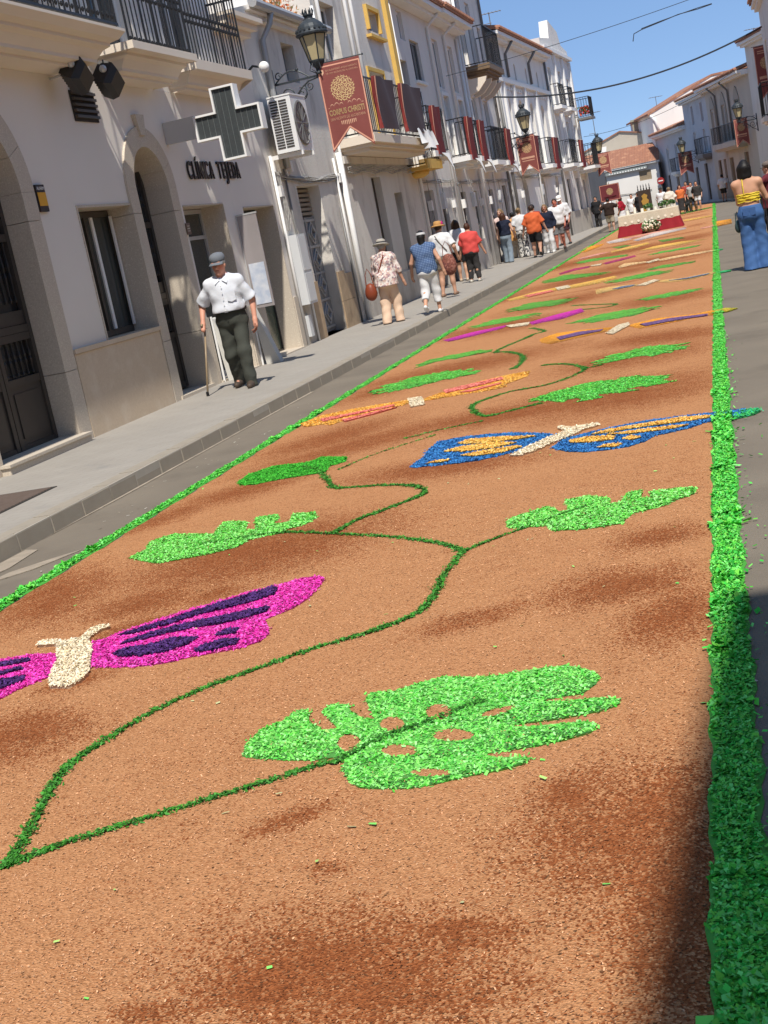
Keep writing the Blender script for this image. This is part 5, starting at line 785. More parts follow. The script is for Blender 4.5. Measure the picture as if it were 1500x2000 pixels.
# ---- flower balcony sticking out past the corner
t = thing('flower_balcony', 'small iron balcony with red geraniums sticking out past the far white corner', 'balcony', F7(65.6, 5.4, 0)); FB = F7
mb = MB(); bF(mb, FB, 65.2, 66.6, 5.1, 5.2, .11, .8); mb.build('slab', STEELD, t); mb = MB(); rail(mb, FB, 65.25, 66.55, 5.2, 6.1, .75, .12); mb.build('railing', IRON, t); mb = MB()
for i in range(140):
    p = Vector(FB(65.3 + 1.2*random.random(), 5.35 + .35*random.random(), .2 + .5*random.random())); a = Vector((random.gauss(0, 1), random.gauss(0, 1), random.gauss(0, 1))).normalized()*.08; c_ = Vector((random.gauss(0, 1), random.gauss(0, 1), random.gauss(0, 1))).normalized()*.06; mb.add([p-a, p+c_, p+a, p-c_], [(0, 1, 2, 3)], random.choice([(.5, .04, .03), (.6, .1, .05), (.05, .14, .03)]))
mb.build('flowers', MATS['succulent_leaves'], t, recalc=False)
# ================================================================ RIGHT ROW (mostly outside the frame; shades the near right)
FRn = lambda u, z, d: (2.02 + .075*u - d, u, z)
b = building('near_right_house', 'tall white house at the right whose eaves shade the near carpet edge', 'house', FRn, -14, 0)
wall(b, FRn, -14, .0, 0, 8.35, [], WHITE); eave(b, FRn, -14, .0, 8.35, .52, rise=.6, tiles=False)
FRr = FR(2.75)
for i, (u0, u1, h, mt, lab) in enumerate(((.6, 11, 5.6, GREY, 'low grey house on the right, first beyond the near white house'), (11, 23, 5.9, WHITE, 'white two storey house in the middle of the right row'), (23, 34, 5.8, TAN, 'tan two storey house in the right row'))):
    oo = [W_(u, u+1, z, z+1.6) for u in np.arange(u0+1.2, u1-1.5, 2.8) for z in (.9, 3.6)]; row_house('right_row_house', lab, FRr, u0, u1, h, oo, mt, (), .3)
FRc = FR(2.1)
b = row_house('corner_balcony_house', 'grey corner house with moulded eaves at the right edge of the picture', FRc, 34.3, 47, 6.35, [W_(44.6, 45.6, 3.2, 5.2), W_(41, 42, 3.2, 5.2), D_(42.5, 43.5, 2.5)], GREY, [(43.8, 46.2, 2.9, .4, 1.0)], .22, [])
b = row_house('grey_right_house', 'pale grey house behind the wall lantern at the right edge', FS, -12, -3.4, 6.9, [W_(-6.5, -5.6, 3.1, 5.0), D_(-6.4, -5.5, 2.4)], GREY, (), .35, plinth=TAN)
b = row_house('cream_balcony_house', 'cream house with pointed window surrounds and a long balcony on the far right', FS, -3.4, 5.6, 5.75, [W_(-1.1, -.4, 2.95, 4.7, surround=.0), W_(1.6, 2.3, 2.95, 4.7), W_(4.0, 4.6, 2.95, 4.6), D_(1.4, 2.2, 2.1, mat=BWOOD), D_(-1.6, -.8, 2.2, mat=BWOOD), W_(4.0, 4.7, .9, 2.1, frame=BWOOD), D_(3.0, 3.5, 2.1, mat=BWOOD)], TAN, [(-1.8, 3.0, 2.85, .6, .85, .25, TAN)], .55, (), plinth=STEELD)
for u in (-.75, 1.95, 4.3):
    mb = MB(); mb.plate([(u-.5, 2.95), (u-.36, 2.95), (u-.36, 4.72), (u+.36, 4.72), (u+.36, 2.95), (u+.5, 2.95), (u+.5, 4.8), (u+.2, 5.25), (u, 5.35), (u-.2, 5.25), (u-.5, 4.8)], [], FS, .003, .05); mb.build('window_surround', mat('taupe_trim', (.40, .36, .31), .9), b)
for u in (.6, 3.3): pipe(b, FS, [(u, 2.9, .07), (u, 5.3, .07), (u+.1, 5.75, .4)], STEELD, .05)
mb = MB(); bF(mb, FS, 2.0, 2.4, 5.9, 7.0, -2.4, -2.0); bF(mb, FS, 1.95, 2.45, 7.0, 7.12, -2.45, -1.95); mb.build('chimney', STEELD, b)
b = row_house('blue_grey_house', 'narrow blue grey house with two slit windows on the far right', FS, 5.6, 11.4, 5.65, [W_(6.6, 7.1, 4.3, 5.3, frame=BLUEG), W_(8.9, 9.4, 4.3, 5.3, frame=BLUEG), W_(6.6, 7.2, 2.7, 3.9), W_(9.0, 9.6, 2.6, 3.9), D_(7.2, 8.0, 2.1), D_(9.6, 10.3, 2.0)], BLUEG, [(5.8, 7.6, 2.6, .5, .85, .2, STEELD)], .35)
b = row_house('low_tiled_house', 'low grey house with a tiled eave between the blue grey house and the white gable', FS, 11.4, 20.3, 4.35, [W_(12.4, 13.0, 2.1, 3.6), W_(14.4, 15.1, 2.1, 3.6), W_(17.0, 17.7, 2.1, 3.5), D_(12.5, 13.3, 1.9, mat=BWOOD), D_(15.0, 15.8, 1.9, mat=BWOOD), D_(17.6, 18.4, 1.9)], BLUEG, [(14.0, 15.5, 2.0, .35, .8)], .4)
b = building('white_gable_house', 'taller house with a sunlit white side wall rising over the low tiled roof', 'house', FS, 20.3, 29)
mb = MB(); mb.plate([(0.0, 0), (-11, 0), (-11, 7.6), (-4, 7.4), (0, 5.9)], [], lambda a, z, d: FS(20.35 + d, z, a + .05), 0, 8.0); mb.build('wall', WHITE, b)
mb = MB()
for (a0, z0), (a1, z1) in (((0.3, 5.8), (-4, 7.42)), ((-4, 7.42), (-11, 7.62))): mb.add([FS(20.3, z0, a0), FS(20.3, z1, a1), FS(28.5, z1, a1), FS(28.5, z0, a0), FS(20.3, z0+.12, a0), FS(20.3, z1+.12, a1), FS(28.5, z1+.12, a1), FS(28.5, z0+.12, a0)], [(0, 1, 2, 3), (4, 5, 6, 7), (0, 1, 5, 4), (2, 3, 7, 6), (0, 3, 7, 4), (1, 2, 6, 5)])
mb.build('roof', TILE, b); pipe(b, FS, [(20.28, 5.8, .15), (20.28, 5.4, -.1), (20.26, 4.6, -.3)], WTRIM, .08)
# ================================================================ END OF THE STREET
FEn = FE(88)
b = building('tiled_white_house', 'low white house with a terracotta roof and brown shutter closing the street', 'house', FEn, -9.5, -3.2)
ops = [opening(-4.45, -3.7, 1.9, 2.5, 'shutter', rec=.05, mat=mat('tan_shutter', (.42, .33, .22), .7)), opening(-7.0, -6.5, 1.7, 2.6, 'shutter', rec=.05, mat=mat('tan_shutter', (.42, .33, .22), .7)), opening(-7.6, -6.9, .0, 1.3, 'door', True, rec=.3)]
wall(b, FEn, -9.5, -3.2, 0, 2.86, ops, WHITE, thick=.3, depth=6)
for o in ops: fill(b, FEn, o)
mb = MB(); bF(mb, FEn, -9.5, -3.1, 2.861, 2.95, -.2, .25); mb.build('eaves_board', WTRIM, b)
mb = MB(); n = 62
vs = []; fs = []
for i in range(n*4+1):
    u = -9.4 + 6.3*i/(n*4); h = .035*abs(math.sin(PI*i/4))
    for d, z in ((.3, 2.95), (-1.3, 3.55), (-2.9, 4.15)): vs.append(FEn(u, z + h + .004*random.random(), d))
for i in range(n*4):
    for k in range(2): fs.append((i*3+k, i*3+k+1, i*3+k+4, i*3+k+3))
mb.add(vs, fs); rf = mb.build('roof', TILE, b); mb = MB(); bF(mb, FEn, -6.5, -3.9, 2.6, 2.78, .02, .2); mb.build('awning_board', mat('grey_green_board', (.25, .28, .27), .7), b)
mb = MB()
for i in range(14): bF(mb, FEn, -6.3 + .17*i, -6.2 + .17*i, 2.62, 2.7, .201, .21)
mb.build('lettering_marks', WTRIM, b)
mb = MB(); mb.tube([FEn(-9 + .4*i, 1.25 + .05*math.sin(i), .05) for i in range(14)], .02, 4); mb.build('cable', STEELD, b)
FEg = FE(94)
b = building('gable_house', 'beige gable and chimney standing behind the terracotta roof', 'house', FEg, -8, -3.7)
mb = MB(); mb.plate([(-9, 0), (-3.2, 0), (-3.2, 4.75), (-5.6, 5.35), (-7.6, 4.75), (-9, 4.2)], [], FEg, -6, 0); mb.build('wall', mat('beige_render', (.50, .44, .36), .9, c2=(.42, .37, .3), nscale=2), b)
mb = MB(); mb.plate([(-8.6, 3), (-6.9, 3), (-6.6, 4.6), (-7.55, 4.62)], [], FEg, .003, .04); mb.build('whitewashed_patch', WHITE, b)
mb = MB(); bF(mb, FEg, -4.75, -4.35, 4.7, 5.85, -1.2, -.8); bF(mb, FEg, -4.85, -4.25, 5.85, 5.97, -1.3, -.7); mb.build('chimney', mat('beige_chimney', (.36, .33, .24), .9), b)
mb = MB()
for (a0, z0), (a1, z1) in (((-9, 4.2), (-5.6, 5.35)), ((-5.6, 5.35), (-3.1, 4.73))): mb.add([FEg(a0, z0, .1), FEg(a1, z1, .1), FEg(a1, z1, -6), FEg(a0, z0, -6), FEg(a0, z0+.08, .1), FEg(a1, z1+.08, .1), FEg(a1, z1+.08, -6), FEg(a0, z0+.08, -6)], [(0, 1, 2, 3), (4, 5, 6, 7), (0, 1, 5, 4), (2, 3, 7, 6)])
mb.build('roof', TILE, b)
b = building('side_street_house', 'dark shaded house beside the far white corner', 'house', FL(-6.9), 67.5, 84); wall(b, FL(-6.6, .02, 67), 67.5, 84, 0, 3.1, [opening(70, 71.2, .13, 2.3, 'door', rec=.2)], mat('slate_blue_wall', (.18, .19, .21), .9, c2=(.14, .14, .15), nscale=2))

# ---------------------------------------------------------------- clutter along the left row
for Fq_, u0, u1, zz in ((F4, 32.1, 36.5, 2.75), (F4, 36.7, 40.9, 2.7), (F6, 41.1, 46.3, 2.7), (F7, 46.7, 57.8, 2.75)):
    bb = {32.1: 'grey_house', 36.7: 'plain_white_house', 41.1: 'tall_corner_house', 46.7: 'arched_white_house'}[u0]; bb = bpy.data.objects[bb]; n = int((u1-u0)*2)
    mb = MB()
    for k in range(3): mb.tube([Fq_(u0 + (u1-u0)*i/n, zz - .035*k - .03*abs(math.sin(i*.8+k)), .045 + .01*k) for i in range(n+1)], .011, 4)
    for q in (.15, .55, .85): u = u0 + (u1-u0)*q; mb.tube([Fq_(u, zz, .05), Fq_(u+.03, zz-.5, .06), Fq_(u, zz-1.1, .04)], .010, 4)
    mb.build('cables', MATS['grey_cable'], bb)
    for q, w_, h_ in ((.12, .16, .24), (.5, .3, .4), (.83, .14, .2)):
        u = u0 + (u1-u0)*q; mb = MB(); bF(mb, Fq_, u, u+w_, zz-.75, zz-.75+h_, .004, .10); mb.build('junction_box', WTRIM if q != .5 else MATS['pale_grey_cabinet'], bb)
for bb, Fq_, u, z1, mt_, r in (('grey_house', F4, 34.0, 4.9, WTRIM, .03), ('grey_house', F4, 32.08, 6.9, WTRIM, .035), ('plain_white_house', F4, 40.7, 6.8, WTRIM, .05), ('plain_white_house', F4, 36.75, 4.0, STEELD, .03), ('tall_corner_house', F6, 41.15, 8.9, WTRIM, .04), ('tall_corner_house', F6, 43.2, 6.0, WTRIM, .03), ('arched_white_house', F7, 46.7, 7.2, STEELD, .05), ('arched_white_house', F7, 52.2, 6.0, WTRIM, .04), ('parapet_house', F7, 58.1, 7.7, STEELD, .05)):
    pipe(bpy.data.objects[bb], Fq_, [(u, .13, r+.012), (u, z1, r+.012)], mt_, r)
# ================================================================ STREET FURNITURE
LGLASS = mat('cream_lantern_glass', (.50, .42, .24), .3, c2=(.40, .33, .18), nscale=5, spec=.4)  # plain cream glass colour, no emission
LIRON = mat('lantern_iron', (.05, .058, .066), .5, metal=.25, c2=(.03, .034, .038), nscale=9)
def scroll(c, r0, r1, a0, turns, n=26, s=1):
    return [(c[0] + (r0 + (r1-r0)*i/n) * math.cos(a0 + s*turns*2*PI*i/n), 0, c[1] + (r0 + (r1-r0)*i/n) * math.sin(a0 + s*turns*2*PI*i/n)) for i in range(n+1)]
def lantern(label, loc, rz, arm=.82, group='wall lanterns along the street'):
    t = thing('wall_lantern', label, 'street lantern', loc, rz, group)
    mb = MB(); mb.box(.003, .03, -.03, .03, -.55, .25); mb.build('wall_plate', LIRON, t, world=False)
    mb = MB(); mb.box(.031, arm + .12, -.014, .014, -.016, .016)
    arc = [(.03 + .30*math.sin(PI*.5*i/10) if False else .03 + .62*(i/14), 0, .0 + .17*math.sin(PI*i/14)) for i in range(15)]; mb.tube(arc, .013, 6)
    mb.tube([(.03, 0, -.5), (.09, 0, -.44), (.25, 0, -.36), (.36, 0, -.24), (.5, 0, -.12), (.62, 0, -.05), (arm, 0, -.02)], .013, 6)
    mb.tube(scroll((.22, -.2), .17, .035, PI*.9, 1.5), .012, 6); mb.tube(scroll((.47, -.22), .10, .02, PI*.6, 1.3, s=-1), .010, 6); mb.tube(scroll((.62, -.13), .075, .015, PI*.9, 1.4), .009, 6); mb.tube(scroll((.12, .12), .07, .02, 0, 1.2), .010, 6)
    mb.tube([(.35, 0, -.26), (.42, 0, -.34), (.52, 0, -.30), (.56, 0, -.24)], .010, 6); mb.ball((.45, 0, .17), .03)
    mb.build('bracket', LIRON, t, world=False)
    mb = MB(); mb.lathe([(.05, 0), (.06, .02), (.035, .05), (.03, .08), (.05, .10), (.10, .15), (.125, .19), (.13, .21)], (arm, 0, .016), 12)
    for k in range(6): a = PI*k/3; mb.tube([(arm + .05*math.cos(a), .05*math.sin(a), .04), (arm + .15*math.cos(a), .15*math.sin(a), .10), (arm + .11*math.cos(a), .11*math.sin(a), .2)], .007, 4)
    mb.build('lantern_base', LIRON, t, world=False)
    mb = MB(); mb.lathe([(.122, .231), (.212, .62)], (arm, 0, 0), 6); mb.build('lantern_glass', LGLASS, t, world=False)
    mb = MB()
    for k in range(6):
        a = PI*k/3; mb.tube([(arm + .126*math.cos(a), .126*math.sin(a), .228), (arm + .218*math.cos(a), .218*math.sin(a), .625)], .011, 5)
    mb.lathe([(.128, .222), (.138, .226), (.138, .236), (.128, .24)], (arm, 0, 0), 6); mb.build('glazing_bar', LIRON, t, world=False)['kind'] = 'stuff'
    mb = MB(); mb.lathe([(.218, .625), (.262, .635), (.268, .66), (.245, .69), (.235, .71), (.225, .75), (.195, .80), (.145, .845), (.105, .87), (.10, .885), (.085, .89)], (arm, 0, 0), 18)
    for k in range(18):
        a = 2*PI*k/18; p = Vector((arm + .245*math.cos(a), .245*math.sin(a), .69)); mb.lathe([(.018, 0), (.022, .02), (.004, .055)], p, 5)
    mb.build('lantern_roof', LIRON, t, world=False)
    mb = MB(); mb.lathe([(.07, .89), (.075, .93), (.09, .94), (.09, .955), (.07, .96)], (arm, 0, 0), 12)
    for k in range(8): a = PI*k/4; mb.tube([(arm + .075*math.cos(a), .075*math.sin(a), .955), (arm + .09*math.cos(a), .09*math.sin(a), 1.0), (arm + .08*math.cos(a), .08*math.sin(a), 1.05)], .012, 5, rs=[.014, .015, .005])
    mb.build('lantern_crown', LIRON, t, world=False); return t
L1 = lantern('black wall lantern above the near Corpus Christi banner, beside the air conditioner', (-6.75, 22.05, 4.36), 0)
for lab, loc, rz in (('black wall lantern far down the left row above a banner, under the corner balcony', (-6.62, 46.2, 3.95), 0), ('black wall lantern at the far left street corner', (-5.85, 66.2, 3.35), 0), ('black wall lantern at the right edge above the cream house banner', FS(-3.9, 3.55, .003), PI + _a), ('black wall lantern on the blue grey house far on the right', FS(9.2, 2.75, .003), PI + _a)): dup(L1, loc, rz, lab)
# ---------------------------------------------------------------- banners
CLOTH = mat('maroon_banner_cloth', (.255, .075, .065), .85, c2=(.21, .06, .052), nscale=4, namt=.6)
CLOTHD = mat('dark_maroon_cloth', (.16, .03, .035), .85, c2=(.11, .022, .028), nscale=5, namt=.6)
PINKB = mat('salmon_banner_edging', (.72, .36, .25), .8); GOLDP = mat('gold_banner_print', (.72, .53, .26), .8); SALP = mat('pale_salmon_print', (.75, .45, .30), .8)
def emblem(mb, c, R, fn, d=.003):
    def arcband(r, w, a0, a1, bulge=0, n=5):
        q = [((r + w/2 + bulge*math.sin(PI*i/n)) * math.cos(a0 + (a1-a0)*i/n), (r + w/2 + bulge*math.sin(PI*i/n)) * math.sin(a0 + (a1-a0)*i/n)) for i in range(n+1)]
        q += [((r - w/2 + bulge*math.sin(PI*i/n)) * math.cos(a0 + (a1-a0)*i/n), (r - w/2 + bulge*math.sin(PI*i/n)) * math.sin(a0 + (a1-a0)*i/n)) for i in range(n, -1, -1)]
        m_ = len(q)//2; vs = [fn(c[0]+x*R, c[1]+z*R, d) for x, z in q]; mb.add(vs, [(i, i+1, 2*m_-2-i, 2*m_-1-i) for i in range(m_-1)])
    for r, w in ((.05, .04), (.13, .035)): arcband(r, w, 0, 2*PI, n=16)
    for r, k, w, b, sh in ((.20, 5, .05, .06, 0), (.33, 7, .06, .07, .2), (.30, 7, .03, .02, .65), (.50, 9, .06, .09, 0), (.46, 9, .035, .03, .35), (.66, 12, .06, .09, .1), (.62, 12, .035, .03, .36), (.80, 15, .05, .08, 0)):
        for i in range(k): a = 2*PI*i/k + sh; arcband(r, w, a, a + 2*PI/k*.82, b)
    for i in range(26):
        a = 2*PI*i/26; q = [(.84, -.05), (.84, .05), (1.0, .12)]; vs = [fn(c[0] + R*r*math.cos(a+t), c[1] + R*r*math.sin(a+t), d) for r, t in q]; mb.add(vs, [(0, 1, 2)])
def pennant(label, loc, rz, w=.72, ls=1.42, ln=1.08, detail=True, group='maroon banners hung along the street', cloth=None, x0=0, rod=True, lean=0.):
    """swallow tailed banner; local x to the right, hangs down from z=0, faces -y"""
    t = thing('street_banner', label, 'banner', loc, rz, group); hw = w/2; ph = random.random()*6
    L_ = lambda a: ln + (ls-ln)*min(1, abs(a)/hw)
    wave = lambda a, z: .014*math.sin(5*a + 2.2*z + ph)*(-z) + .010*math.sin(9*a+ph)*min(1, -z) + lean*z
    fn = lambda a, z, d: (x0 + hw + a, -d + wave(a, z), z)
    mb = MB(); na, nz = 12, 14; vs = [fn(-hw + w*i/na, -L_(-hw + w*i/na)*j/nz, s*.0012) for s in (-1, 1) for j in range(nz+1) for i in range(na+1)]; N1 = (na+1)*(nz+1)
    mb.add(vs, [(s*N1 + j*(na+1)+i, s*N1 + j*(na+1)+i+1, s*N1 + (j+1)*(na+1)+i+1, s*N1 + (j+1)*(na+1)+i) for s in (0, 1) for j in range(nz) for i in range(na)])
    mb.build('cloth', cloth or CLOTH, t, world=False, smooth=True, recalc=False)
    mb = MB(); bw = .022*w/.72; D = .0028
    def strip(p, q, n=12):
        dx, dz = q[0]-p[0], q[1]-p[1]; l = math.hypot(dx, dz); nx, nz_ = -dz/l*bw/2, dx/l*bw/2; vs = []
        for i in range(n+1): x, z = p[0]+dx*i/n, p[1]+dz*i/n; vs += [fn(x+nx, z+nz_, D), fn(x-nx, z-nz_, D)]
        mb.add(vs, [(2*i, 2*i+1, 2*i+3, 2*i+2) for i in range(n)])
    e = bw*.6; strip((-hw+e, -.05), (hw-e, -.05)); strip((-hw+e, -.04), (-hw+e, -ls+.05)); strip((hw-e, -.04), (hw-e, -ls+.05)); strip((-hw+e, -ls+.05), (0, -ln+.025)); strip((0, -ln+.025), (hw-e, -ls+.05)); mb.build('border', PINKB, t, world=False, recalc=False)
    k = w/.72; mb = MB(); emblem(mb, (0, -.44*ls/1.42), .215*k, fn, D); mb.build('emblem', GOLDP, t, world=False, recalc=False)
    mb = MB()
    if detail:
        put_text(mb, 'CORPUS CHRISTI', .125, .0006, lambda x, y, z: fn(x, -.835 + y, D), .0035, width=.60)
        mb.build('lettering', GOLDP, t, world=False, recalc=False); mb = MB()
        put_text(mb, 'SAN VICENTE DE ALCÁNTARA', .06, .0004, lambda x, y, z: fn(x, -.915 + y, D), .0012, width=.60); mb.build('lettering', SALP, t, world=False, recalc=False); mb = MB(); put_text(mb, 'EXCELENTÍSIMO AYUNTAMIENTO', .04, .0003, lambda x, y, z: fn(.04 + x, -.135 + y, D), .0005, width=.54); mb.build('lettering', SALP, t, world=False, recalc=False); mb = MB(); put_text(mb, 'DE SAN VICENTE DE ALCÁNTARA', .04, .0003, lambda x, y, z: fn(.04 + x, -.185 + y, D), .0005, width=.54); mb.build('lettering', SALP, t, world=False, recalc=False); mb = MB()
        mb.add([fn(-.32 + a, -.1 + z, D) for a, z in ((0, 0), (.055, 0), (.055, -.05), (.0275, -.085), (0, -.05))], [(0, 1, 2, 3, 4)])
        for s in (-1, 1):
            for cx_, r in ((.07, .03), (.15, .04), (.23, .03)): 
                q = [(s*cx_ + r*math.cos(PI*i/8), -.70 + r*1.3*math.sin(PI*i/8)) for i in range(9)]; vs = [v for x, z in q for v in (fn(x, z-.005, D), fn(x, z+.006, D))]; mb.add(vs, [(2*i, 2*i+1, 2*i+3, 2*i+2) for i in range(8)])
        mb.add([fn(a, -.715 + z, D) for a, z in ((-.3, 0), (.3, 0), (.3, .008), (-.3, .008))], [(0, 1, 2, 3)])
        for i in range(9): x = -.12 + .03*i; h = .075 - .4*abs(x)*.4; mb.add([fn(x-.008, -.945, D), fn(x+.008, -.945, D), fn(x+.004, -.945-h, D), fn(x-.004, -.945-h, D)], [(0, 1, 2, 3)])
        mb.build('ornament', SALP, t, world=False, recalc=False)
    else:
        for i, (zz, ww, hh) in enumerate(((-.80, .54, .07), (-.90, .5, .03), (-.13, .5, .025), (-.18, .5, .025))):
            n = 14
            for q in range(n):
                x = -ww/2 + ww*q/n; s = ls/1.42; mb.add([fn(k*a, z*s, D) for a, z in ((x, zz-hh/2), (x+ww/n*.7, zz-hh/2), (x+ww/n*.7, zz+hh/2), (x, zz+hh/2))], [(0, 1, 2, 3)])
        mb.build('lettering', SALP, t, world=False, recalc=False)['kind'] = 'stuff'
    if rod: mb = MB(); mb.tube([(x0-.06, .012, .012), (x0+w+.05, .012, .012)], .009, 6); mb.ball((x0+w+.06, .012, .012), .018, 6, 4); mb.build('rod', LIRON, t, world=False)
    return t
pennant('large maroon CORPUS CHRISTI banner hanging from the near wall lantern', (-5.95, 22.03, 4.52), math.radians(3))
pennant('maroon banner with gold roundel below the second lantern on the left, by the arched house', (-6.18, 46.4, 3.98), math.radians(-8), .62, 1.3, .98, False)
pennant('maroon banner below the lantern at the far left street corner', (-5.2, 66.0, 3.45), math.radians(6), .62, 1.05, .8, False)
pennant('maroon banner below the lantern on the cream house at the right edge', FS(-2.6, 3.75, .75), math.radians(8), .62, 1.3, 1.0, False)
pennant('small maroon banner below the lantern of the blue grey house far right', FS(9.6, 2.95, 1.0), math.radians(4), .75, 1.25, 1.0, False)
pennant('tall maroon banner cut by the right picture edge on the corner house balcony', (1.78, 46.9, 5.2), math.radians(0), .7, 1.75, 1.4, False)
def rail_banner(label, F, u, z, d, w=.75, h=1.15, tip=True, cloth=None):
    t = thing('balcony_banner', label, 'banner', F(u, z, d), 0, 'maroon banners draped over balcony railings'); fl = random.uniform(.05, .09)
    fd = lambda s, zz: d + .035*math.sin(7*s + 3*zz) - .05*zz*(.3)
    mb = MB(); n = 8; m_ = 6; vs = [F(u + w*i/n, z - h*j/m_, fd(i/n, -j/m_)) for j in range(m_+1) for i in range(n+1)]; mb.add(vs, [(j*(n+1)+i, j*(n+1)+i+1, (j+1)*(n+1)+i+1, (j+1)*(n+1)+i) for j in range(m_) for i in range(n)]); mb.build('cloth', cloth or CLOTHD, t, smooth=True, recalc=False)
    mb = MB(); vs = []
    for j in range(7): vs += [F(u, z - h*j/6, fd(0, -j/6)), F(u - .05 - .04*math.sin(j), z - h*j/6, fd(0, -j/6) - fl*(.7 + .3*j/6))]
    mb.add(vs, [(2*i, 2*i+1, 2*i+3, 2*i+2) for i in range(6)]); mb.build('cloth_fold', mat('sunlit_maroon_fold', (.22, .035, .03), .85), t, recalc=False)  # fold painted brighter than its own cloth, as the side in the sun
    mb = MB(); vs = []
    for j in range(7): vs += [F(u-.004, z - h*j/6, fd(0, -j/6)+.004), F(u+.035, z - h*j/6, fd(.05, -j/6)+.006)]
    mb.add(vs, [(2*i, 2*i+1, 2*i+3, 2*i+2) for i in range(6)]); mb.build('border', PINKB, t, recalc=False)
    if tip: mb = MB(); mb.add([F(u-.02, z-h+.02, d+.06), F(u+w*.85, z-h+.02, d+.09), F(u+w*.5, z-h-.42, d+.22), F(u+.05, z-h-.1, d+.16)], [(0, 1, 2, 3)]); mb.build('white_lining', WTRIM, t, recalc=False)
    return t
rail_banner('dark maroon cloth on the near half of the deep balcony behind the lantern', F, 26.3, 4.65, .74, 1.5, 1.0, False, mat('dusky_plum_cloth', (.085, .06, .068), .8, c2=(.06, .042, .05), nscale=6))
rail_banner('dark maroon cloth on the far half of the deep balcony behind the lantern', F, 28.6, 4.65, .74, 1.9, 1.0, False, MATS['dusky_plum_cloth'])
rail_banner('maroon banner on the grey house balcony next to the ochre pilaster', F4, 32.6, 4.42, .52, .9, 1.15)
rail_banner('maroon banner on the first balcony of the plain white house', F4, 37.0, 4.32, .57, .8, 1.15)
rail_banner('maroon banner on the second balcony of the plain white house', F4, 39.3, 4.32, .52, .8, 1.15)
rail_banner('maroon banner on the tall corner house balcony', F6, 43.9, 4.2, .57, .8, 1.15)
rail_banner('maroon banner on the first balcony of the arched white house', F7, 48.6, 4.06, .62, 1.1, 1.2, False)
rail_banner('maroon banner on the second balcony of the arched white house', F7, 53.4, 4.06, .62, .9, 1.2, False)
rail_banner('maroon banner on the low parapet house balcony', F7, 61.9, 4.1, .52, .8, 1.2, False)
t = thing('balcony_sheet', 'white cloth hanging loose under the deep balcony of the ochre trimmed house', 'cloth', F(29.5, 3.7, .8)); mb = MB(); n, m_ = 10, 5
vs = [F(29.3 + 1.6*i/n, 3.72 - .30*(j/m_) - .12*math.sin(PI*i/n)*(j/m_) + .03*math.sin(i*1.9+j), .78 + .12*math.sin(i*1.3)*(j/m_) + .05*j/m_) for j in range(m_+1) for i in range(n+1)]; mb.add(vs, [(j*(n+1)+i, j*(n+1)+i+1, (j+1)*(n+1)+i+1, (j+1)*(n+1)+i) for j in range(m_) for i in range(n)]); mb.build('cloth', WTRIM, t, smooth=True, recalc=False)
# ---------------------------------------------------------------- air conditioner
ac = thing('air_conditioner', 'white air conditioner with slotted side on the low house wall, below the lantern', 'air conditioner', (-6.4, 21.45, 3.2)); ACW = mat('white_enamel', (.78, .78, .77), .45, c2=(.7, .7, .69), nscale=3)
mb = MB(); mb.box(-6.6, -6.22, 21.06, 21.9, 3.2, 4.06); mb.box(-6.61, -6.21, 21.05, 21.91, 4.061, 4.085); mb.build('casing', ACW, ac)
mb = MB()
for i in range(18):
    for x0, x1 in ((-6.57, -6.44), (-6.42, -6.29)): z = 3.27 + .042*i; mb.box(x0, x1, 21.052, 21.0595, z, z+.022)
mb.build('side_slots', SHADE_BLACK, ac)['kind'] = 'stuff'
mb = MB(); R = Matrix.Translation((-6.219, 21.42, 3.63)) @ Matrix.Rotation(PI/2, 4, 'Y'); mb.lathe([(.34, 0), (.36, .02), (.33, .03), (.32, .012)], (0, 0, 0), 20, mtx=R)
for k in range(12): a = PI*k/6; mb.tube([(-6.20, 21.42 + .05*math.cos(a), 3.63 + .05*math.sin(a)), (-6.195, 21.42 + .33*math.cos(a), 3.63 + .33*math.sin(a))], .006, 4)
mb.build('fan_guard', STEELD, ac); mb = MB(); mb.box(-6.745, -6.2, 21.15, 21.2, 3.13, 3.195); mb.box(-6.745, -6.2, 21.75, 21.8, 3.13, 3.195); mb.box(-6.745, -6.72, 21.15, 21.2, 2.85, 3.129); mb.box(-6.745, -6.72, 21.75, 21.8, 2.85, 3.129); mb.build('wall_bracket', WTRIM, ac)
t = thing('security_light', 'small round lamp on a stalk on the wall end of the clinic, near the cross', 'lamp', (-6.6, 20.6, 4.5)); mb = MB(); mb.tube([(-6.745, 20.7, 4.45), (-6.6, 20.7, 4.55), (-6.45, 20.7, 4.5)], .02, 6); mb.build('stalk', LIRON, t); mb = MB(); mb.ball((-6.42, 20.7, 4.5), .085, 10, 8); mb.build('globe', WTRIM, t, smooth=True)
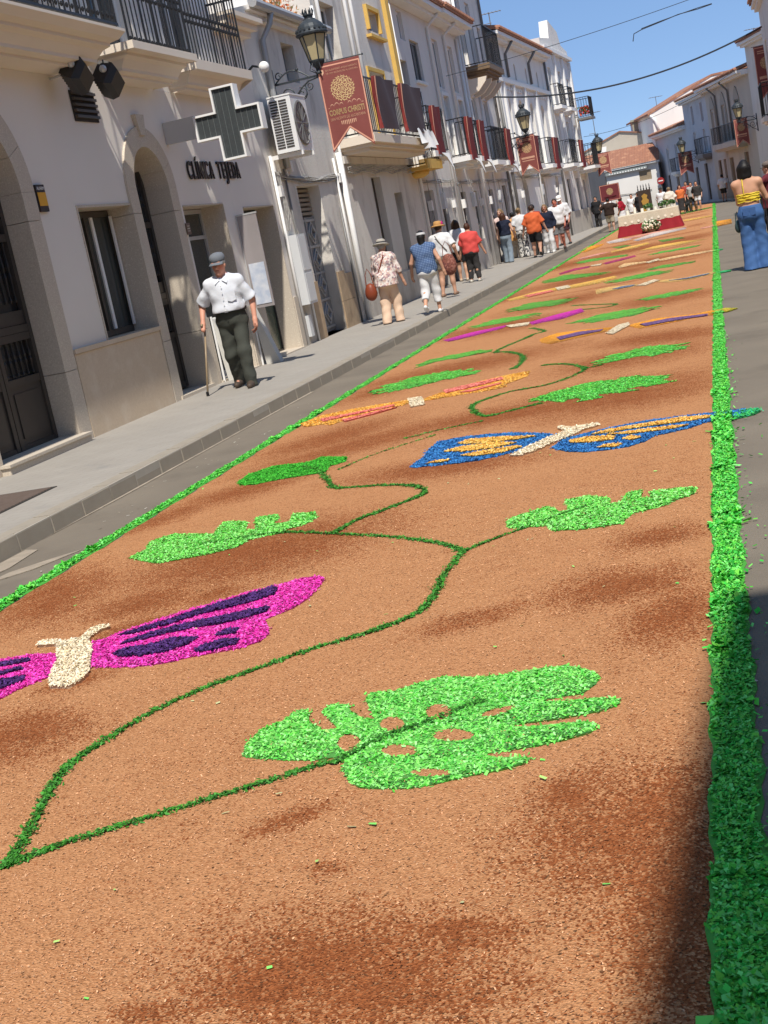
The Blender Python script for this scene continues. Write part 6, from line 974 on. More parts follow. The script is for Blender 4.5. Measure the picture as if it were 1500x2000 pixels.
# ---------------------------------------------------------------- cables and aerials
def cable(label, pts, r, sag=None, mt=None):
    t = MB(); a, c = Vector(pts[0]), Vector(pts[-1]); P = [a.lerp(c, i/30) - Vector((0, 0, (sag or 0)*4*(i/30)*(1-i/30))) for i in range(31)]; t.tube(P, r, 5); tag(t.build('overhead_cable', mt or mat('dark_cable_sheath', (.035, .04, .05), .6)), label, 'cable', 'cables strung across the street')
cable('thick black cable sagging across the street under the sky', [(2.07, 45.5, 5.65), (-6.7, 46.1, 5.42)], .028, .62)
cable('thin grey cable high across the street, upper right', [(-6.5, 37, 5.45), (2.1, 36.5, 6.15)], .008, .12)
cable('second thin grey cable over the far roofs', [(1.9, 66, 6.0), (-5.7, 67, 4.4)], .010, .5)
t = MB(); P = [(.55, 36.6, 5.66), (.2, 36.6, 5.62), (-.3, 36.6, 5.6), (-.75, 36.6, 5.52), (-1.25, 36.6, 5.44), (-1.45, 36.6, 5.38), (-1.5, 36.6, 5.2)]; t.tube(P, .012, 5); t.tube([(x, y, z + .012 + .02*math.sin(i*2.2)) for i, (x, y, z) in enumerate(P[:5])], .010, 4); tag(t.build('loose_cable_end', MATS['dark_cable_sheath']), 'loose end of cable dangling from the thin wire against the sky', 'cable')
def aerial(label, p, h, rz=0, n=7):
    t = thing('tv_aerial', label, 'aerial', p, rz, 'television aerials on the roofs'); mb = MB(); mb.tube([(0, 0, 0), (0, 0, h)], .02, 5); mb.build('mast', STEELD, t, world=False); mb = MB(); mb.tube([(-.45, 0, h-.03), (.45, 0, h-.03)], .016, 5); mb.tube([(-.35, 0, h*.62), (.05, 0, h*.62)], .014, 5)
    for i in range(n): x = -.42 + .84*i/(n-1); mb.tube([(x, -.22, h-.03), (x, .22, h-.03)], .008, 4)
    mb.build('boom', STEELD, t, world=False); return t
aerial('double television aerial on the roof of the arched white house', F7(51, 7.75, -.6), 1.0)
aerial('thin aerial mast standing behind the far left street corner', (-5.75, 75, 3.0), 2.9, .5); aerial('aerial above the white gable at the far right', (-3.0, 95.5, 5.0), 2.2, .4); aerial('aerial on the cream house roof at the right', FS(.2, 6.3, -1.5), 1.6, .3)
t = thing('no_entry_sign', 'round red no entry sign on a pole at the far street mouth', 'road sign', (-2.76, 76, 0)); mb = MB(); mb.tube([(-2.76, 76.03, 0), (-2.76, 76.03, 1.8)], .025, 6); mb.build('pole', STEELD, t); R = Matrix.Translation((-2.76, 75.99, 1.66)) @ Matrix.Rotation(PI/2, 4, 'X'); mb = MB(); mb.lathe([(.19, 0), (.19, .02)], (0, 0, 0), 20, mtx=R); mb.build('disc', mat('red_sign_paint', (.32, .03, .03), .5), t); mb = MB(); mb.box(-2.88, -2.64, 75.955, 75.965, 1.63, 1.69); mb.build('bar', WTRIM, t)
# ---------------------------------------------------------------- altar
AX0, AX1, AY0, AY1 = -3.28, -1.34, 47.5, 48.4
al = thing('altar_table', 'low altar table with a red skirt standing on the carpet down the street', 'altar table', (-2.3, 48, 0)); mb = MB(); mb.box(AX0, AX1, AY0, AY1, .66, .70); mb.build('tabletop', BWOOD, al)
for x in (AX0+.05, AX1-.1):
    for y in (AY0+.05, AY1-.1): mb = MB(); mb.box(x, x+.05, y, y+.05, .0, .659); mb.build('leg', BWOOD, al)
mb = MB(); P = []; n = 80; per = [(AX0, AY0), (AX1, AY0), (AX1, AY1), (AX0, AY1), (AX0, AY0)]
def around(off, z, amp): 
    out = []
    for i in range(n):
        s = 4*i/n; k = int(s); f = s-k; a, c = per[k], per[k+1]; x, y = a[0]+(c[0]-a[0])*f, a[1]+(c[1]-a[1])*f; cx_, cy_ = (AX0+AX1)/2, (AY0+AY1)/2; hx, hy = (AX1-AX0)/2, (AY1-AY0)/2; o_ = off + amp*math.sin(i*1.7)
        out.append((cx_ + (x-cx_)*(1+o_/hx), cy_ + (y-cy_)*(1+o_/hy), z))
    return out
rs = [around(.01, .705, 0), around(.025, .68, .003), around(.04, .45, .012), around(.09, .2, .02), around(.14, .015, .025)]; mb.add([p for r in rs for p in r], [(j*n+i, j*n+(i+1) % n, (j+1)*n+(i+1) % n, (j+1)*n+i) for j in range(4) for i in range(n)])
cl = tag(mb.build('red_altar_skirt', mat('crimson_cloth', (.27, .012, .022), .8, c2=(.2, .008, .015), nscale=5), smooth=True, recalc=False), 'crimson cloth skirt hanging to the ground round the altar table', 'altar cloth')
mb = MB(); rs = [around(-.3, .722, 0), around(.03, .72, 0), around(.05, .70, .003), around(.055, .34, .012)]; mb.add([p for r in rs for p in r], [(j*n+i, j*n+(i+1) % n, (j+1)*n+(i+1) % n, (j+1)*n+i) for j in range(3) for i in range(n)]); mb.add([(AX0-.0+.3, AY0+.14, .7225), (AX1-.3, AY0+.14, .7225), (AX1-.3, AY1-.14, .7225), (AX0+.3, AY1-.14, .7225)], [(0, 1, 2, 3)])
lc = mb.build('lace_cloth', mat('ivory_lace', (.62, .55, .43), .9, c2=(.48, .42, .32), nscale=30, namt=.7), recalc=False); tag(lc, 'ivory lace cloth with round motifs over the top of the altar table', 'lace cloth'); OFF[lc.name] = Vector((0, 0, 0))
for i in range(8):
    mb = MB(); x = AX0 + .18 + (AX1-AX0-.36)*i/7; R = Matrix.Translation((x, AY0-.066, .47)) @ Matrix.Rotation(PI/2, 4, 'X'); mb.lathe([(.045, 0), (.045, .006)], (0, 0, 0), 10, mtx=R); mb.build('lace_roundel', mat('lace_white', (.82, .76, .64), .9), lc)
def leafball(mb, c, r, n, cols, s=.05):
    for i in range(n):
        v = Vector((random.gauss(0, 1), random.gauss(0, 1), random.gauss(0, 1))).normalized() * random.random()**.4; p = Vector((c[0]+v.x*r[0], c[1]+v.y*r[1], c[2]+v.z*r[2])); a = Vector((random.gauss(0, 1), random.gauss(0, 1), random.gauss(0, 1))).normalized()*s; q = a.cross(Vector((random.gauss(0, 1), random.gauss(0, 1), random.gauss(0, 1)))).normalized()*s*.6; mb.add([p-a, p+q, p+a, p-q], [(0, 1, 2, 3)], random.choice(cols))
FOL = MATS['succulent_leaves']; GC = [(.05, .12, .03), (.08, .18, .05), (.03, .08, .02), (.12, .2, .07)]; WC = [(.75, .72, .6), (.8, .78, .7), (.7, .68, .4)]
t = thing('flower_arrangement', 'white flower arrangement on the ground at the front of the altar', 'flowers', (-2.25, 47.12, 0)); mb = MB(); mb.lathe([(.13, .0), (.16, .1)], (-2.25, 47.12, .01), 12); mb.build('basket', BWOOD, t); mb = MB(); leafball(mb, (-2.25, 47.1, .24), (.36, .22, .2), 260, GC, .06); mb.build('foliage', FOL, t, recalc=False); mb = MB()
for i in range(60): v = Vector((random.gauss(0, 1), random.gauss(0, 1)-.6, random.gauss(0, .8))).normalized(); mb.ball((-2.25 + v.x*.31, 47.1 + v.y*.2, .25 + v.z*.18), .035, 5, 4)
mb.build('blossoms', mat('white_petals', (.78, .75, .62), .7, c2=(.7, .66, .4), nscale=12), t)['kind'] = 'stuff'
for i, (x, s, lab) in enumerate(((-2.3, .16, 'low green plant in the middle of the altar top'), (-1.75, .2, 'green fern on the right of the altar top'), (-1.5, .13, 'small green plant at the right end of the altar top'))): t = thing('altar_plant', lab, 'plant', (x, 48.1, .72), group='plants on the altar'); s *= .7; mb = MB(); mb.lathe([(.05, .73), (.07, .82)], (x, 48.1, 0), 8); mb.build('pot', WTRIM, t); mb = MB(); leafball(mb, (x, 48.1, .88), (s*1.5, s, s*.8), 110, GC, .05); mb.build('foliage', FOL, t, recalc=False)
for i, (x, h, lab) in enumerate(((-3.0, .14, 'first white candle from the left on the altar'), (-2.75, .2, 'second white candle from the left on the altar'), (-2.5, .12, 'third white candle from the left on the altar'), (-2.05, .1, 'short white candle right of the middle plant on the altar'))): t = thing('candle', lab, 'candle', (x, 47.8, .723), group='white candles on the altar'); mb = MB(); mb.lathe([(.05, .724), (.05, .724+h), (.02, .724+h+.005)], (x, 47.8, 0), 10); mb.build('wax', mat('candle_wax', (.82, .78, .68), .5), t); mb = MB(); mb.tube([(x, 47.8, .724+h), (x, 47.8, .75+h)], .005, 4); mb.build('wick', SHADE_BLACK, t)
t = thing('processional_stand', 'dark wooden stand with a gilded emblem and iron finials behind the altar', 'processional stand', (-2.75, 56, 0)); mb = MB(); mb.box(-3.0, -2.5, 55.9, 56.3, .0, 1.42); mb.build('cabinet', DWOOD, t); mb = MB(); mb.plate([(-.12, .55), (.0, .45), (.12, .55), (.10, .8), (.15, 1.0), (.08, 1.08), (.12, 1.2), (.0, 1.28), (-.12, 1.2), (-.08, 1.08), (-.15, 1.0), (-.10, .8)], [], lambda a, z, d: (-2.75+a, 55.898-d, z), .0, .03); mb.build('gilded_emblem', mat('gilding', (.55, .34, .08), .4, metal=.5), t); mb = MB()
for x in (-2.98, -2.86, -2.75, -2.64, -2.52): mb.lathe([(.02, 1.42), (.028, 1.48), (.012, 1.52), (.02, 1.56), (.004, 1.66)], (x, 56.1, 0), 6)
mb.build('finials', IRON, t)['kind'] = 'stuff'
# ================================================================ PEOPLE
def snet(f, lo, hi, h):
    """naive surface nets of the field f<0"""
    n = [int(math.ceil((b - a) / h)) + 1 for a, b in zip(lo, hi)]
    ax = [np.float32(lo[i]) + np.float32(h) * np.arange(n[i], dtype=np.float32) for i in range(3)]
    X, Y, Z = np.meshgrid(*ax, indexing='ij'); v = f(X, Y, Z).astype(np.float32); ins = v < 0
    cor = [(i, j, k) for i in (0, 1) for j in (0, 1) for k in (0, 1)]
    sl = lambda a, c: a[c[0]:n[0]-1+c[0], c[1]:n[1]-1+c[1], c[2]:n[2]-1+c[2]]
    cnt = sum(sl(ins, c).astype(np.int8) for c in cor); act = (cnt > 0) & (cnt < 8); I = np.argwhere(act)
    if len(I) == 0: return np.zeros((0, 3)), np.zeros((0, 4), int)
    cv = np.stack([v[I[:, 0]+c[0], I[:, 1]+c[1], I[:, 2]+c[2]] for c in cor], 1); pos = np.zeros((len(I), 3), np.float32); num = np.zeros(len(I), np.float32)
    for a in range(8):
        for d in range(3):
            if cor[a][d] == 0:
                q = list(cor[a]); q[d] = 1; b = cor.index(tuple(q)); s = (cv[:, a] < 0) != (cv[:, b] < 0); t = np.where(s, cv[:, a] / np.where(s, cv[:, a] - cv[:, b], 1), 0)
                p = np.tile(np.array(cor[a], np.float32), (len(I), 1)); p[:, d] += t; pos += np.where(s[:, None], p, 0); num += s
    V = (I + pos / num[:, None]) * h + np.array(lo); idx = -np.ones(act.shape, np.int64); idx[act] = np.arange(len(I)); F_ = []
    for d in range(3):
        e1, e2 = [k for k in range(3) if k != d]; A = [slice(None)]*3; B_ = [slice(None)]*3; A[d] = slice(0, n[d]-1); B_[d] = slice(1, n[d]); a, b = ins[tuple(A)], ins[tuple(B_)]; s = np.argwhere(a != b)
        s = s[(s[:, e1] > 0) & (s[:, e2] > 0) & (s[:, e1] < n[e1]-1) & (s[:, e2] < n[e2]-1)]
        if not len(s): continue
        def at(o1, o2): q = s.copy(); q[:, e1] -= o1; q[:, e2] -= o2; return idx[q[:, 0], q[:, 1], q[:, 2]]
        Q = np.stack([at(1, 1), at(0, 1), at(0, 0), at(1, 0)], 1); fl = a[s[:, 0], s[:, 1], s[:, 2]]
        if d == 1: fl = ~fl
        Q[~fl] = Q[~fl][:, ::-1]; F_.append(Q)
    Fq = np.concatenate(F_); return V, Fq[(Fq >= 0).all(1)]
class SDF:
    def __init__(s): s.p = []; s.cuts = []; s.subs = []; s.wr = 0; s.bb = []
    def cone(s, a, b, r1, r2=None, k=.03, flat=False): s.p.append(('c', np.array(a, float), np.array(b, float), r1, r1 if r2 is None else r2, k, flat)); s.bb += [(a, r1), (b, r2 or r1)]; return s
    def ell(s, c, r, k=.03): s.p.append(('e', np.array(c, float), np.array(r, float), k)); s.bb.append((c, max(r))); return s
    def cut(s, nrm, off): s.cuts.append((np.array(nrm, float), off)); return s     # keep n.p <= off
    def f(s, X, Y, Z):
        D = None
        for q in s.p:
            if q[0] == 'c':
                _, a, b, r1, r2, k, flat = q; ba = b - a; L2 = max(float(ba @ ba), 1e-9); px, py, pz = X - np.float32(a[0]), Y - np.float32(a[1]), Z - np.float32(a[2]); tt = (px*np.float32(ba[0]) + py*np.float32(ba[1]) + pz*np.float32(ba[2])) / np.float32(L2); t = np.clip(tt, 0, 1)
                d = np.sqrt((px - t*np.float32(ba[0]))**2 + (py - t*np.float32(ba[1]))**2 + (pz - t*np.float32(ba[2]))**2) - (np.float32(r1) + np.float32(r2-r1)*t)
                if flat: d = np.maximum(d, (tt - 1) * np.float32(math.sqrt(L2)))
            else:
                _, c, r, k = q; px, py, pz = X - np.float32(c[0]), Y - np.float32(c[1]), Z - np.float32(c[2]); k0 = np.sqrt((px/np.float32(r[0]))**2 + (py/np.float32(r[1]))**2 + (pz/np.float32(r[2]))**2) + np.float32(1e-6); k1 = np.sqrt((px/np.float32(r[0]**2))**2 + (py/np.float32(r[1]**2))**2 + (pz/np.float32(r[2]**2))**2) + np.float32(1e-6); d = k0*(k0-1)/k1
            if D is None: D = d
            else:
                h = np.clip(.5 + .5*(d - D)/np.float32(k), 0, 1); D = d*(1-h) + D*h - np.float32(k)*h*(1-h)
        if s.wr:
            w = np.float32(s.wr); D = D + w*(np.sin(X*31 + 2.2*np.sin(Z*13) + s.ph)*np.sin(Y*27 + Z*9 + s.ph) + .7*np.sin(Z*38 + 3*np.sin(X*11 + s.ph) + 9*Y))
        if s.fold: a_ = np.float32(s.fold); D = D + a_*(np.abs(np.sin(X*17 + Z*9 + Y*8 + 2.5*np.sin(Z*6 + s.ph) + np.sin(X*13))) - .6)*np.clip((np.abs(X) - .04)*6, .15, .8) + a_*.5*(np.abs(np.sin(Z*15 - X*11 + 2*np.sin(X*9 + s.ph) + Y*7)) - .5)
        for nrm, off in s.cuts: D = np.maximum(D, X*np.float32(nrm[0]) + Y*np.float32(nrm[1]) + Z*np.float32(nrm[2]) - np.float32(off))
        return D
    ph = 0.0; fold = 0
    def mesh(s, h):
        lo = np.min([np.array(c) - r for c, r in s.bb], 0) - 2.5*h; hi = np.max([np.array(c) + r for c, r in s.bb], 0) + 2.5*h; return snet(s.f, lo, hi, h)
def ik(a, b, l1, l2, hint):
    a, b = Vector(a), Vector(b); d = b - a; L = min(d.length, (l1+l2)*.999); u = d.normalized(); x = (l1*l1 - l2*l2 + L*L)/(2*L); hgt = math.sqrt(max(l1*l1 - x*x, 0)); hv = Vector(hint); hv = hv - u*hv.dot(u); hv.normalize(); return tuple(a + u*x + hv*hgt), tuple(a + u*L)
SKIN = mat('skin', (1, 1, 1), .55, attr=True, spec=.3)
def cloth_mat(name, c, c2=None, kind='plain', scale=20, cols=None):
    if name in MATS: return MATS[name]
    if kind == 'plain': return mat(name, c, .85, c2=c2 or tuple(v*.8 for v in lin(c)), nscale=9, namt=.5, bump=.25, bscale=45, spec=.15)
    M = mat(name, c, .85, spec=.15); t = M.node_tree; N = t.nodes; L = t.links; b = N['Principled BSDF']; tc = N.new('ShaderNodeTexCoord')
    if kind == 'floral':
        v = N.new('ShaderNodeTexVoronoi'); v.inputs['Scale'].default_value = scale; L.new(tc.outputs['Object'], v.inputs[0]); s = N.new('ShaderNodeSeparateColor'); L.new(v.outputs['Color'], s.inputs[0]); r = N.new('ShaderNodeValToRGB'); r.color_ramp.interpolation = 'CONSTANT'; E_ = r.color_ramp.elements
        for i, cc in enumerate(cols):
            e = E_[i] if i < 2 else E_.new(i/len(cols)); e.position = i/len(cols); e.color = (*cc, 1)
        L.new(s.outputs[0], r.inputs[0]); L.new(r.outputs[0], b.inputs['Base Color'])
    else:
        n1 = N.new('ShaderNodeTexWave'); n1.bands_direction = 'Z'; n1.inputs['Scale'].default_value = scale; n2 = N.new('ShaderNodeTexWave'); n2.bands_direction = 'X'; n2.inputs['Scale'].default_value = scale
        for n in (n1, n2): n.inputs['Distortion'].default_value = 1.5; L.new(tc.outputs['Object'], n.inputs[0])
        m_ = N.new('ShaderNodeMath'); m_.operation = 'MULTIPLY' if kind == 'plaid' else 'MAXIMUM'; L.new(n1.outputs['Fac'], m_.inputs[0]); L.new(n2.outputs['Fac'], m_.inputs[1]); x = N.new('ShaderNodeMix'); x.data_type = 'RGBA'; L.new(n1.outputs['Fac'] if kind == 'stripes' else (n2.outputs['Fac'] if kind == 'vstripes' else m_.outputs[0]), x.inputs[0]); x.inputs[6].default_value = (*lin(c), 1); x.inputs[7].default_value = (*lin(c2), 1); L.new(x.outputs[2], b.inputs['Base Color'])
    return M
HM = lambda n, c: mat(n, c, .5, c2=tuple(v*.5 for v in c), nscale=25, namt=.7, stretch=(3, 3, .4), bump=.4, bscale=70)
BLACKH, BROWNH, GREYH, REDH, BLONDH = HM('black_hair', (.012, .010, .010)), HM('brown_hair', (.05, .026, .015)), HM('grey_hair', (.34, .33, .31)), HM('chestnut_hair', (.075, .028, .014)), HM('dark_blond_hair', (.26, .17, .085))
def person(label, loc, yaw, H=1.65, top=None, bottom=None, hair=None, hat=None, skin=(.50, .27, .18), feet=None, hands=None, w=1.0, belly=0., lean=.0, h=.014, shoe=(.05, .04, .035), elbow=None, headyaw=0, nod=0, face=False, belt=None, group=None, strap=None, bare_back=False, tuck=True, collar=False, name='person'):
    """a figure facing local +y. top=(material, sleeve 0..1, hem z fraction, looseness); bottom=(material, kind, hem z fraction, flare)"""
    t = thing(name, label, 'person', loc, yaw, group); s = H/1.7; ph = random.random()*6
    feet = feet or [(-.09, .10, 0), (.09, -.10, 0)]; hipz = .525*H; shw = .100*H*(.75 + .25*w)
    ank = [(fx, fy - .03*s, .05*s + fz) for fx, fy, fz in feet]; mx = (.245 + .23)*H*.995
    for a in ank: hipz = min(hipz, a[2] + math.sqrt(max(mx*mx - a[1]**2, .01)))
    hips = [(-.052*H, 0, hipz - .01*H), (.052*H, 0, hipz - .01*H)]; dz = hipz - .525*H; Sz = .795*H + dz; S0 = [(-shw, lean, Sz), (shw, lean, Sz)]
    knees = [ik(hips[i], ank[i], *(lambda L: (.51*L, .49*L))(max(.2, min(.475*H, (Vector(hips[i]) - Vector(ank[i])).length*1.012 + feet[i][2]*.3))), (0, 1, 0))[0] for i in (0, 1)]
    hands = hands or [(-.20*s - .03*w, .06, .47*H), (.20*s + .03*w, -.02, .47*H)]; elbow = elbow or [(-.5, -1, 0), (.5, -1, 0)]; arms = [ik(S0[i], hands[i], .172*H, .155*H, elbow[i]) for i in (0, 1)]
    HC = np.array([0, lean*1.25 + .02*s, .928*H + dz]); cy, sy = math.cos(headyaw), math.sin(headyaw)
    def hp(x, y, z): y2, z2 = y*math.cos(nod) + z*math.sin(nod), -y*math.sin(nod) + z*math.cos(nod); return (HC[0] + (x*cy - y2*sy)*s, HC[1] + (x*sy + y2*cy)*s, HC[2] + z2*s)
    # --- body: one continuous skin surface
    B = SDF(); B.ell(hp(0, -.005, .015), (.076*s, .094*s, .098*s)); B.ell(hp(0, .035, -.055), (.056*s, .060*s, .062*s), .04*s)
    B.cone((0, lean*.9, .815*H + dz), hp(0, -.02, -.07), .062*s, .056*s, .03)
    if h <= .016 or face:
        B.cone(hp(0, .088, .01), hp(0, .112, -.025), .010*s, .017*s, .015); B.ell(hp(0, .075, -.068), (.024*s, .014*s, .010*s), .012); B.ell(hp(0, .078, -.10), (.026*s, .02*s, .02*s), .02); B.cone(hp(-.045, .078, .035), hp(.045, .078, .035), .014*s, k=.02)
        for sx in (-1, 1): B.ell(hp(sx*.077, -.005, -.012), (.012*s, .022*s, .032*s), .01)
    B.cone(S0[0], S0[1], .052*s*w, k=.05)
    for i in (0, 1): B.cone((0, lean*.95 - .01, .838*H + dz), S0[i], .050*s, .050*s*w, .05)
    B.ell((0, lean*.7, .725*H + dz), (.100*H*w, .066*H*w, .11*H), .06).ell((0, belly*.3, .61*H + dz), (.088*H*w, .062*H*w + belly*.5, .09*H), .06).ell((0, 0, .535*H + dz), (.098*H*w, .068*H*w, .07*H), .06)
    for i in (0, 1):
        e, hd = arms[i]; B.cone(S0[i], e, .050*s*w, .040*s*w, .04).cone(e, hd, .040*s*w, .027*s, .02); v = (Vector(hd) - Vector(e)).normalized(); pe = Vector(hd) + v*.075*s; B.cone(hd, tuple(pe), .030*s, .030*s, .02)
        B.cone(hips[i], knees[i], .088*s*w, .056*s*w, .04).cone(knees[i], ank[i], .054*s*w, .034*s, .03); mid = Vector(knees[i]).lerp(Vector(ank[i]), .3); B.ell(tuple(mid + Vector((0, -.015, 0))), (.050*s*w, .054*s*w, .10*s), .03)
        B.cone(ank[i], (feet[i][0], feet[i][1] + .10*s, feet[i][2] + .03*s), .034*s, .026*s, .02)
    V, Fq = B.mesh(h); fv = []; ff = []
    for i in (0, 1):              # five tapered fingers per hand, slightly curled, rooted in the palm
        e, hd = arms[i]; v = (Vector(hd) - Vector(e)).normalized(); inw = Vector((1 if i == 0 else -1, 0, 0)); side = v.cross(inw); side = side.normalized() if side.length > .1 else Vector((0, 1, 0)); inw = side.cross(v).normalized() * (1 if side.cross(v).dot(inw) > 0 else -1); mb = MB()
        for k in range(4):
            b0 = Vector(hd) + v*.085*s + side*(.030 - .02*k)*s; L_ = (.07, .082, .078, .06)[k]*s; c1 = b0 + v*L_*.45 + inw*.006; c2 = b0 + v*L_*.75 + inw*.025*s; c3 = b0 + v*L_*.88 + inw*.05*s; mb.tube([b0 - v*.03*s, b0, c1, c2, c3], .01, 6, rs=[.010*s, .0105*s, .010*s, .009*s, .007*s])
        b0 = Vector(hd) + v*.035*s + side*.028*s; mb.tube([b0, b0 + side*.022*s + v*.03*s, b0 + side*.026*s + v*.06*s + inw*.02*s, b0 + side*.018*s + v*.08*s + inw*.035*s], .01, 6, rs=[.013*s, .012*s, .010*s, .008*s])
        fv += mb.v; ff += mb.f
    col = np.tile(np.array(skin), (len(V), 1)) * (1 + .08*np.sin(V[:, :1]*40)*np.sin(V[:, 2:]*33))
    if face:
        R = (V - HC)/s; x = R[:, 0]*cy + R[:, 1]*sy; y = -R[:, 0]*sy + R[:, 1]*cy; z = R[:, 2]
        fr = y > .03; col[fr & (abs(z + .068) < .008) & (abs(x) < .026)] = (.28, .07, .06); col[fr & (abs(z - .012) < .008) & (abs(abs(x) - .032) < .016)] = (.05, .035, .03); col[fr & (abs(z - .04) < .008) & (abs(abs(x) - .034) < .022)] = np.array(skin)*.35; ck = fr & (abs(z + .03) < .03) & (abs(abs(x) - .045) < .025); col[ck] *= np.array((1.08, .86, .82))
    nv = len(V); allv = np.concatenate([V, np.array(fv)]); allc = np.concatenate([col, np.tile(np.array(skin), (len(fv), 1))])
    fq4 = np.array([q if len(q) == 4 else (*q[:3], q[-1]) for q in ff if len(q) == 4]) + nv
    npmesh('body', allv, np.concatenate([Fq, fq4]), SKIN, t, allc, True)
    # --- upper garment
    if top:
        m_, slv, hem, loose = top; T = SDF(); T.wr = .0045; T.fold = .009 if collar else .006; T.ph = ph; g = .014*s + loose
        hz = hem*H + dz
        T.cone(S0[0], S0[1], .054*s*w + g*.5, k=.05)
        for i in (0, 1): T.cone((0, lean*.95 - .012, .835*H + dz), S0[i], .054*s + g*.4, .054*s*w + g*.5, .05)
        T.ell((0, lean*.7, .725*H + dz), (.102*H*w + g, .070*H*w + g, .115*H), .06).ell((0, belly*.55, .61*H + dz), (.096*H*w + g, .066*H*w + g + belly*.7, .10*H), .07)
        if hem < .58: T.ell((0, belly*.25, .53*H + dz), (.101*H*w + g, .074*H*w + g + belly*.3, .085*H), .07)
        if hem < .48: T.cone((0, 0, .53*H + dz), (0, 0, hz - .02), .10*H*w + g, .12*H*w + g, .07)
        if slv > 0:
            for i in (0, 1):
                e, hd = arms[i]
                if slv <= .5: q = Vector(S0[i]).lerp(Vector(e), min(slv*2, .98)); T.cone(S0[i], tuple(q), .054*s*w + g*.5, .054*s*w + g*.9, .02, True)
                else: T.cone(S0[i], e, .054*s*w + g*.5, .048*s*w + g*.5, .025).cone(e, tuple(Vector(e).lerp(Vector(hd), (slv-.5)*2)), .050*s*w + g*.6, .042*s + g*.5, .02, True)
        T.cut((0, 0, -1), -hz); T.cut((0, .45, 1), .856*H + dz + lean*.45)
        V, Fq = T.mesh(h); sh = npmesh('top', V, Fq, m_, t, None, True)
        if collar:
            mb = MB()
            for sx in (-1, 1): P = [Vector((sx*.05*s, lean - .06, .868*H + dz)), Vector((sx*.068*s, lean + .02, .858*H + dz)), Vector((sx*.012, lean + .095*s + belly*.12, .815*H + dz)), Vector((sx*.075, lean + .112*s + belly*.2, .79*H + dz)), Vector((sx*.10*s, lean + .045, .838*H + dz)), Vector((sx*.09*s, lean - .06, .85*H + dz))]; mb.add([tuple(p) for p in P] + [tuple(p + Vector((0, .006, .008))) for p in P], [(0, 1, 4, 5), (1, 2, 3, 4), (6, 7, 10, 11), (7, 8, 9, 10), (0, 1, 7, 6), (1, 2, 8, 7), (2, 3, 9, 8), (3, 4, 10, 9), (4, 5, 11, 10)])
            mb.build('collar', m_, sh, world=False)
            mb = MB(); yy = lean*.7 + .070*H*w + g + .012; zz = .70*H + dz
            def pk(x, z, d):
                return (x, yy*math.sqrt(max(0, 1 - (x/(.102*H*w + g + .03))**2))*.985 + belly*.15 + d, z)
            mb.add([pk(x, z, d) for d in (0, .012) for x, z in ((-.15, zz + .05), (-.05, zz + .05), (-.05, zz - .055), (-.10, zz - .075), (-.15, zz - .055))], [(5, 6, 7, 8, 9), (0, 1, 6, 5), (1, 2, 7, 6), (2, 3, 8, 7), (3, 4, 9, 8), (4, 0, 5, 9)]); mb.build('shirt_pocket', m_, sh, world=False)
            mb = MB()
            for k in range(5): z = Sz - .03 - .075*k; mb.ball((0.0, yy + .004 + belly*.55*min(1, k/5), z), .008, 6, 4)
            mb.build('buttons', WTRIM, sh, world=False)['kind'] = 'stuff'
    # --- lower garment
    if bottom:
        m_, kind, hem, fl = bottom; T = SDF(); T.wr = .0035; T.fold = .006; T.ph = ph + 2; g = .012*s; wz = (.60 if tuck else .59)*H + dz
        T.ell((0, belly*.2, .56*H + dz), (.100*H*w + g, .072*H*w + g + belly*.25, .085*H), .04).ell((0, -.012, .51*H + dz), (.102*H*w + g, .078*H*w + g, .065*H), .05)
        if kind == 'skirt': T.cone((0, 0, .52*H + dz), (0, 0, hem*H - .03), .095*H*w, .11*H*w + fl, .06); T.cut((0, 0, -1), -hem*H)
        else:
            for i in (0, 1):
                T.cone(hips[i], knees[i], .088*s*w + g, .058*s*w + g + fl*.55, .03)
                if hem < .26:
                    a = Vector(knees[i]).lerp(Vector(ank[i]), (1.16 if hem < .06 else (.275 - hem)/(.275 - .03))); T.cone(knees[i], tuple(a), .058*s*w + g + fl*.55, .046*s + g + fl*.9, .05, True)
            T.cut((0, 0, -1), -max(hem*H, .015) if kind == 'shorts' else -.012)
        T.cut((0, 0, 1), wz); V, Fq = T.mesh(h); npmesh({'skirt': 'skirt', 'shorts': 'shorts'}.get(kind, 'trousers'), V, Fq, m_, t, None, True)
    if belt:
        mb = MB(); n = 28; R = [((.103*H*w + .02*s) * math.cos(2*PI*i/n), belly*.25 + (.074*H*w + .022*s + belly*.42) * math.sin(2*PI*i/n)) for i in range(n)]; z0, z1 = .585*H + dz, .608*H + dz; vs = [(x*q, y*q + belly*.0, z) for q, z in ((1, z0), (1.03, z0), (1.03, z1), (1, z1)) for x, y in R]; mb.add(vs, [(r_*n+i, r_*n+(i+1) % n, ((r_+1) % 4)*n+(i+1) % n, ((r_+1) % 4)*n+i) for r_ in range(4) for i in range(n)]); mb.build('belt', belt, t, world=False)
        mb = MB(); mb.cbox((0, R[n//4][1]*1.04 + .004, (z0+z1)/2), (.045, .01, .035)); mb.build('buckle', ALU, t, world=False)
    # --- shoes
    sm = mat('shoe_%s' % '_'.join('%02d' % int(v*100) for v in shoe), shoe, .6, c2=tuple(v*.7 for v in shoe), nscale=15)
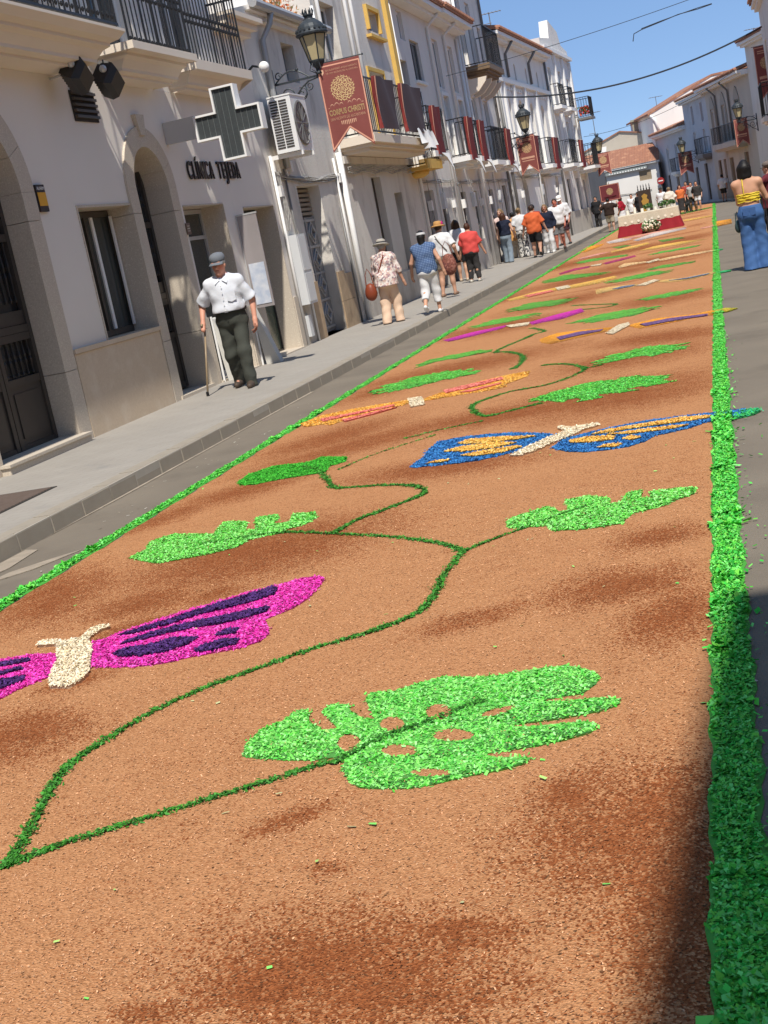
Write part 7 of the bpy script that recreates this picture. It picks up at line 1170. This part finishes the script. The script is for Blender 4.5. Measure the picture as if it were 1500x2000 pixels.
    for i in (0, 1):
        fx, fy, fz = feet[i]; Q = SDF(); tz = fz*.35; Q.cone((fx, fy - .075*s, fz + .036*s), (fx, fy + .03*s, (fz+tz)/2 + .034*s), .040*s, .044*s, .03).cone((fx, fy + .03*s, (fz+tz)/2 + .032*s), (fx*1.08, fy + .155*s, tz + .028*s), .044*s, .034*s, .03); Q.cut((0, 0, -1), -.002 if fz < .01 else 9); V, Fq = Q.mesh(min(h, .012)); npmesh('shoe', V, Fq, sm, t, None, True)
    # --- hair and hats
    if hair:
        hm, st = hair; T = SDF(); T.wr = .003; T.ph = ph; T.ell(hp(0, -.012, .022), (.086*s, .104*s, .106*s)); fx, fy = -sy, cy
        if st == 'bob': T.cone(hp(-.045, -.035, -.02), hp(-.058, -.03, -.115), .070*s, .058*s, .04).cone(hp(.045, -.035, -.02), hp(.058, -.03, -.115), .070*s, .058*s, .04).cone(hp(0, -.06, 0), hp(0, -.07, -.12), .07*s, .055*s, .04)
        if st == 'long': T.cone(hp(0, -.06, -.03), hp(0, -.075, -.27), .08*s, .065*s, .03)
        if st == 'bun': T.ell(hp(0, -.11, .055), (.045*s, .045*s, .045*s), .02)
        if st == 'pony': T.cone(hp(0, -.10, .02), hp(0, -.12, -.16), .035*s, .02*s, .03)
        k = .55 if st in ('bob', 'long') else .95; q = hp(0, .035 if st in ('bob', 'long') else .02, .0); T.cut((fx, fy, -k), fx*q[0] + fy*q[1] - k*q[2])
        if st == 'short': T.cut((0, 0, -1), -(HC[2] - .075*s))
        if st == 'bald': T.cut((0, 0, 1), HC[2] + .03*s); T.cut((0, 0, -1), -(HC[2] - .07*s))
        V, Fq = T.mesh(min(h, .014)); npmesh('hair', V, Fq, hm, t, None, True)
    if hat:
        hm, st = hat[:2]; M_ = Matrix.Translation(hp(0, -.01, .045)) @ Matrix.Rotation(headyaw, 4, 'Z') @ Matrix.Rotation(-nod - .08, 4, 'X'); mb = MB()
        if st == 'brim': mb.lathe([(.165*s, -.022*s), (.17*s, -.014*s), (.13*s, .006*s), (.096*s, .012*s), (.094*s, .05*s), (.086*s, .085*s), (.06*s, .10*s), (.02*s, .102*s)], (0, 0, 0), 20, sy=1.14, mtx=M_)
        if st in ('cap', 'flat'):
            mb.lathe([(.090*s, .0), (.096*s, .022*s), (.094*s, .055*s), (.078*s, .085*s), (.04*s, .10*s), (.005*s, .104*s)], (0, 0, 0), 20, sy=1.16, mtx=M_)
            vs = []; n = 10
            for q, zz in ((1.0, -.002), (1.0, .006)):
                for i in range(n+1):
                    a = PI*(.12 + .76*i/n); vs.append(M_ @ Vector((.086*s*math.cos(a), .100*s*math.sin(a), zz*s - .004*s)))
                for i in range(n+1):
                    a = PI*(.12 + .76*i/n); vs.append(M_ @ Vector((.096*s*math.cos(a), .070*s + .092*s*math.sin(a), zz*s - .018*s - .012*abs(math.cos(a)))))
            k = n+1; mb.add(vs, [(i, i+1, k+i+1, k+i) for i in range(n)] + [(2*k+i, 2*k+i+1, 3*k+i+1, 3*k+i) for i in range(n)] + [(k+i, k+i+1, 3*k+i+1, 3*k+i) for i in range(n)])
        if st == 'visor': mb.lathe([(.088*s, -.02*s), (.096*s, -.01*s), (.094*s, .03*s), (.088*s, .032*s)], (0, 0, 0), 18, sy=1.14, mtx=M_)
        hh = mb.build('hat', hm, t, world=False, smooth=st != 'visor')
        if len(hat) > 2: mb = MB(); mb.lathe([(.099*s, .013*s), (.1*s, .016*s), (.099*s, .04*s), (.096*s, .042*s)], (0, 0, 0), 20, sy=1.13, mtx=M_); mb.build('hat_band', hat[2], hh, world=False)
        if len(hat) > 3:
            mb = MB(); c = M_ @ Vector((.10*s, -.03, .035*s))
            for i in range(9): a = 2*PI*i/9; mb.ball((c.x + .01, c.y + .028*math.cos(a), c.z + .028*math.sin(a)), (.015, .022, .022), 6, 4)
            mb.ball((c.x + .015, c.y, c.z), .02, 6, 4); mb.build('hat_flower', hat[3], hh, world=False)
    if strap:
        smt, side, z_end = strap; mb = MB(); pts = []
        for i in range(13):
            a = i/12; x = side*(-.07 + .19*a)*s*(1 + .25*w*a); z = Sz + .06*s - (Sz + .06*s - z_end)*a; y = -(.070*H*w + .035*s)*math.sqrt(max(.05, 1 - (x/(.13*H*w))**2)) + lean*(1 - a) ; pts.append((x, y - .004, z))
        mb.tube(pts, .010, 5); mb.build('bag_strap', smt, t, world=False)
    t['h'] = H; return t
def bag(label, p, size, mt, cat='handbag', strapz=.25):
    t = thing('handbag', label, cat, p); q = SDF(); a, b, c = size; q.ell((0, 0, 0), (a, b, c)); q.ell((0, 0, -c*.25), (a*1.02, b*1.05, c*.75), .03); V, Fq = q.mesh(.014); npmesh('bag_body', V, Fq, mt, t, None, True); mb = MB(); mb.tube([(-a*.7, 0, c*.5), (-a*.5, 0, c + strapz*.6), (0, 0, c + strapz), (a*.5, 0, c + strapz*.6), (a*.7, 0, c*.5)], .008, 5); mb.build('handle', mt, t, world=False); return t
Z = .131
# ---- the old man with the cane
WSH = cloth_mat('white_shirt_cotton', (.66, .68, .73), (.60, .62, .67)); TRS = cloth_mat('grey_green_trousers', (.062, .066, .056), (.048, .05, .042)); BELT = mat('black_leather', (.012, .012, .013), .4)
person('old man in a white shirt and grey cap walking with a cane', (-5.94, 15.72, Z), PI + .12, 1.71, (WSH, .46, .592, .018), (TRS, 'trousers', .03, .014), (GREYH, 'short'), (mat('grey_wool_cap', (.16, .175, .20), .9, c2=(.12, .13, .15), nscale=40), 'flat'), (.60, .29, .20), [(-.11, .17, 0), (.11, -.14, .03)], [(-.30, .07, .80), (.35, .10, .86)], 1.06, .06, .06, .0095, (.085, .06, .045), [(-.6, -.8, 0), (.6, -.8, 0)], headyaw=-.12, nod=.10, face=True, belt=BELT, collar=True)
wt = MB()
t = thing('walking_cane', 'thin wooden walking cane held in the old man\'s right hand', 'cane', (-6.31, 15.30, Z)); CW = mat('varnished_wood', (.32, .24, .15), .35, c2=(.22, .16, .1), nscale=20)
mb = MB(); top_ = Vector((-6.275, 15.60, Z + .80)); bot = Vector((-6.315, 15.33, Z + .02)); mb.tube([bot, top_], .0125, 8); mb.build('shaft', CW, t, smooth=True); mb = MB(); mb.tube([top_, top_ + Vector((0, .02, .03)), top_ + Vector((.0, .0, .055)), top_ + Vector((0, -.06, .06)), top_ + Vector((0, -.09, .045))], .014, 8); mb.build('handle', CW, t, smooth=True); mb = MB(); mb.lathe([(.02, -.015), (.02, .03), (.014, .035)], bot, 8); mb.build('rubber_tip', BELT, t)
# ---- the five walkers nearest on the pavement
FLO = cloth_mat('floral_blouse', (.5, .4, .4), None, 'floral', 34, [(.62, .52, .47), (.40, .25, .26), (.70, .62, .58), (.25, .2, .22), (.55, .38, .33), (.66, .6, .55)]); BEI = cloth_mat('beige_linen', (.72, .52, .38), (.62, .44, .32)); STRAWG = mat('grey_straw_hat', (.40, .37, .32), .85, c2=(.3, .28, .24), nscale=45)
GP = 'people walking away along the left pavement'
person('woman in a floral blouse, beige trousers and grey brimmed hat seen from behind', (-5.66, 22.75, Z), -.1, 1.47, (FLO, .62, .47, .018), (BEI, 'trousers', .03, .036), (GREYH, 'short'), (STRAWG, 'brim', mat('dark_hat_band', (.05, .05, .055), .8)), (.46, .25, .17), [(-.09, -.06, 0), (.10, .10, .02)], [(-.28, .12, .62), (.28, .12, .66)], 1.08, .03, .06, .012, (.6, .55, .5), nod=.1, group=GP, strap=(mat('red_brown_leather', (.23, .05, .02), .45, c2=(.16, .03, .015), nscale=8), -1, .80))
bag('red brown leather shoulder bag at the left hip of the woman with the brimmed hat', (-5.93, 22.62, Z + .60), (.10, .085, .15), MATS['red_brown_leather'])
PLA = cloth_mat('blue_plaid_cotton', (.05, .09, .20), (.22, .31, .48), 'plaid', 11); WTR = cloth_mat('white_cotton', (.66, .66, .67), (.6, .6, .61))
person('woman in a sleeveless blue plaid top, cropped white trousers and white visor', (-5.04, 23.3, Z), .05, 1.5, (PLA, 0, .48, .02), (WTR, 'trousers', .13, .02), (BLACKH, 'long'), (mat('white_visor', (.62, .62, .64), .7), 'visor'), (.55, .30, .20), [(-.09, -.24, .12), (.10, .10, 0)], [(-.30, .16, .72), (.30, .02, .70)], 1.06, .03, .03, .012, (.75, .75, .75), group=GP)
SKT = cloth_mat('olive_grey_cotton', (.17, .15, .12), (.12, .105, .09)); STRAW = mat('orange_straw_hat', (.50, .28, .10), .85, c2=(.38, .2, .07), nscale=45)
person('woman in a white tee with an orange straw hat and pink flower', (-5.70, 28.2, Z), -.05, 1.6, (WTR, .42, .55, .018), (SKT, 'shorts', .36, .05), (BROWNH, 'short'), (STRAW, 'brim', STRAW, mat('pink_flower_petals', (.55, .03, .22), .7)), (.50, .28, .19), [(-.12, -.05, 0), (.12, .08, 0)], [(-.31, .12, .75), (.31, .05, .78)], 1.1, .03, .02, .013, (.3, .18, .12), group=GP, strap=(SKT, 1, .95))
bag('spotted red brown cloth bag carried beside the woman with the straw hat', (-5.42, 27.3, Z + .68), (.15, .12, .22), cloth_mat('spotted_cloth', (.2, .08, .06), None, 'floral', 30, [(.22, .08, .06), (.14, .05, .045), (.30, .13, .10), (.18, .07, .05)]), 'bag')
person('brown haired woman half hidden behind the woman in the coral red tee', (-6.42, 34.0, Z), .1, 1.6, (WTR, .4, .5, .02), (cloth_mat('black_cotton', (.02, .02, .022)), 'shorts', .3, .03), (BROWNH, 'bob'), None, (.52, .30, .2), None, None, 1.0, 0, .02, .016, (.5, .4, .3), group=GP)
CORAL = cloth_mat('coral_red_cotton', (.62, .085, .075), (.52, .06, .055)); CHAR = cloth_mat('charcoal_cotton', (.045, .042, .042), (.03, .03, .03))
person('stout woman in a coral red tee and charcoal trousers seen from behind', (-5.86, 32.45, Z), -.05, 1.45, (CORAL, .46, .49, .018), (CHAR, 'trousers', .06, .01), (REDH, 'short'), None, (.50, .27, .18), [(-.10, .02, 0), (.11, -.02, 0)], [(-.32, .10, .58), (.34, .14, .60)], 1.2, .04, .02, .014, (.6, .57, .5), group=GP)
# ---- the group further down the pavement
DEN = cloth_mat('light_denim', (.22, .27, .32), (.15, .19, .24)); NAVY = cloth_mat('navy_cotton', (.018, .022, .042), (.012, .015, .03)); GG = 'group of people on the far pavement'
person('woman in a dark navy tank top and light jeans in the far group', (-6.24, 40.8, Z), -.1, 1.55, (NAVY, 0, .56, .02), (DEN, 'trousers', .02, .03), (REDH, 'bob'), None, (.52, .30, .2), None, [(-.26, .2, .7), (.26, .1, .75)], 1.0, 0, .01, .018, (.2, .15, .12), group=GG)
person('woman with pale pink top standing just behind the woman in the dark tank top', (-6.45, 41.9, Z), PI - .3, 1.68, (cloth_mat('pale_pink_cotton', (.72, .55, .52)), .4, .54, .02), (cloth_mat('dark_denim', (.03, .045, .08)), 'trousers', .03, .01), (BLONDH, 'bob'), None, (.56, .34, .25), face=True, h=.018, group=GG)
person('woman in an apricot yellow tunic between the dark tank top and the white top', (-6.35, 43.6, Z), .1, 1.5, (cloth_mat('apricot_cotton', (.68, .36, .13)), .4, .40, .03), (cloth_mat('cream_cotton', (.66, .6, .5)), 'trousers', .05, .03), (BLACKH, 'short'), None, h=.02, w=1.1, group=GG)
person('woman in a white top and patterned trousers with her hair in a bun', (-6.05, 43.0, Z), .05, 1.6, (WTR, .42, .56, .02), (cloth_mat('patterned_viscose', (.5, .5, .5), None, 'floral', 26, [(.62, .6, .56), (.06, .06, .07), (.55, .53, .5), (.3, .3, .3)]), 'trousers', .03, .04), (BLONDH, 'bun'), None, (.54, .31, .21), h=.018, group=GG)
person('man in a rust orange shirt and black shorts striding away', (-5.33, 40.6, Z), -.05, 1.6, (cloth_mat('rust_orange_cotton', (.58, .125, .045), (.48, .09, .03)), .45, .48, .03), (cloth_mat('black_cotton', (.02, .02, .022)), 'shorts', .29, .04), (BROWNH, 'short'), None, (.48, .27, .19), [(-.12, .16, 0), (.14, -.26, .10)], [(-.36, .1, .75), (.36, .1, .75)], 1.15, .03, .03, .016, (.02, .02, .02), group=GG)
person('man in a dark red shirt mostly hidden behind the man in rust orange', (-5.55, 42.6, Z), .0, 1.62, (cloth_mat('dark_red_cotton', (.30, .05, .04)), .45, .5, .03), (CHAR, 'trousers', .03, .02), (BLACKH, 'short'), None, h=.02, w=1.1, group=GG)
person('woman in a navy cardigan over white with white trousers facing the camera', (-5.12, 42.2, Z), PI, 1.55, (NAVY, .9, .52, .02), (WTR, 'trousers', .03, .01), (BLONDH, 'bob'), None, (.42, .22, .15), [(-.09, .1, 0), (.1, -.12, 0)], None, 1.05, .0, .02, .017, (.7, .7, .68), face=True, group=GG)
tm = person('tall man in a white tee and grey shorts with dark glasses facing the camera', (-4.98, 43.9, Z), PI, 1.66, (WTR, .46, .5, .04), (cloth_mat('mid_grey_cotton', (.16, .16, .165)), 'shorts', .29, .04), (BROWNH, 'short'), None, (.48, .17, .12), [(-.1, -.1, .02), (.11, .14, 0)], None, 1.15, .03, .02, .016, (.1, .06, .045), face=True, group=GG)
mb = MB()
for sx in (-1, 1): mb.cbox((sx*.034, .108, 1.585 - .03), (.05, .012, .036))
mb.cbox((0, .112, 1.562), (.03, .006, .008)); mb.build('sunglasses', BELT, tm, world=False)
person('man in a white tee and white cap looking down behind the tall man', (-5.2, 47.5, Z), PI - .2, 1.72, (WTR, .46, .5, .04), (cloth_mat('plum_cotton', (.06, .03, .04)), 'shorts', .29, .05), None, (WTRIM, 'cap'), (.46, .22, .16), [(-.12, -.08, .0), (.13, .12, 0)], None, 1.15, .03, .03, .018, (.04, .04, .04), nod=.3, face=True, group=GG)
# ---- around the altar
GA = 'onlookers around the altar'
BRC = cloth_mat('dark_brown_cotton', (.035, .022, .018)); KHA = cloth_mat('khaki_cotton', (.36, .32, .25))
person('man in a dark shirt and khaki shorts holding up a maroon standard', (-4.32, 57.2, 0), -.05, 1.42, (BRC, .46, .5, .03), (KHA, 'shorts', .28, .06), (BLACKH, 'short'), None, (.42, .25, .18), [(-.1, .05, 0), (.12, -.1, 0)], [(-.34, .2, 1.12), (.34, .2, 1.15)], 1.2, .02, 0, .02, (.08, .06, .05), [(-1, 0, -.6), (1, 0, -.6)], group=GA)
st_ = thing('carried_standard', 'rectangular maroon standard held above the head of the man in khaki shorts', 'standard', (-4.2, 57.5, 1.1)); mb = MB(); mb.box(-4.6, -3.78, 57.45, 57.47, 1.24, 1.92); mb.build('cloth', CLOTHD, st_); mb = MB()
for q in ((-4.58, -3.80, 1.89, 1.905), (-4.58, -3.80, 1.27, 1.285), (-4.58, -4.565, 1.286, 1.889), (-3.815, -3.80, 1.286, 1.889)): mb.box(q[0], q[1], 57.442, 57.4495, q[2], q[3])
mb.build('border', PINKB, st_); mb = MB(); emblem(mb, (-4.19, 1.63), .15, lambda a, z, d: (a, 57.4495 - d, z), .004); mb.build('emblem', GOLDP, st_, recalc=False); mb = MB(); put_text(mb, 'CORPUS CHRISTI', .1, .001, lambda x, y, z: (-4.19 + x, 57.445, 1.36 + y), .002, width=.5); mb.build('lettering', GOLDP, st_); mb = MB(); mb.tube([(-4.19, 57.49, .8), (-4.19, 57.49, 2.0)], .015, 6); mb.build('pole', BWOOD, st_)
FAR = dict(h=.022, group=GA)
person('woman in a crimson shirt with white skirt left of the altar', (-4.02, 60.2, 0), 1.2, 1.38, (cloth_mat('crimson_cotton', (.32, .015, .03)), .5, .55, .02), (WTR, 'skirt', .25, .05), (BROWNH, 'bob'), None, **FAR)
person('dark robed figure standing in the shadow at the far left corner', (-5.42, 64.5, .13), PI, 1.45, (cloth_mat('black_cotton', (.02, .02, .022)), .9, .45, .03), (CHAR, 'trousers', .03, .03), (BLACKH, 'short'), None, face=True, **FAR)
person('woman in white holding a white parasol like collar beside the dark figure', (-5.0, 66.5, 0), PI, 1.42, (WTR, .45, .5, .03), (CHAR, 'trousers', .03, .02), (BLACKH, 'bob'), None, face=True, **FAR)
person('first person in white left of the processional stand', (-3.75, 64, 0), PI, 1.38, (WTR, .45, .4, .04), (WTR, 'skirt', .1, .05), (BLACKH, 'short'), None, face=True, **FAR)
person('second person in pale clothes nearest the processional stand on its left', (-3.35, 62, 0), PI + .3, 1.42, (cloth_mat('pale_floral', (.6, .6, .58), None, 'floral', 22, [(.66, .66, .63), (.4, .42, .4), (.7, .7, .68), (.55, .5, .5)]), .45, .48, .03), (cloth_mat('mid_grey_cotton', (.16, .16, .165)), 'trousers', .05, .02), (BLACKH, 'short'), None, face=True, **FAR)
person('dark haired person in black just left of the processional stand', (-3.1, 59, 0), PI, 1.45, (cloth_mat('black_cotton', (.02, .02, .022)), .9, .45, .03), (CHAR, 'trousers', .03, .03), (BLACKH, 'bob'), None, face=True, **FAR)
person('person in white with a black hat right of the processional stand', (-2.35, 62.5, 0), PI, 1.4, (WTR, .5, .4, .03), (CHAR, 'trousers', .05, .02), None, (SHADE_BLACK, 'cap'), face=True, **FAR)
person('woman in a long pale dress standing behind the right end of the altar', (-1.86, 58.5, 0), .6, 1.38, (cloth_mat('cream_cotton', (.66, .6, .5)), .5, .35, .05), (cloth_mat('cream_cotton', (.66, .6, .5)), 'skirt', .05, .08), (BLONDH, 'short'), None, **FAR)
person('man in khaki clothes bending near the right end of the altar', (-2.05, 60.5, 0), -.7, 1.36, (KHA, .5, .48, .03), (KHA, 'trousers', .03, .03), (GREYH, 'short'), None, lean=.12, **FAR)
person('woman in an orange top and dark skirt holding a white bag right of the altar', (-1.55, 63.5, 0), PI + .2, 1.35, (cloth_mat('orange_cotton', (.62, .16, .05)), .3, .55, .02), (CHAR, 'skirt', .12, .03), (REDH, 'bob'), None, face=True, **FAR)
person('man in a red shirt standing behind the woman in orange', (-1.30, 65.5, 0), PI, 1.45, (cloth_mat('dark_red_cotton', (.30, .05, .04)), .5, .5, .03), (CHAR, 'trousers', .03, .02), (BLACKH, 'short'), None, face=True, **FAR)
person('person in a black and white striped top right of the man in red', (-1.06, 64.5, 0), PI, 1.38, (cloth_mat('striped_jersey', (.03, .03, .03), (.7, .7, .7), 'stripes', 14), .5, .5, .02), (CHAR, 'shorts', .3, .02), (BLACKH, 'short'), None, face=True, **FAR)
person('person in dark clothes with white shorts, farthest right by the altar', (-.82, 64.0, 0), PI, 1.38, (CHAR, .5, .52, .02), (WTR, 'shorts', .33, .03), (BLACKH, 'short'), None, face=True, **FAR)
person('man in a white tee and black shorts walking away far right on the street', (.40, 72.5, .0), -.2, 1.42, (WTR, .46, .5, .03), (CHAR, 'shorts', .3, .03), (BLACKH, 'short'), None, w=1.05, **FAR)
person('woman in a white dress beside the man in white tee far right on the street', (.72, 73.5, .0), .2, 1.36, (WTR, .4, .4, .02), (WTR, 'skirt', .27, .02), (BROWNH, 'bob'), None, **FAR)
# ---- woman in jeans at the right edge
JEAN = cloth_mat('blue_denim', (.065, .145, .34), (.04, .09, .23)); YEL = cloth_mat('yellow_ruched_cotton', (.78, .60, .07), (.6, .42, .03))
jw = person('woman in wide blue jeans and a yellow strapped top at the right edge', (.47, 21.9, 0), -.12, 1.72, None, (JEAN, 'trousers', .012, .062), (BLACKH, 'bob'), None, (.56, .30, .19), [(-.08, -.02, 0), (.12, .05, 0)], [(-.06, .30, 1.16), (.16, .32, 1.14)], 1.0, 0, .0, .010, (.55, .42, .32), [(-.2, -.3, -1), (.55, -.35, -1)], headyaw=-.35)
T = SDF(); T.wr = .004; T.ell((0, 0, .655*1.72), (.100*1.72, .068*1.72, .10*1.72)).ell((0, .02, .70*1.72), (.1*1.72, .07*1.72, .06*1.72), .05); T.cut((0, 0, -1), -1.0); T.cut((0, 0, 1), 1.175); V, Fq = T.mesh(.010); npmesh('strap_top', V, Fq, YEL, jw, None, True)
mb = MB(); mb.tube([(-.05, .02, 1.47), (-.052, -.065, 1.42), (-.05, -.118, 1.30), (-.045, -.122, 1.16)], .009, 5)
for z in (1.05, 1.09, 1.13, 1.165): mb.tube([(.17*math.cos(PI + PI*i/10), .124*math.sin(PI + PI*i/10), z + .008*math.sin(i*2+z*90)) for i in range(11)], .007, 5)
mb.build('strap', YEL, jw, world=False)
mb = MB()
for sx in (-1, 1): mb.add([(sx*.05 - .05, -.150, .955), (sx*.05 + .05, -.150, .955), (sx*.05 + .045, -.158, .85), (sx*.05, -.160, .835), (sx*.05 - .045, -.158, .85)], [(0, 1, 2, 3, 4)])
mb.build('back_pocket', cloth_mat('dark_blue_denim', (.05, .11, .27)), jw, world=False)
bag('small white and dark bag hanging at the left side of the woman in jeans', (.27, 22.0, .70), (.05, .05, .10), mat('dark_teal_bag', (.03, .06, .07), .6), 'handbag', .12)
MAR = cloth_mat('maroon_cotton', (.13, .025, .035), (.09, .015, .025))
person('person in a maroon top and taupe cap behind the woman in jeans', (1.12, 30.0, 0), 1.2, 1.62, (MAR, .6, .42, .03), (cloth_mat('black_cotton', (.02, .02, .022)), 'trousers', .03, .02), (BROWNH, 'short'), (mat('taupe_cap', (.16, .13, .115), .9), 'cap'), (.45, .25, .18), None, [(-.2, .25, 1.2), (.2, .25, 1.15)], 1.1, .02, 0, .016)
person('second person in maroon partly outside the right picture edge', (1.32, 31.5, 0), PI, 1.6, (MAR, .6, .45, .03), (CHAR, 'trousers', .03, .02), (BLACKH, 'short'), None, (.45, .25, .18), face=True, h=.02)
t = thing('folding_barrier', 'dark railing barrier standing at the right picture edge behind the woman in jeans', 'barrier', (1.1, 28.3, 0)); mb = MB()
for z in (.12, .95): mb.tube([(.78, 27.5, z), (1.5, 29.3, z)], .018, 6)
mb.build('rail', IRON, t); mb = MB()
for i in range(13): f = i/12; mb.tube([(.78 + .72*f, 27.5 + 1.8*f, .12), (.78 + .72*f, 27.5 + 1.8*f, .95)], .009, 5)
mb.build('bars', IRON, t)['kind'] = 'stuff'; mb = MB()
for f in (.05, .95): mb.box(.6 + .72*f, .98 + .72*f, 27.48 + 1.8*f, 27.54 + 1.8*f, .0, .03); mb.tube([(.78 + .72*f, 27.5 + 1.8*f, .03), (.78 + .72*f, 27.5 + 1.8*f, .95)], .018, 6)
mb.build('foot', IRON, t)
